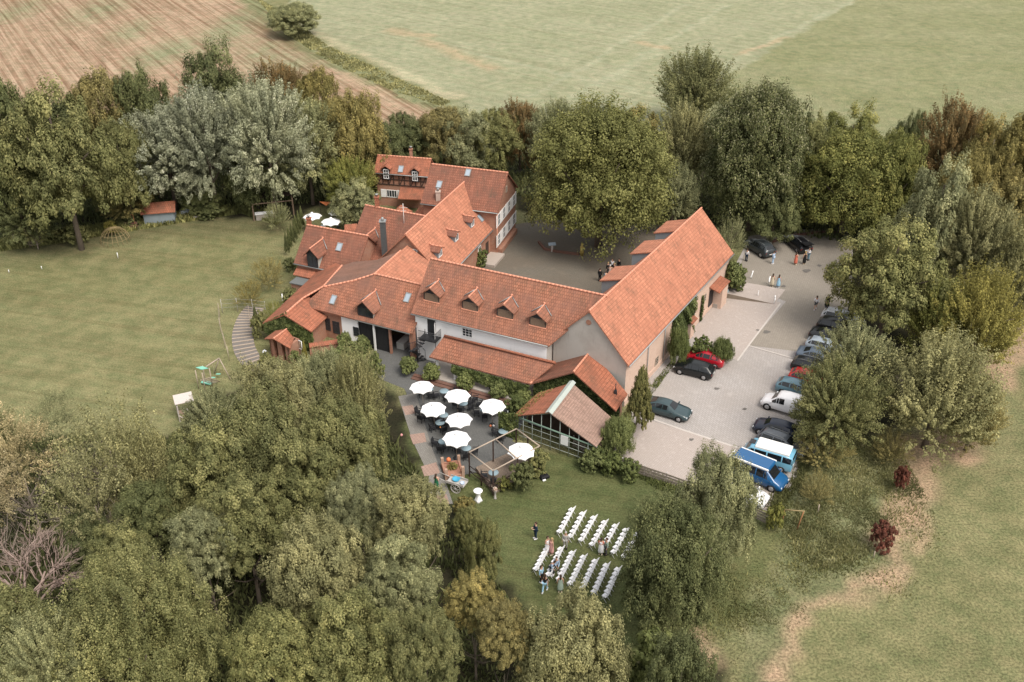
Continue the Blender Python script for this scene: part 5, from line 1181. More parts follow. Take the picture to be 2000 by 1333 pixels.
def make_table():
    r = thing('round_table', 'x', 'table'); m = MB(); m.lathe([(0, .72), (.45, .72), (.46, .735), (.45, .75), (0, .75)], n=20); m.build('tabletop', TTOP, r)
    m = MB(); m.tube([(0, 0, .03), (0, 0, .72)], .035, 8); m.build('post', DARKM, r); m = MB(); m.lathe([(0, 0), (.26, 0), (.24, .04), (0, .05)], n=14); m.build('foot', DARKM, r); return r
ch0, tb0 = make_chair(), make_table(); fc = ft = True
TBL = [(831, 816, 4, 'the blue table under the path-side parasol'), (867, 823, 2, 'the blue table left of the middle parasol'), (860, 838, 4, 'the candle-lit table left of the middle parasol'), (866, 875, 3, 'the table left of the parasol by the planter'),
       (911, 888, 3, 'the table by the pergola corner'), (868, 776, 3, 'the table left of the chair heap'), (905, 800, 3, 'the table between the two upper parasols'), (947, 812, 3, 'the table left of the lone parasol'), (982, 808, 3, 'the table right of the lone parasol'), (983, 855, 2, 'the table against the shed trellis'), (964, 936, 2, 'the deck table'), (838, 772, 2, 'the table by the upper left parasol')]
SD = ['left', 'near', 'right', 'far']
for i, (px, py, n, wh) in enumerate(TBL):
    zz = .36 if 'deck' in wh else .03; p = P(px, py, zz)
    o = tb0 if ft else copy_tree(tb0); ft = False; o.location = p; o['label'] = 'small round '+wh.replace('the ', '', 1); o['group'] = 'round tables'
    if 'blue-grey' not in wh and 'deck' not in wh and i % 2: o['label'] = o['label'].replace('round ', 'round dark ', 1)
    for k in range(n):
        a = math.pi+k*math.pi/2+(.3 if n != 4 else .5)*((i % 3)-1); q = p+V(math.cos(a), math.sin(a), 0)*.78
        c = ch0 if fc else copy_tree(ch0); fc = False; c.location = q; c.rotation_euler = (0, 0, a+math.pi/2)
        c['label'] = 'black chair on the %s side of %s' % (SD[k], wh); c['group'] = 'black chairs on the terrace'
sk = thing('stacked_chair', 'black stacked chair', 'chair'); bpy.data.objects.remove(sk)
for k, (dx, dy) in enumerate(((0, 0), (.75, -.25), (1.5, -.5), (.4, .6), (1.1, .35))):
    p = P(906, 790, .03); c = copy_tree(ch0); c.location = (p.x+dx, p.y+dy, .03); c.rotation_euler = (0, 0, 1.1+k*.1)
    c['label'] = 'black chair at the %s of the chair heap between the parasols' % ['left end', 'front centre', 'right end', 'back left', 'back right'][k]; c['group'] = 'black chairs heaped together'
# lantern candles and balls
for lb, px, py, z, c, r in (('small orange ball lamp on the terrace floor', 958, 832, .15, (.7, .22, .1), .12), ('small white ball lamp beside the orange one', 964, 832, .15, (.8, .78, .78), .12), ('orange candle glass on the terrace table', 860, 835, .84, (.7, .28, .1), .08), ('pink ball on the grass beside the garden path', 784, 850, .12, (.65, .3, .3), .14), ('orange pumpkin on the brick planter', 876, 898, .75, (.7, .2, .08), .22), ('white globe lamp by the curved steps', 517, 688, .5, (.75, .78, .82), .25)):
    p = P(px, py, z); m = MB(); m.lathe([(0, -r), (r*.7, -r*.7), (r, 0), (r*.7, r*.7), (0, r)], p, 10); m.lathe([(r*.3, 0), (r*.25, r*1.1), (0, r*1.15)], p, 8)
    o = m.build('ball_lamp' if 'lamp' in lb else 'pumpkin' if 'pumpkin' in lb else 'candle_glass' if 'candle' in lb else 'garden_ball', plain('c_'+lb[:8], c, .5, var=.05)); tag(o, lb, 'lamp' if 'lamp' in lb else 'candle' if 'candle' in lb else 'pumpkin' if 'pump' in lb else 'ball')
# pergola deck
TA, TB, TC, TD = P(1008.4, 838, 2.7), P(916, 883.6, 2.7), P(963, 919.6, 2.7), P(1054, 871.6, 2.7)
DK = V(0, 0, .36)
deck = wthing('pergola_deck', 'wooden deck with open beam pergola and dark railings', 'pergola', V(*((TA+TC)/2).xy, 0))
DKM = pavers('deck_boards', (.26, .20, .155), (.20, .155, .12), (.07, .055, .045), 3.0, .14, math.atan2((TA-TB).y, (TA-TB).x), stain=(.16, .13, .10), big=.5)
fl = [P(929, 913, .36), V(*TC.xy, .36), V(*TD.xy, .36), P(1000, 882, .36)]
m = MB(); m.slab(fl, .3); m.build('deck_floor', DKM, deck)
for k, q in enumerate((TA, TB, TC, TD, TB.lerp(TA, .5), TC.lerp(TD, .52), TA.lerp(TD, .5))):
    m = MB(); m.box((q.x, q.y, 1.32), (.13, .13, 2.64)); m.build('post', WOODD, deck)
for k, (a, b_) in enumerate(((TA, TB), (TB, TC), (TC, TD), (TD, TA), (TA.lerp(TB, .45), TD.lerp(TC, .5)))):
    m = MB(); m.tube([a+V(0, 0, .002*k), b_+V(0, 0, .002*k)], .075, 4); m.build('beam', WOODP, deck)
m = MB()
for a, b_ in ((TB, TC), (TC, TC.lerp(TD, .6))):
    a0, b0_ = V(*a.xy, 0), V(*b_.xy, 0)
    m.tube([a0+V(0, 0, 1.2), b0_+V(0, 0, 1.2)], .05, 4); m.tube([a0+V(0, 0, .6), b0_+V(0, 0, .6)], .05, 4)
    m.tube([a0+V(0, 0, .6), a0.lerp(b0_, .5)+V(0, 0, 1.2)], .04, 4); m.tube([a0.lerp(b0_, .5)+V(0, 0, 1.2), b0_+V(0, 0, .6)], .04, 4); m.tube([a0.lerp(b0_, .5), a0.lerp(b0_, .5)+V(0, 0, 1.2)], .06, 4)
m.build('railing', WOODD, deck)
# brick planter with posts
PBR = bricks('planter_brick', (.42, .25, .17), (.34, .19, .13), (.4, .32, .26)); c = P(886, 930); pl = wthing('brick_planter', 'square brick planter with four brick corner posts', 'planter', c)
ua = (P(905, 925)-P(872, 930)).normalized(); va = V(-ua.y, ua.x, 0)
m = MB()
for sx, sy in ((-1, -1), (1, -1), (1, 1), (-1, 1)):
    q = c+ua*sx*.75+va*(sy*1.0+.4); m = MB(); m.obox(q-ua*.12-va*.12, ua*.25, va*.25, V(0, 0, 1.35 if sy < 0 else 1.1)); m.build('corner_post', PBR, pl)

m = MB()
for sx in (-1, 1): m.obox(c+ua*(sx*.75-.09)-va*.6, ua*.18, va*2.0, V(0, 0, .55))
for sy in (-.6, 1.4): m.obox(c-ua*.7+va*(sy-.09), ua*1.4, va*.18, V(0, 0, .55))
m.obox(c-ua*.7-va*.6, ua*1.4, va*2.0, V(0, 0, .42)); m.build('wall', BRICK, pl)
tree('green plant growing inside the brick planter', 886, 905, 922, 22, 'bush1', 'gold', name='shrub', trunk=None, low=0)
# hand cart
c = P(893, 955); ct = thing('hand_cart', 'grey weathered two-wheeled hand cart carrying blue bowls', 'cart', c, R(-25))
GREYW = plain('grey_weathered_wood', (.40, .38, .36), .85, var=.2, vs=8)
m = MB(); m.box((0, 0, .75), (1.7, .95, .06)); m.build('bed', GREYW, ct)
for s in (-1, 1): m = MB(); m.box((0, s*.47, .88), (1.7, .04, .22)); m.build('side_board', GREYW, ct); m = MB(); m.tube([(-.8, s*.38, .75), (-1.9, s*.32, .95)], .035, 5); m.build('shaft', GREYW, ct)
for s in (-1, 1):
    m = MB(); y = s*.58; n = 16
    m.grid([[(.15+rr*math.cos(2*math.pi*j/n), yy, .48+rr*math.sin(2*math.pi*j/n)) for j in range(n)] for rr, yy in ((.48, y-.03), (.48, y+.03), (.41, y+.03), (.41, y-.03), (.48, y-.03))], cap=False)
    for k in range(8): a = k*math.pi/4; m.tube([(.15, y, .48), (.15+.42*math.cos(a), y, .48+.42*math.sin(a))], .022, 4)
    m.tube([(.15, y-.08, .48), (.15, y+.08, .48)], .07, 8); m.build('wheel', GREYW, ct)
for lb, dx, dy, r, c_ in (('large turquoise bowl on the hand cart', -.15, .15, .36, (.06, .32, .50)), ('small pale blue basin at the end of the hand cart', .6, -.1, .2, (.42, .5, .62))):
    v = V(dx, dy, 0); v.rotate(__import__('mathutils').Euler((0, 0, R(-25)))); m = MB(); m.lathe([(0, 0), (r*.7, 0), (r, .18), (r*.92, .18), (r*.6, .06), (0, .05)], n=18); m.build('basin', plain('bowl%d' % int(r*100), c_, .4, var=.05))
    o = SC.collection.objects[-1]; o.location = c+v+V(0, 0, .79); tag(o, lb, 'bowl')
# cloth-covered standing table, flower stand, bag
CLOTH = plain('white_cloth', (.84, .84, .86), .85, var=.03)
c = P(934, 978); o = thing('standing_table', 'high round table wrapped in a white stretch cover', 'table', c); m = MB(); m.lathe([(0, 1.1), (.38, 1.1), (.4, 1.08), (.38, 1.06), (0, 1.06)], n=20); m.build('tabletop', CLOTH, o)
m = MB(); rings = []
for z, r in ((0, .36), (.15, .27), (.5, .17), (.85, .24), (1.055, .37)): rings.append([(math.cos(2*math.pi*j/16)*r*(1+.16*math.cos(4*2*math.pi*j/16)*(1-z)), math.sin(2*math.pi*j/16)*r*(1+.16*math.cos(4*2*math.pi*j/16)*(1-z)), z) for j in range(16)])
m.grid(rings); m.build('stretch_cover', CLOTH, o)
c = P(967, 974); o = thing('flower_stand', 'white pedestal with pink and white flowers at the deck corner', 'flower stand', c); m = MB(); m.lathe([(0, 0), (.16, 0), (.10, .1), (.09, .75), (.2, .85), (0, .86)], n=12); m.build('pedestal', GREYW, o)
rg = np.random.RandomState(3); v = sph(rg, 160); lv = leaves('flowers', v*.24*(.5+.5*rg.rand(160, 1))+np.array([0, 0, 1.02]), v, np.full(160, .12), rg.rand(160), rg, .9, leafmat('petals', (.55, .35, .3), (.78, .72, .68))); link(bpy.data.objects.new('flowers', lv), o)
c = P(1063, 934); o = thing('camera_bag', 'black bag lying on the wedding lawn near the deck', 'bag', c, .5); m = MB(); m.grid([[(x, y, 0) for x, y in ((-.4, -.25), (.4, -.25), (.4, .25), (-.4, .25))], [(x, y, .22) for x, y in ((-.42, -.27), (.42, -.27), (.42, .27), (-.42, .27))], [(x, y, .34) for x, y in ((-.33, -.18), (.33, -.18), (.33, .18), (-.33, .18))]], sm=False); m.build('case', plain('black_nylon', (.012, .012, .014), .7), o); m = MB(); m.box((-.2, -.34, .06), (.3, .12, .1)); m.build('pouch', CLOTH, o)
# curved timber step path
cl = [P(*q) for q in ((500, 600), (487, 616), (478, 636), (474, 660), (480, 688), (500, 712), (535, 726))]
def smooth(pts, n=8):
    out = []
    for i in range(len(pts)-1):
        p0, p1, p2, p3 = pts[max(i-1, 0)], pts[i], pts[i+1], pts[min(i+2, len(pts)-1)]
        for k in range(n):
            t = k/n; out.append(.5*((2*p1)+(p2-p0)*t+(2*p0-5*p1+4*p2-p3)*t*t+(3*p1-3*p2+p3-p0)*t**3))
    return out+[pts[-1]]
sm_ = smooth(cl); m = MB(); L_, R2 = [], []
for i, q in enumerate(sm_):
    d = (sm_[min(i+1, len(sm_)-1)]-sm_[max(i-1, 0)]).normalized(); s = V(-d.y, d.x, 0)*1.15; L_.append(q+s+V(0, 0, .03)); R2.append(q-s+V(0, 0, .03))
for i in range(len(sm_)-1): m.poly([L_[i], R2[i], R2[i+1], L_[i+1]] if True else 0)
struct(m.build('curved_path', pavers('path_gravel', (.22, .20, .185), (.18, .165, .15), (.12, .11, .10), .2, .1)))
acc = 0; m = MB()
for i in range(len(sm_)-1):
    acc += (sm_[i+1]-sm_[i]).length
    if acc > .42:
        acc = 0; a, b_ = L_[i], R2[i]; d = (sm_[i+1]-sm_[i]).normalized(); m.obox(a-V(0, 0, .03), b_-a, d*.13, V(0, 0, .10))
tag(m.build('timber_steps', WOODP), 'curved flight of pale timber edged steps on the lawn side', 'steps')
def posts(name, label, cat, pts, h, r, mat, rails=(), grp=None):
    p0 = P(*pts[0]); o = wthing(name, label, cat, p0, grp); pp = [P(*q) for q in pts]
    for q in pp: m = MB(); m.tube([q, q+V(0, 0, h)], r, 6); m.build('post', mat, o)
    for z in rails:
        m = MB(); m.tube([q+V(0, 0, z) for q in pp], r*.35, 4); m.build('wire', mat, o)
    return o
posts('espalier_trellis', 'thin espalier posts and wires left of the curved steps', 'trellis', [(430, 620), (432, 650), (440, 680), (448, 705)], 1.8, .03, WOODP, (.7, 1.2, 1.7))
posts('espalier_trellis', 'thin post and wire trellis across the top of the curved steps', 'trellis', [(435, 612), (465, 610), (495, 612), (520, 616)], 1.8, .03, GREYW, (.7, 1.2, 1.7))
posts('vine_trellis', 'bent pale trellis along the right side of the curved steps', 'trellis', [(488, 622), (490, 640), (496, 660)], 1.7, .03, WOODP, (.5, .9, 1.3, 1.7))
posts('garden_lamp', 'white garden lamp post beside the brick annex', 'lamp', [(554, 600)], 1.7, .07, WFRAME)
for lb, px, py, h in (('short white marker stake near the left edge of the lawn', 18, 533, .4), ('white marker stake in the open lawn', 82, 526, .4), ('white stake under the wire dome sapling', 231, 505, .8)):
    posts('marker_stake', lb, 'stake', [(px, py)], h, .045, WFRAME)
# swing frame with ladder
a, b_ = P(402, 717, 2.2), P(428, 700, 2.2); sw = wthing('playset', 'wooden swing frame with ladder and mint green panels on the lawn', 'playset', V(*a.xy, 0))
m = MB(); m.tube([a, b_], .07, 6); m.build('top_beam', WOODP, sw); m = MB(); pr_ = V(-(b_-a).y, (b_-a).x, 0).normalized()
for s in (-1.1, 1.1): m = MB(); m.tube([b_, V(*(b_+pr_*s).xy, 0)], .055, 6); m.build('leg', WOODP, sw)
for s in (-.45, .45):
    for t in (0, 1.0): q = a-(b_-a).normalized()*t+pr_*s; m = MB(); m.tube([q, V(*q.xy, 0)], .05, 6); m.build('tower_post', WOODP, sw)
MINT = plain('mint_panel', (.20, .48, .38), .5, var=.08)
q = a-(b_-a).normalized()*.5; m = MB(); m.slab([q+pr_*.4+V(-.35, 0, .1), q-pr_*.4+V(-.35, 0, .1), q-pr_*.4+V(.35, 0, .25), q+pr_*.4+V(.35, 0, .25)], .05); m.build('mint_roof', MINT, sw)
l0, l1 = V(*(q+V(.2, -.5, 0)).xy, 1.4), P(422, 748); m = MB(); sd_ = V(.35, .22, 0)
for s in (-1, 1): m.tube([l0+sd_*s, l1+sd_*s], .035, 5)
for k in range(8): w = l0.lerp(l1, (k+.5)/8); m.tube([w-sd_, w+sd_], .028, 5)
m.build('ladder', WOODP, sw); m = MB(); l2 = P(404, 748, .25); m.slab([l2+V(-.6, -.1, .1), l2+V(.5, -.35, 0), l2+V(.6, .1, 0), l2+V(-.5, .35, .1)], .06); m.build('slide', MINT, sw)
for t in (.35, .75):
    w = a.lerp(b_, t); s_ = MB(); s_.box((w.x, w.y, .55), (.45, .18, .04)); so_ = s_.build('swing_seat', MINT, sw); s_ = MB()
    for e in (-.2, .2): s_.tube([w+V(e, 0, 0), V(w.x+e, w.y, .55)], .012, 3)
    s_.build('rope', WOODP, so_)
# garden kitchen
c = P(366, 815); gk = wthing('play_kitchen', 'small pale wooden shelter with slanted roof and counter on the lawn', 'shelter', c); e1_ = P(378, 818)-P(352, 824); e1_.normalize(); f1 = V(-e1_.y, e1_.x, 0)
PALEW = plain('bleached_wood', (.50, .45, .42), .85, var=.12, vs=6); bs_ = P(352, 824)
m = MB(); L = 1.45
for x, y in ((0, 0), (L, 0), (0, 1.2), (L, 1.2)): q = bs_+e1_*x+f1*y; m = MB(); m.box((q.x, q.y, .9), (.09, .09, 1.8)); m.build('post', PALEW, gk)
m = MB(); m.slab([bs_-e1_*.15+f1*.25+V(0, 0, 1.85), bs_+e1_*(L+.15)+f1*.25+V(0, 0, 1.85), bs_+e1_*(L+.15)+f1*1.5+V(0, 0, 2.15), bs_-e1_*.15+f1*1.5+V(0, 0, 2.15)], .06); m.build('roof', PALEW, gk)
m = MB(); m.obox(bs_+f1*.15, e1_*L, f1*.7, V(0, 0, .75)); m.build('counter', WOOD, gk); m = MB(); m.obox(bs_+f1*.25+e1_*.45+V(0, 0, .75), e1_*.5, f1*.4, V(0, 0, .14)); m.build('sink', PALEW, gk); m = MB(); m.obox(bs_+f1*.3+e1_*.52+V(0, 0, .89), e1_*.34, f1*.26, V(0, 0, .02)); m.build('hob', BLACK, gk)
m = MB(); m.tube([bs_+V(0, 0, .7), bs_+e1_*.5+V(0, 0, .1)], .04, 4); m.tube([bs_+e1_*L+V(0, 0, .7), bs_+e1_*(L-.5)+V(0, 0, .1)], .04, 4); m.build('brace', PALEW, gk)
# things at the far lawn edge
c = P(363, 419); o = thing('bath_tub', 'white upturned tub right of the blue shed', 'tub', c, .3); m = MB(); m.grid([[(math.cos(j/10*6.283)*.85*s, math.sin(j/10*6.283)*.5*s, z) for j in range(10)] for s, z in ((1, 0), (1, .25), (.8, .55), (.4, .68))]); m.build('shell', plain('tub_white', (.55, .6, .62), .5), o)
c = P(391, 427); o = thing('log_bench', 'pale split log bench on the lawn edge', 'bench', c, .35); m = MB(); m.tube([(-.9, 0, .3), (.9, 0, .3)], .14, 8); m.build('seat', PALEW, o)
for s in (-.6, .6): m = MB(); m.box((s, 0, .1), (.14, .25, .24)); m.build('leg', PALEW, o)
c = P(257, 447); o = thing('wood_bench', 'reddish-brown plank bench left of the blue shed', 'bench', c, .1); m = MB(); m.box((0, 0, .42), (1.6, .45, .06)); m.build('seat', STEPB, o); m = MB(); m.box((0, .25, .7), (1.6, .06, .3)); m.build('backrest', STEPB, o)
for s in (-.65, .65): m = MB(); m.box((s, 0, .2), (.1, .4, .4)); m.build('leg', STEPB, o)
RUST = plain('rusty_iron', (.26, .13, .06), .85, var=.25)
sg = wthing('swing_gantry', 'rusty swing gantry under the trees left of the blue shed', 'swing', P(265, 448)); a, b_ = P(240, 438, 0), P(265, 446, 0)
m = MB(); m.tube([a, a+V(0, 0, 1.9)], .05, 5); m.build('post', RUST, sg); m = MB(); m.tube([b_, b_+V(0, 0, 1.9)], .05, 5); m.build('post', RUST, sg); m = MB(); m.tube([a+V(0, 0, 1.9), b_+V(0, 0, 1.9)], .045, 5); m.build('top_bar', RUST, sg)
c = P(226, 472); o = thing('willow_dome', 'yellowish woven willow dome standing on the lawn', 'willow dome', c); m = MB(); YW = plain('willow_rods', (.30, .23, .12), .9)
for k in range(9): a_ = k*math.pi/9; m.tube([(math.cos(a_)*1.9*math.cos(t), math.sin(a_)*1.9*math.cos(t), 2.0*math.sin(t)) for t in [i*math.pi/10 for i in range(11)]], .028, 4)
m.build('rods', YW, o); m = MB()
for z in (.6, 1.2): r_ = 1.9*math.sqrt(1-(z/2)**2); m.tube([(math.cos(t)*r_, math.sin(t)*r_, z) for t in [i*math.pi/8 for i in range(17)]], .022, 4)
m.build('hoops', YW, o)
# carport by the trees
cp = wthing('garden_shelter', 'open dark timber shelter with pale stone counter under the trees', 'shelter', P(530, 425)); q0, q1 = P(497, 432), P(575, 424); du = (q1-q0); dn_ = V(-du.y, du.x, 0).normalized()*3.2
for x, y in ((0, 0), (1, 0), (0, 1), (1, 1), (.5, 0)): q = q0+du*x+dn_*y; m = MB(); m.box((q.x, q.y, 1.2), (.14, .14, 2.4)); m.build('post', WOOD, cp)
for i, (u0, u1) in enumerate((((0, 0), (1, 0)), ((0, 1), (1, 1)), ((0, 0), (0, 1)), ((1, 0), (1, 1)), ((.5, 0), (.5, 1)))): m = MB(); m.tube([q0+du*u0[0]+dn_*u0[1]+V(0, 0, 2.42+.003*i), q0+du*u1[0]+dn_*u1[1]+V(0, 0, 2.42+.003*i)], .09, 4); m.build('beam', WOOD, cp)
m = MB(); m.slab([q0+dn_*.5+V(0, 0, 2.56), q1+dn_*.5+V(0, 0, 2.56), q1+dn_*1.05+V(0, 0, 2.7), q0+dn_*1.05+V(0, 0, 2.7)], .05); m.build('roof', WOODD, cp)
m = MB(); m.obox(q0+du*.05, du*.45, dn_*.2, V(0, 0, .85)); m.build('counter', bricks('pale_stone', (.4, .36, .32), (.33, .3, .27), (.25, .22, .2), .3, .15), cp); m = MB(); m.obox(q0+du*.03+V(0, 0, .86)-dn_*.03, du*.49, dn_*.27, V(0, 0, .07)); m.build('worktop', WFRAME, cp)
c = P(605, 392); 
o = wthing('garden_awning', 'orange triangular awning by the dark trees', 'awning', P(635, 415)); m = MB(); m.slab([P(624, 394, 2.2), P(647, 395, 2.2), P(637, 402, 1.9)], .04); m.build('cloth', plain('orange_cloth', (.5, .16, .06), .8), o)
for q in ((624, 394), (647, 395)): w = P(*q, 2.2); m = MB(); m.tube([w, V(*w.xy, 0)], .04, 5); m.build('post', WOODD, o)
c = P(632, 452); o = thing('closed_parasol', 'grey-blue tarpaulin covered table below the back parasols', 'covered table', c); m = MB(); m.lathe([(.5, 0), (.46, .4), (.3, .9), (0, .95)], n=12); m.build('cover', SHBLUE, o)
# fence
fp = [(1120, 872), (1165, 893), (1215, 915), (1258, 930), (1300, 944), (1350, 962), (1400, 982), (1455, 1003), (1502, 1026)]
pp = [P(*q) for q in fp]; fe = wthing('plank_fence', 'grey horizontal plank fence between wedding lawn and car park', 'fence', pp[0])
for q in pp: m = MB(); m.box((q.x, q.y, .6), (.12, .12, 1.2)); m.build('post', GREYW, fe)
FW = plain('fence_plank', (.26, .22, .185), .9, var=.3, vs=5)
for i in range(len(pp)-1):
    a, b_ = pp[i], pp[i+1]; d = (b_-a).normalized(); s = V(d.y, -d.x, 0)*.09; m = MB()
    for k in range(4): m.obox(a+s+V(0, 0, .12+k*.28), b_-a, s*.35, V(0, 0, .19))
    m.build('planks', FW, fe)
rf = wthing('rusty_goal', 'rusty brown post and crossbar frame beyond the fence end', 'frame', P(1550, 1030)); a, b_ = P(1527, 1025), P(1556, 1036); m = MB(); m.tube([a, a+V(0, 0, 1.6)], .06, 5); m.build('post', RUST, rf); m = MB(); m.tube([b_, b_+V(.4, .3, 1.75)], .06, 5); m.build('post', RUST, rf); m = MB(); m.tube([a+V(0, 0, 1.62), b_+V(.5, .3, 1.78)], .05, 5); m.build('crossbar', YW, rf)
posts('wooden_stake', 'pale wooden stake standing in the rough grass', 'stake', [(1597, 1002)], .9, .05, WOODP)
posts('young_tree_stake', 'pale stake under the large maroon shrub', 'stake', [(1706, 1090)], .7, .04, WOODP)
# ramp, bollards and clutter by the barn porch
rp = wthing('concrete_ramp', 'pale concrete ramp rising towards the clipped bush', 'ramp', P(1470, 570)); tp_ = [P(1408, 571, .75), P(1440, 549, .75), P(1534, 566, .06), P(1512, 594, .06)]
m = MB(); i4 = [V(*q.xy, 0) for q in tp_]; m.poly(tp_[::-1]); 
for i in range(4): j = (i+1) % 4; m.poly([i4[i], i4[j], tp_[j], tp_[i]], 1 if i in (3, 0) else 0)
m.build('slab', [PV_GRAVEL, stained('ramp_side', (.22, .18, .14), (.13, .10, .08), 1.5, .7)], rp)
for k, (px, py, lb) in enumerate(((1468, 543, 'white bollard at the upper left of the ramp'), (1501, 553, 'white bollard beside the two women on the ramp'), (1480, 580, 'white bollard on the near side of the ramp'), (1512, 592, 'white bollard at the lower tip of the ramp'))):
    q = P(px, py, .2); o = thing('bollard', lb, 'bollard', (q.x, q.y, 0), 0, 'bollards along the ramp'); m = MB(); m.tube([(0, 0, 0), (0, 0, .95)], .045, 6); m.build('post', WFRAME, o); m = MB(); m.lathe([(.06, .95), (.06, 1.0), (0, 1.03)], n=8); m.build('cap', WFRAME, o)
c = P(1402, 596); o = thing('stone_trough', 'long pale trough beside the barn porch', 'trough', c, math.atan2(fB.u.y, fB.u.x)); m = MB(); m.box((0, 0, .3), (1.9, .5, .5)); m.build('basin', CONC, o)
c = P(1416, 579); o = thing('water_butt', 'pale blue water butt under the clipped bush', 'barrel', c); m = MB(); m.lathe([(0, 0), (.35, 0), (.42, .5), (.36, .95), (0, .97)], n=14); m.build('barrel', plain('butt_blue', (.36, .46, .5), .6), o)
c = P(1431, 579); o = thing('orange_tub', 'orange-red plastic tub under the clipped bush', 'tub', c); m = MB(); m.lathe([(0, .05), (.3, 0), (.42, .55), (.38, .55), (.27, .1)], n=14); m.build('tub', plain('tub_orange', (.55, .10, .04), .5), o)
# under the walnut
c = P(1078, 492); o = thing('info_board', 'small slanted information board before the walnut', 'sign', c, .2); m = MB(); m.box((0, 0, .5), (.22, .22, 1.0)); m.build('pedestal', PALEW, o); m = MB(); m.box((0, 0, 1.08), (.95, .5, .05), rx=.4); m.build('board', plain('board_blue', (.35, .42, .48), .5), o)
c = P(1136, 499); o = thing('golden_figure', 'small golden statue at the foot of the walnut', 'statue', c, 0); m = MB(); m.lathe([(0, 0), (.24, 0), (.22, .3), (.3, .34), (.2, .8), (.26, 1.15), (.12, 1.35), (.14, 1.5), (.1, 1.65), (0, 1.7)], n=12); m.build('figure', plain('gilt', (.42, .32, .10), .5), o)
cb = MB(); q = [P(*w) for w in ((1050, 475), (1062, 489), (1085, 494), (1130, 500))]
for i in range(3): d = q[i+1]-q[i]; s = V(-d.y, d.x, 0).normalized()*.3; cb.obox(q[i], d, s, V(0, 0, .3+.003*i))
tag(cb.build('tree_kerb', STEPB), 'low brick kerb around the walnut bed', 'kerb')
cb = MB(); q = [P(*w) for w in ((1500, 478), (1550, 463), (1600, 457), (1650, 457))]
for i in range(3): d = q[i+1]-q[i]; s = V(-d.y, d.x, 0).normalized()*.3; cb.obox(q[i], d, s, V(0, 0, .3+.003*i))
tag(cb.build('brick_edging', STEPB), 'low red brick edging at the top of the car park', 'kerb')

# ------------------------------------------------------------------ wedding chairs
CW = plain('white_chair_paint', (.80, .80, .82), .5, var=.03)
def fold_chair():
    r = thing('folding_chair', 'x', 'chair'); m = MB(); m.box((0, .02, .45), (.40, .38, .04)); m.build('seat', CW, r)
    m = MB(); m.box((0, -.27, .84), (.40, .03, .10), rx=.15); m.box((0, -.245, .69), (.40, .03, .06), rx=.15); m.build('backrest', CW, r)
    for s in (-1, 1):
        m = MB(); m.tube([(s*.22, .24, 0), (s*.22, -.28, .9)], .02, 4); m.build('rear_frame', CW, r)
        m = MB(); m.tube([(s*.19, -.26, 0), (s*.19, .2, .45)], .02, 4); m.build('leg', CW, r)
    return r
fch = fold_chair(); fst = True; ORD = ['first', 'second', 'third', 'fourth', 'fifth', 'sixth', 'seventh']
rows = [('upper', 6, [((1116, 1004), (1093, 1046)), ((1137, 1012), (1114, 1055)), ((1158.5, 1020), (1135, 1062)), ((1179.5, 1029), (1156, 1071)), ((1200.5, 1036), (1177, 1078)), ((1221, 1044), (1198, 1086)), ((1242, 1052), (1219, 1094))]),
        ('lower', 7, [((1071, 1074), (1047, 1119)), ((1094.5, 1081), (1071, 1130)), ((1116.5, 1089), (1092, 1138)), ((1138.5, 1097), (1114, 1147)), ((1161, 1105), (1137, 1156)), ((1183, 1113), (1160, 1164)), ((1205, 1121), (1182, 1172))])]
for bl, n, rr in rows:
    for ri, (a, b_) in enumerate(rr):
        A_, B_ = P(*a), P(*b_); d = (B_-A_).normalized(); f = V(d.y, -d.x, 0)
        if f.x > 0: f = -f
        rz = math.atan2(f.y, f.x)-math.pi/2
        for k in range(n):
            o = fch if fst else copy_tree(fch); fst = False
            o.location = A_.lerp(B_, k/(n-1)); o.rotation_euler = (0, 0, rz-.38+rng.uniform(-.05, .05))
            o['label'] = 'white folding chair, %s from the far end of the %s row, %s block' % (ORD[k], ORD[ri], bl); o['group'] = 'white folding chairs in the %s block' % bl

# ------------------------------------------------------------------ vehicles
def paint_m(name, c, rough=.28): t = NT(name, rough, .55); t.b.inputs['Coat Weight'].default_value = .35 if sum(c) > .3 else .05; t.b.inputs['Coat Roughness'].default_value = .12; return t.col(t.mix(sc(c, .92), sc(c, 1.08), t.noise(t.uv('Object'), 1.5, 4)))
CGL = NT('car_glass', .08, .6).col((.012, .014, .016)); TYRE = plain('tyre', (.015, .015, .016), .85); RIM = plain('rim', (.42, .42, .43), .35, metal=.6)
HL = plain('headlight', (.62, .65, .68), .2); TL = plain('taillight', (.38, .02, .02), .3); PLATE = plain('number_plate', (.7, .7, .68), .5)
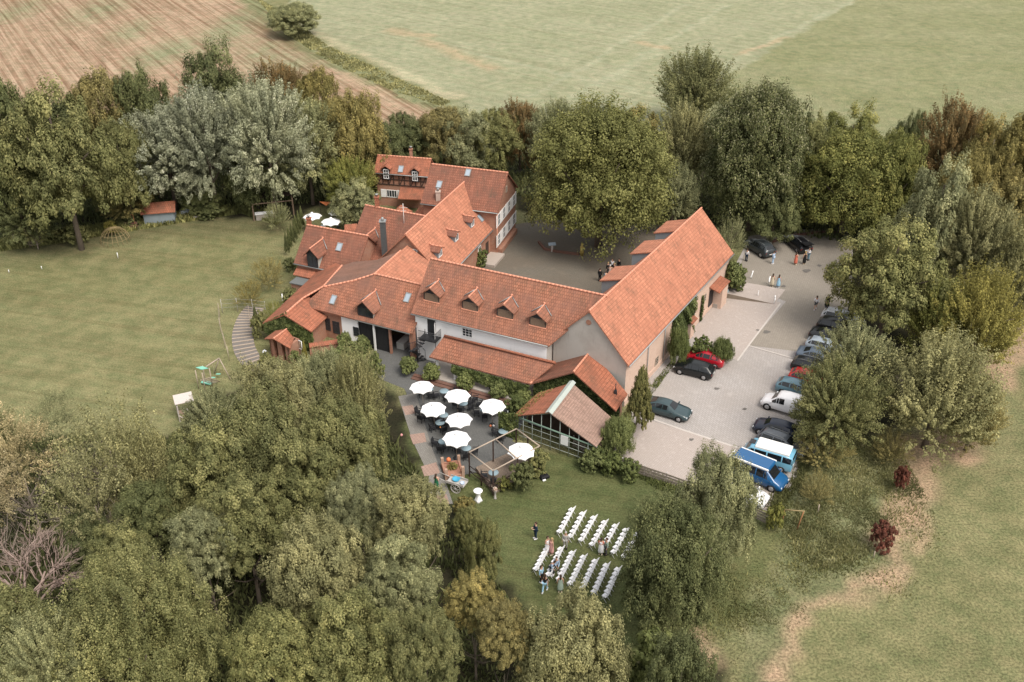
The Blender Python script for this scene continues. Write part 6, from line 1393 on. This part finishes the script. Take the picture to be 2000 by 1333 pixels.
# station: x/L, z low, z belt, z top, half width factor, top half width
BODY = {
 'hatch': (4.1, 1.76, [(-.5, .38, .70, .76, .86, .62), (-.485, .28, .90, .98, .95, .68), (-.44, .24, .96, 1.06, 1, .66), (-.35, .22, .96, 1.40, 1, .54), (-.15, .2, .94, 1.47, 1, .56), (.04, .2, .92, 1.46, 1, .56), (.12, .2, .91, 1.41, 1, .54), (.27, .2, .90, .98, 1, .66), (.40, .2, .82, .88, .97, .64), (.475, .24, .68, .73, .9, .60), (.5, .34, .5, .55, .8, .56)]),
 'wagon': (4.6, 1.80, [(-.5, .38, .72, .78, .88, .64), (-.488, .28, .92, 1.0, .95, .68), (-.455, .24, .98, 1.10, 1, .66), (-.39, .22, .97, 1.42, 1, .55), (-.15, .2, .94, 1.49, 1, .57), (.02, .2, .92, 1.48, 1, .57), (.09, .2, .91, 1.43, 1, .55), (.24, .2, .90, .98, 1, .67), (.40, .2, .82, .88, .97, .65), (.475, .24, .68, .73, .9, .60), (.5, .34, .5, .55, .8, .56)]),
 'suv': (4.5, 1.86, [(-.5, .45, .82, .88, .88, .66), (-.488, .35, 1.02, 1.1, .95, .70), (-.455, .3, 1.08, 1.2, 1, .68), (-.38, .28, 1.07, 1.60, 1, .58), (-.15, .26, 1.04, 1.68, 1, .60), (.02, .26, 1.02, 1.67, 1, .60), (.09, .26, 1.01, 1.61, 1, .58), (.22, .26, 1.0, 1.08, 1, .70), (.40, .26, .94, 1.0, .97, .68), (.475, .3, .8, .86, .9, .64), (.5, .4, .6, .65, .82, .60)]),
 'sedan': (4.7, 1.83, [(-.5, .4, .74, .80, .86, .64), (-.485, .3, .92, .98, .95, .70), (-.42, .24, .96, 1.03, 1, .70), (-.36, .22, .95, 1.06, 1, .68), (-.2, .2, .93, 1.38, 1, .54), (-.05, .2, .92, 1.43, 1, .55), (.06, .2, .90, 1.39, 1, .54), (.22, .2, .88, .95, 1, .67), (.40, .2, .78, .84, .97, .65), (.475, .24, .64, .69, .9, .60), (.5, .34, .48, .52, .8, .56)]),
 'van': (4.9, 1.92, [(-.5, .4, 1.05, 1.85, .96, .80), (-.49, .3, 1.08, 1.93, 1, .82), (-.3, .26, 1.08, 1.97, 1, .83), (0, .26, 1.08, 1.97, 1, .83), (.15, .26, 1.07, 1.93, 1, .82), (.19, .26, 1.06, 1.86, 1, .80), (.34, .26, 1.04, 1.13, 1, .80), (.44, .28, .9, .98, .96, .76), (.485, .32, .7, .76, .9, .7), (.5, .4, .5, .55, .84, .66)]),
 'camper': (4.6, 1.86, [(-.5, .4, 1.05, 1.45, .95, .76), (-.485, .3, 1.12, 1.80, 1, .80), (-.3, .28, 1.12, 1.88, 1, .82), (0, .28, 1.12, 1.88, 1, .82), (.25, .28, 1.12, 1.88, 1, .82), (.33, .28, 1.12, 1.84, 1, .80), (.45, .28, 1.10, 1.18, 1, .86), (.49, .3, .9, .95, .97, .84), (.5, .38, .6, .65, .94, .8)]),
 'small_van': (4.3, 1.80, [(-.5, .4, 1.0, 1.68, .96, .74), (-.49, .3, 1.04, 1.78, 1, .76), (-.3, .26, 1.04, 1.82, 1, .77), (-.05, .26, 1.03, 1.82, 1, .77), (.08, .26, 1.02, 1.76, 1, .74), (.13, .26, 1.01, 1.66, 1, .70), (.28, .26, 1.0, 1.08, 1, .72), (.40, .26, .92, .99, .97, .70), (.475, .3, .72, .78, .9, .64), (.5, .4, .52, .57, .82, .6)])}
CM = {}
def car_parts(kind):
    if kind in CM: return CM[kind]
    L, W, st = BODY[kind]; hw = W/2; rings = []
    for x, zl, zb, zt, wf, wt in st:
        w = hw*wf; X_ = x*L; half = [(w*.90, zl), (w, zl+.14), (w*1.005, (zl+zb)/2+.05), (w*.985, zb), (wt, max(zt-.05, zb+.01)), (wt-.12, zt), (.25, zt+.015)]
        rings.append([(X_, y, z) for y, z in half]+[(X_, -y, z) for y, z in half[::-1]])
    b = MB(); b.grid(rings); body = b
    g = MB()
    def q(i, j, t, o=.012): # lerp across station i..i+1 on ring index j
        a, c = Vector(rings[i][j]), Vector(rings[i+1][j]); p = a.lerp(c, t); return p
    n = len(rings[0]); sides = [MB(), MB()]
    for s in (0, 1):
        side = sides[s]
        for i in range(len(st)-1):
            h0, h1 = st[i][3]-st[i][2], st[i+1][3]-st[i+1][2]
            if max(h0, h1) < .3: continue
            if kind in ('van', 'small_van') and kind == 'small_van' and st[i+1][0] < .05: continue
            jb, jt = (3, 4) if s == 0 else (n-4, n-5)
            def pt(t, v): 
                lo, hi = q(i, jb, t), q(i, jt, t); p = lo.lerp(hi, v); p.y += (.014 if s == 0 else -.014); return p
            t0, t1 = (.05, .95)
            if h0 < .3: t0 = .25
            if h1 < .3: t1 = .72
            v0, v1 = .10, .90
            quad = [pt(t0, v0), pt(t1, v0), pt(t1, v1 if h1 > .3 else .8), pt(t0, v1 if h0 > .3 else .8)]
            side.poly(quad if s else quad[::-1])
    def across(i, name):
        m = MB(); jl, jr = 5, n-6; 
        pts = [q(i, jl, .12), q(i, jr, .12), q(i, jr, .9), q(i, jl, .9)]
        nn = (pts[1]-pts[0]).cross(pts[2]-pts[1]).normalized()
        if nn.z < 0: nn = -nn
        mid = [(pts[0]+pts[1])/2+nn*.03, (pts[2]+pts[3])/2+nn*.03]
        m.poly([pts[0]+nn*.02, mid[0], mid[1], pts[3]+nn*.02]); m.poly([mid[0], pts[1]+nn*.02, pts[2]+nn*.02, mid[1]]); return m
    zt = [s[3] for s in st]; zmax = max(zt); fi = max(i for i in range(len(st)-1) if zt[i]-zt[i+1] > .3 and st[i][0] > 0) if any(zt[i]-zt[i+1] > .3 and st[i][0] > 0 for i in range(len(st)-1)) else None
    ri = [i for i in range(len(st)-1) if zt[i+1]-zt[i] > .25 and st[i][0] < -.1]
    parts = dict(body=(body, 'body'), side=(sides[0], 'side_windows'), side2=(sides[1], 'side_windows'))
    if fi is not None: parts['wind'] = (across(fi, 'w'), 'windscreen')
    if ri: parts['rear'] = (across(ri[-1], 'r'), 'rear_window')
    CM[kind] = parts; return parts
WH = {}
def car(kind, label, cat, tail, nose, col, rails=False, roofc=None, name='parked_car', extra=None, group='cars parked by the barn', black_trim=False, tailgate=False):
    L, W, st = BODY[kind]; a, b_ = P(*tail), P(*nose); d = (b_-a).normalized(); c = (a+b_)/2
    r = thing(name, label, cat, (c.x, c.y, .05), math.atan2(d.y, d.x), group)
    pm = col if not isinstance(col, tuple) else paint_m('paint_'+label.split()[0]+str(len(bpy.data.materials)), col)
    bo = None
    for k, (mb, nm) in car_parts(kind).items():
        o = mb.build(nm, pm if k == 'body' else CGL, r)
        if k == 'body': bo = o
    rw = .31 if kind in ('hatch', 'wagon', 'sedan') else .35; R0_ = .32*L
    for sx in (-1, 1):
        for sy in (-1, 1):
            y = sy*(W/2-.09); x = sx*R0_*(1 if sx > 0 else .93)
            m = MB(); m.lathe([(rw*.6, -.11), (rw, -.10), (rw, .10), (rw*.6, .11)], n=18)
            m.v = [(p[0]+x, y+p[2], p[1]+rw) for p in m.v]; w = m.build('wheel', TYRE, r)
            m = MB(); m.lathe([(0, 0), (rw*.66, 0), (rw*.62, .02), (rw*.2, .03), (0, .03)], n=14); m.v = [(p[0]+x, y+sy*(.105+p[2]), p[1]+rw) for p in m.v]; m.build('rim', RIM, w)
            m = MB(); m.lathe([(0, 0), (rw*1.17, 0), (rw*1.17, .012), (0, .012)], n=18); m.v = [(p[0]+x, sy*(W/2*1.004-.012+p[2]), p[1]+rw) for p in m.v if True]; m.build('wheel_arch', BLACK, r)
    f = st[-2]; fz = (f[1]+f[2])/2+.1; bk = st[1]; bz = (bk[2]*.78)
    for sy in (-1, 1):
        m = MB(); m.box((f[0]*L-.07, sy*W/2*.72, f[2]-.06), (.22, .30, .13), sy*-.35); m.build('headlight', HL, r)
        m = MB(); m.box((bk[0]*L+.02, sy*W/2*.80, bz), (.12, .22, .22)); m.build('taillight', TL, r)
        cw = [s for s in st if s[3]-s[2] < .2 and s[0] > .1][0]; m = MB(); m.box((cw[0]*L-.18, sy*(W/2+.09), cw[2]+.07), (.12, .2, .13)); m.build('mirror', pm, r)
    m = MB(); m.box((st[0][0]*L-.005, 0, .62), (.02, .5, .11)); m.build('number_plate', PLATE, r); m = MB(); m.box((st[-1][0]*L+.005, 0, .46), (.02, .5, .11)); m.build('number_plate', PLATE, r)
    m = MB(); m.box((st[-1][0]*L-.03, 0, .40), (.1, W*.72, .14)); m.build('grille', BLACK, r)
    zr = max(s[3] for s in st)
    if rails:
        for sy in (-1, 1): m = MB(); m.tube([(-.33*L, sy*(st[4][5]-.06), zr-.02), (-.3*L, sy*(st[4][5]-.06), zr+.05), (.02*L, sy*(st[4][5]-.06), zr+.06), (.06*L, sy*(st[4][5]-.06), zr-.02)], .022, 5); m.build('roof_rail', rails if not isinstance(rails, bool) else METAL, r)
    if extra: extra(r, L, W, zr, pm)
    return r
def camper_extra(r, L, W, zr, pm):
    m = MB(); rg_ = []
    for z, s in ((zr-.03, 1), (zr+.12, 1), (zr+.2, .93)): rg_.append([(x*s-.35, y*s, z) for x, y in ((-1.55, -.76), (1.5, -.76), (1.5, .76), (-1.55, .76))])
    m.grid(rg_, sm=False); m.build('pop_top', plain('cream_roof', (.80, .80, .78), .5, var=.03), r)
    m = MB(); m.box((1.52, 0, zr+.03), (.5, .62, .06)); m.build('roof_hatch', DARKM, r)
    m = MB(); m.lathe([(0, 0), (.14, 0), (.14, .03), (0, .03)], n=14); m.v = [(L/2+p[2]-.02, p[0], p[1]+.95) for p in m.v]; m.build('round_badge', RIM, r)
def van_extra(r, L, W, zr, pm):
    m = MB(); rg_ = []
    for z, s in ((zr-.02, 1), (zr+.10, .99), (zr+.14, .93)): rg_.append([(x*s-.55, y*s, z) for x, y in ((-1.75, -.74), (1.6, -.74), (1.6, .74), (-1.75, .74))])
    m.grid(rg_, sm=False); m.build('pop_top', pm, r)
    for sy in (-1, 1): m = MB(); m.box((-.6, sy*.83, zr+.05), (3.3, .12, .13)); m.build('awning' if sy < 0 else 'roof_rail', WFRAME, r)
    m = MB(); m.box((-L/2-.25, 0, 1.5), (.1, 1.3, .5)); m.box((-L/2-.12, .5, 1.2), (.3, .06, .06)); m.box((-L/2-.12, -.5, 1.2), (.3, .06, .06)); m.build('rear_rack', WFRAME, r)
def lift_gate(r, L, W, zr, pm):
    m = MB(); m.slab([(-L*.36, -.62, zr), (-L*.36, .62, zr), (-L*.62, .6, zr+.12), (-L*.62, -.6, zr+.12)], .06); m.build('open_tailgate', pm, r)
def open_doors(r, L, W, zr, pm):
    m = MB(); m.obox((L*.1, -W/2, .45), (-.15, -.85, 0), (.05, .02, 0), (0, 0, .8)); m.build('open_door', pm, r)
car('suv', 'dark grey estate car with door open below the chestnut', 'car', (1505, 507), (1459, 480), (.035, .042, .047), True, extra=open_doors, group='cars at the top of the car park')
car('wagon', 'black car with raised tailgate at the top of the car park', 'car', (1576, 500), (1538, 468), (.008, .008, .010), True, extra=lift_gate, group='cars at the top of the car park')
car('hatch', 'red hatchback nosed into the ivy hedge', 'car', (1411, 717), (1345, 700), (.36, .008, .02))
car('hatch', 'black hatchback parked next to the red one', 'car', (1391, 739), (1320, 722), (.007, .009, .010))
car('sedan', 'dark green car half hidden by the cypress', 'car', (1262, 797), (1342, 820), (.035, .060, .068))
GR = 'cars in the long parked row'
car('hatch', 'dark navy hatchback left of the feathery ash', 'car', (1551, 858), (1476, 838), (.010, .016, .035), group=GR)
car('wagon', 'dark grey estate with a long roof, nose towards the grass', 'car', (1486, 862), (1567, 893), (.085, .095, .11), True, group=GR)
car('camper', 'light blue classic camper van with white roof', 'van', (1545, 919), (1452, 892), (.15, .36, .50), name='camper_van', extra=camper_extra, group=GR)
car('van', 'deep blue camper van with white awning rails', 'van', (1436, 920), (1527, 957), (.010, .085, .22), name='camper_van', extra=van_extra, group=GR)
car('hatch', 'white car at the near end behind the grey-green tree', 'car', (1418, 962), (1486, 988), (.75, .75, .77), group=GR)
car('small_van', 'white delivery van under the feathery ash', 'van', (1566, 812), (1493, 790), (.72, .72, .74), name='delivery_van', group=GR)
car('hatch', 'blue-green car just above the white van', 'car', (1520, 760), (1590, 779), (.10, .19, .24), group=GR)
car('hatch', 'bright red car in the long parked row', 'car', (1545, 742), (1614, 760), (.48, .012, .012), group=GR)
car('wagon', 'black car with silver trim above the bright red one', 'car', (1554, 720), (1624, 739), (.008, .009, .011), True, group=GR)
car('sedan', 'dark blue-grey car under the drooping branches', 'car', (1563, 699), (1634, 717), (.07, .095, .13), group=GR)
car('hatch', 'light grey-blue car with its rear to the lane', 'car', (1577, 679), (1644, 697), (.27, .32, .37), group=GR)
car('sedan', 'black saloon between light grey-blue car and black estate', 'car', (1590, 660), (1656, 678), (.010, .011, .013), group=GR)
car('suv', 'black off-road car just below the silver one', 'car', (1603, 643), (1668, 660), (.007, .007, .008), group=GR)
car('wagon', 'silver estate car at the far end of the row', 'car', (1612, 624), (1677, 641), (.45, .47, .49), True, group=GR)

# ------------------------------------------------------------------ people
SKIN = plain('skin', (.50, .30, .215), .6, var=.05)
def skinned(name, vs, es, rad, sub=1):
    me = bpy.data.meshes.new(name+'_t'); me.from_pydata(vs, es, []); o = bpy.data.objects.new(name, me); link(o)
    md = o.modifiers.new('s', 'SKIN'); md.use_smooth_shade = True; o.modifiers.new('u', 'SUBSURF').levels = sub
    for i, r in enumerate(rad): me.skin_vertices[0].data[i].radius = (r, r)
    me.skin_vertices[0].data[0].use_root = True
    dg = bpy.context.evaluated_depsgraph_get(); m2 = bpy.data.meshes.new_from_object(o.evaluated_get(dg)); m2.name = name
    bpy.data.objects.remove(o); bpy.data.meshes.remove(me)
    m2.materials.clear(); m2.materials.append(SKIN)
    for p in m2.polygons: p.use_smooth = True
    return m2
def joints(pose):
    J = dict(pel=(0, 0, .95), sp=(0, 0, 1.13), ch=(0, .0, 1.34), nk=(0, -.005, 1.47), hb=(0, .005, 1.56), ht=(0, .02, 1.665))
    for s, n in ((-1, 'L'), (1, 'R')):
        J['sh'+n] = (s*.175, 0, 1.395); J['hp'+n] = (s*.095, 0, .90); J['kn'+n] = (s*.10, .02, .50); J['an'+n] = (s*.10, -.02, .09); J['to'+n] = (s*.11, .12, .035)
        if pose == 'bent': J['el'+n] = (s*.23, -.02, 1.12); J['wr'+n] = (s*.12, .22, 1.16); J['hd'+n] = (s*.09, .29, 1.18)
        elif pose == 'lean': J['el'+n] = (s*.22, .18, 1.12); J['wr'+n] = (s*.18, .36, .95); J['hd'+n] = (s*.17, .42, .90)
        else: J['el'+n] = (s*.235, -.02, 1.12); J['wr'+n] = (s*.25, .05, .88); J['hd'+n] = (s*.25, .07, .81)
        if pose == 'walk': k = s*.16; J['kn'+n] = (s*.1, .08+k, .52); J['an'+n] = (s*.1, k*1.5-.03, .10); J['to'+n] = (s*.11, k*1.5+.11, .04); J['wr'+n] = (s*.25, -k+.04, .89); J['hd'+n] = (s*.25, -k*1.2+.07, .82)
    if pose == 'lean':
        for n in ('ch', 'nk', 'hb', 'ht', 'shL', 'shR'): x, y, z = J[n]; J[n] = (x, y+(z-.95)*.5, z-(z-.95)*.12)
    return J
RB = dict(pel=.135, pe=.135, sp=.115, ch=.135, nk=.052, hb=.082, ht=.085, sh=.058, el=.043, wr=.028, hd=.032, hp=.088, kn=.06, an=.042, to=.036)
PM = {}
def body_mesh(pose):
    if ('b', pose) in PM: return PM['b', pose]
    J = joints(pose); nm = list(J); ix = {n: i for i, n in enumerate(nm)}; vs = [J[n] for n in nm]; rd = [RB[n[:2]] for n in nm]
    rd = [RB['pel'] if n == 'pel' else RB[n[:2]] for n in nm]
    E_ = [('pel', 'sp'), ('sp', 'ch'), ('ch', 'nk'), ('nk', 'hb'), ('hb', 'ht')]
    for n in 'LR': E_ += [('ch', 'sh'+n), ('sh'+n, 'el'+n), ('el'+n, 'wr'+n), ('wr'+n, 'hd'+n), ('pel', 'hp'+n), ('hp'+n, 'kn'+n), ('kn'+n, 'an'+n), ('an'+n, 'to'+n)]
    es = [(ix[a], ix[b]) for a, b in E_]
    for s, n in ((-1, 'L'), (1, 'R')):      # five fingers
        h, w = Vector(J['hd'+n]), Vector(J['wr'+n]); d = (h-w).normalized(); side = V(0, 1, 0) if abs(d.z) > .6 else V(1, 0, 0)
        for k, (o_, l) in enumerate(((-.024, .055), (-.008, .07), (.008, .075), (.024, .065))):
            a = h+side*o_+d*.03; i0 = len(vs); vs.append(tuple(a)); vs.append(tuple(a+d*l*.55)); vs.append(tuple(a+d*l+V(0, .01, 0))); rd += [.011, .009, .008]; es += [(ix['hd'+n], i0), (i0, i0+1), (i0+1, i0+2)]
        a = w.lerp(h, .5); t_ = (side*.8+d*.6).normalized(); i0 = len(vs); vs.append(tuple(a+t_*.045)); vs.append(tuple(a+t_*.08)); rd += [.012, .010]; es += [(ix['hd'+n], i0), (i0, i0+1)]
    vs.append(tuple(Vector(J['hb']).lerp(Vector(J['ht']), .4)+V(0, .10, 0))); rd.append(.014); es.append((ix['ht'], len(vs)-1))   # nose
    PM['b', pose] = skinned('body', vs, es, rd); return PM['b', pose]
def cloth_mesh(kind, pose):
    if (kind, pose) in PM: return PM[kind, pose]
    J = joints(pose); g = .016
    if kind in ('shirt', 'jacket', 'top'):
        nm = ['sp', 'pel', 'ch', 'nk']; E_ = [('pel', 'sp'), ('sp', 'ch')]; 
        for n in 'LR':
            nm += ['sh'+n, 'el'+n]; E_ += [('ch', 'sh'+n), ('sh'+n, 'el'+n)]
            if kind != 'top': nm += ['wr'+n]; E_ += [('el'+n, 'wr'+n)]
        nm.remove('nk'); g = .03 if kind == 'jacket' else .02
        if kind == 'top':
            for n in 'LR': J['el'+n] = tuple(Vector(J['sh'+n]).lerp(Vector(J['el'+n]), .55))
        for n in 'LR': J['wr'+n] = tuple(Vector(J['el'+n]).lerp(Vector(J['wr'+n]), .88))
    elif kind in ('trousers', 'shorts'):
        nm = ['pel']; E_ = []
        for n in 'LR': nm += ['hp'+n, 'kn'+n]; E_ += [('pel', 'hp'+n), ('hp'+n, 'kn'+n)]
        if kind == 'trousers':
            for n in 'LR': nm += ['an'+n]; E_ += [('kn'+n, 'an'+n)]
        g = .022
    elif kind in ('dress', 'skirt'):
        m = MB(); top = [(.14, 1.36), (.155, 1.28), (.135, 1.12), (.16, .98)] if kind == 'dress' else [(.14, 1.02)]
        rings = []
        for r, z in [(.20, .25), (.215, .4), (.20, .6), (.19, .8)]+top[::-1]:
            rings.append([(math.cos(2*math.pi*j/20)*(r*1.1)*(1+.05*math.cos(5*2*math.pi*j/20)*(z < .9)), math.sin(2*math.pi*j/20)*r*.85*(1+.05*math.cos(5*2*math.pi*j/20)*(z < .9))+((z-.95)*.5 if pose == 'lean' and z > .95 else 0), z) for j in range(20)])
        m.grid(rings); o = m.build(kind, SKIN); me = o.data; bpy.data.objects.remove(o); PM[kind, pose] = me; return me
    ix = {n: i for i, n in enumerate(nm)}; rd = [(RB['pel'] if n == 'pel' else RB[n[:2]])+g for n in nm]
    PM[kind, pose] = skinned(kind, [J[n] for n in nm], [(ix[a], ix[b]) for a, b in E_], rd); return PM[kind, pose]
def small(kind, pose):
    if (kind, pose) in PM: return PM[kind, pose]
    J = joints(pose); m = MB(); h = Vector(J['ht'])
    if kind in ('hair', 'long_hair'):
        rings = []
        for z, r, dy in ((.115, .02, -.02), (.10, .07, -.02), (.06, .103, -.022), (.0, .112, -.03), (-.06, .10, -.045), (-.10, .08, -.06))+(((-.2, .085, -.07), (-.3, .06, -.08)) if kind == 'long_hair' else ()):
            rings.append([(h.x+math.cos(2*math.pi*j/12)*r*.92, h.y+dy+math.sin(2*math.pi*j/12)*r*(1 if z > .03 else (.75 if math.sin(2*math.pi*j/12) > 0 else 1))-(.03 if z < .03 else 0), h.z+z) for j in range(12)])
        m.grid(rings[::-1])
    elif kind == 'shoes':
        for n in 'LR': t, a = Vector(J['to'+n]), Vector(J['an'+n]); m.grid([[(a.x+x*w, a.y+y0, z) for x, z in ((-1, 0), (1, 0), (1, .07), (.4, .10), (-.4, .10), (-1, .07))] for y0, w in ((-.09, .04), (-.02, .05), (.12, .055), (.21, .035))])
    elif kind == 'face':
        for s in (-1, 1): m.lathe([(0, -.012), (.012, 0), (0, .012)], (h.x+s*.032, h.y+.088, h.z-.03), 6)
        m.box((h.x, h.y+.082, h.z-.085), (.045, .012, .008))
    o = m.build(kind, SKIN); me = o.data; bpy.data.objects.remove(o); PM[kind, pose] = me; return me
def matc(key, c): 
    n = 'cloth_'+key
    return bpy.data.materials.get(n) or plain(n, c, .85, var=.08, vs=8)
COL = dict(white=(.74, .74, .77), navy=(.012, .03, .06), black=(.012, .012, .013), green=(.01, .11, .05), grey=(.36, .35, .33), ltblue=(.38, .50, .66), pink=(.60, .32, .30), coral=(.62, .17, .11), cream=(.56, .49, .37), skyblue=(.30, .50, .66), jeans=(.18, .30, .38), sage=(.34, .42, .36), dkgrey=(.08, .085, .09), brownhair=(.05, .03, .02), blond=(.40, .29, .14), greyhair=(.45, .43, .41), khaki=(.30, .27, .22), orange=(.6, .2, .12), peach=(.62, .45, .38))
def person(label, px, face, items, pose='down', hair='brownhair', long=False, s=1.0, z=0, group=None):
    """px: feet in the photo; face: photo direction looked at; items: garment->colour"""
    p = P(*px, z); q = P(px[0]+face[0], px[1]+face[1], z); d = q-p; o = thing('person', label, 'person', (p.x, p.y, z+.03), math.atan2(d.y, d.x)-math.pi/2, group); o.scale = (s, s, s)
    b = bpy.data.objects.new('body', body_mesh(pose)); link(b, o)
    for k, c in list(items.items())+[('long_hair' if long else 'hair', hair), ('face', 'black')]:
        me = small(k, pose) if k in ('hair', 'long_hair', 'shoes', 'face') else cloth_mesh(k, pose)
        e = bpy.data.objects.new(k, me); link(e, o); e.material_slots[0].link = 'OBJECT'; e.material_slots[0].material = matc(c, COL[c])
    return o
person('woman in a long green skirt standing on the garden path', (853, 958), (8, -8), dict(dress='green', shoes='black'), 'bent', long=True)
person('man in a navy suit and white shoes looking at his hands', (1046, 1053), (-10, 3), dict(jacket='navy', trousers='navy', shoes='white'), 'bent')
person('grey-haired guest in a pale grey suit in the aisle', (1104, 1072), (-2, 10), dict(jacket='grey', trousers='grey', shoes='black'), hair='greyhair')
person('guest in a white dress in front of the lower chairs', (1069, 1081), (5, 5), dict(dress='white', shoes='cream'), 'bent')
person('guest in a pink dress beside the white dress', (1077, 1084), (-6, 2), dict(dress='pink', shoes='cream'), hair='blond', long=True)
person('man in a bright blue shirt and dark trousers by the first row', (1057, 1138), (6, 3), dict(shirt='skyblue', trousers='black', shoes='white'), 'down')
person('woman in black top and pale jeans below the first row', (1064, 1156), (4, -8), dict(top='black', trousers='skyblue', shoes='white'), 'walk', long=True)
person('woman in a sage green dress below the second row', (1094, 1157), (0, -10), dict(dress='sage', shoes='cream'), long=True)
person('man in a light blue shirt bending over a chair', (1076, 1124), (8, 4), dict(shirt='ltblue', trousers='navy', shoes='white'), 'lean')
person('second man in a light blue shirt sidling between the rows', (1086, 1121), (-5, 8), dict(shirt='ltblue', trousers='dkgrey', shoes='white'), 'walk')
person('guest in white with an orange scarf behind the fifth row', (1173, 1084), (3, -8), dict(dress='white', top='coral', shoes='cream'), 'bent')
person('guest in grey-green beside the one with the orange scarf', (1183, 1084), (-8, 2), dict(shirt='sage', trousers='dkgrey', shoes='black'))
person('man in white shirt and navy trousers left of the grey estate', (1457, 511), (6, -4), dict(shirt='white', trousers='navy', shoes='black'))
person('guest in a pale blue suit behind the grey estate', (1509, 516), (-6, -2), dict(jacket='ltblue', trousers='ltblue', shoes='white'), 'bent')
person('woman in a long coral dress behind the black car', (1553, 518), (8, -4), dict(dress='coral', shoes='cream'), 'bent', long=True)
person('woman in a black dress behind the black car', (1570, 517), (-6, -6), dict(dress='black', shoes='cream'), hair='blond', long=True)
person('man in a white shirt at the right of the black car', (1578, 509), (-8, 2), dict(shirt='white', trousers='jeans', shoes='black'), 'bent')
person('woman in a cream dress walking on the ramp', (1507, 561), (3, -8), dict(dress='cream', shoes='cream'), long=True)
person('woman in a pale blue dress walking on the ramp', (1519, 563), (3, -8), dict(dress='skyblue', shoes='white'), long=True)
person('man in white shirt and grey shorts crossing the car park', (1592, 605), (0, -8), dict(shirt='white', shorts='dkgrey', shoes='white'), 'walk')
person('guest in dark clothes at the head of the silver estate', (1614, 603), (-6, 4), dict(jacket='black', trousers='grey', shoes='white'), hair='greyhair')
person('guest in black jacket and grey trousers by the silver estate', (1612, 614), (5, -4), dict(jacket='black', trousers='dkgrey', shoes='white'), 'walk')
person('blond guest in a black coat in the courtyard group', (1187, 538), (4, 3), dict(jacket='black', trousers='dkgrey', shoes='black'), hair='blond', long=True)
person('guest in pale pink at the centre of the courtyard group', (1191, 543), (4, -3), dict(dress='peach', shoes='black'), 'bent', hair='greyhair')
person('guest in black at the right of the courtyard group', (1199, 540), (-5, 1), dict(dress='black', shoes='black'), 'bent', hair='blond')
person('dark-haired guest in white behind the courtyard group', (1195, 531), (-4, 3), dict(top='white', trousers='black', shoes='black'))
person('guest in dark clothes standing left of the courtyard group', (1171, 550), (6, -4), dict(jacket='black', trousers='black', shoes='black'))
person('guest in a light blue shirt crouched before the courtyard group', (1182, 553), (4, -5), dict(shirt='skyblue', trousers='navy', shoes='black'), 'lean', s=.85)
person('guest in black next to the barn dormer in the courtyard', (1208, 531), (-6, 2), dict(jacket='black', trousers='black', shoes='black'))
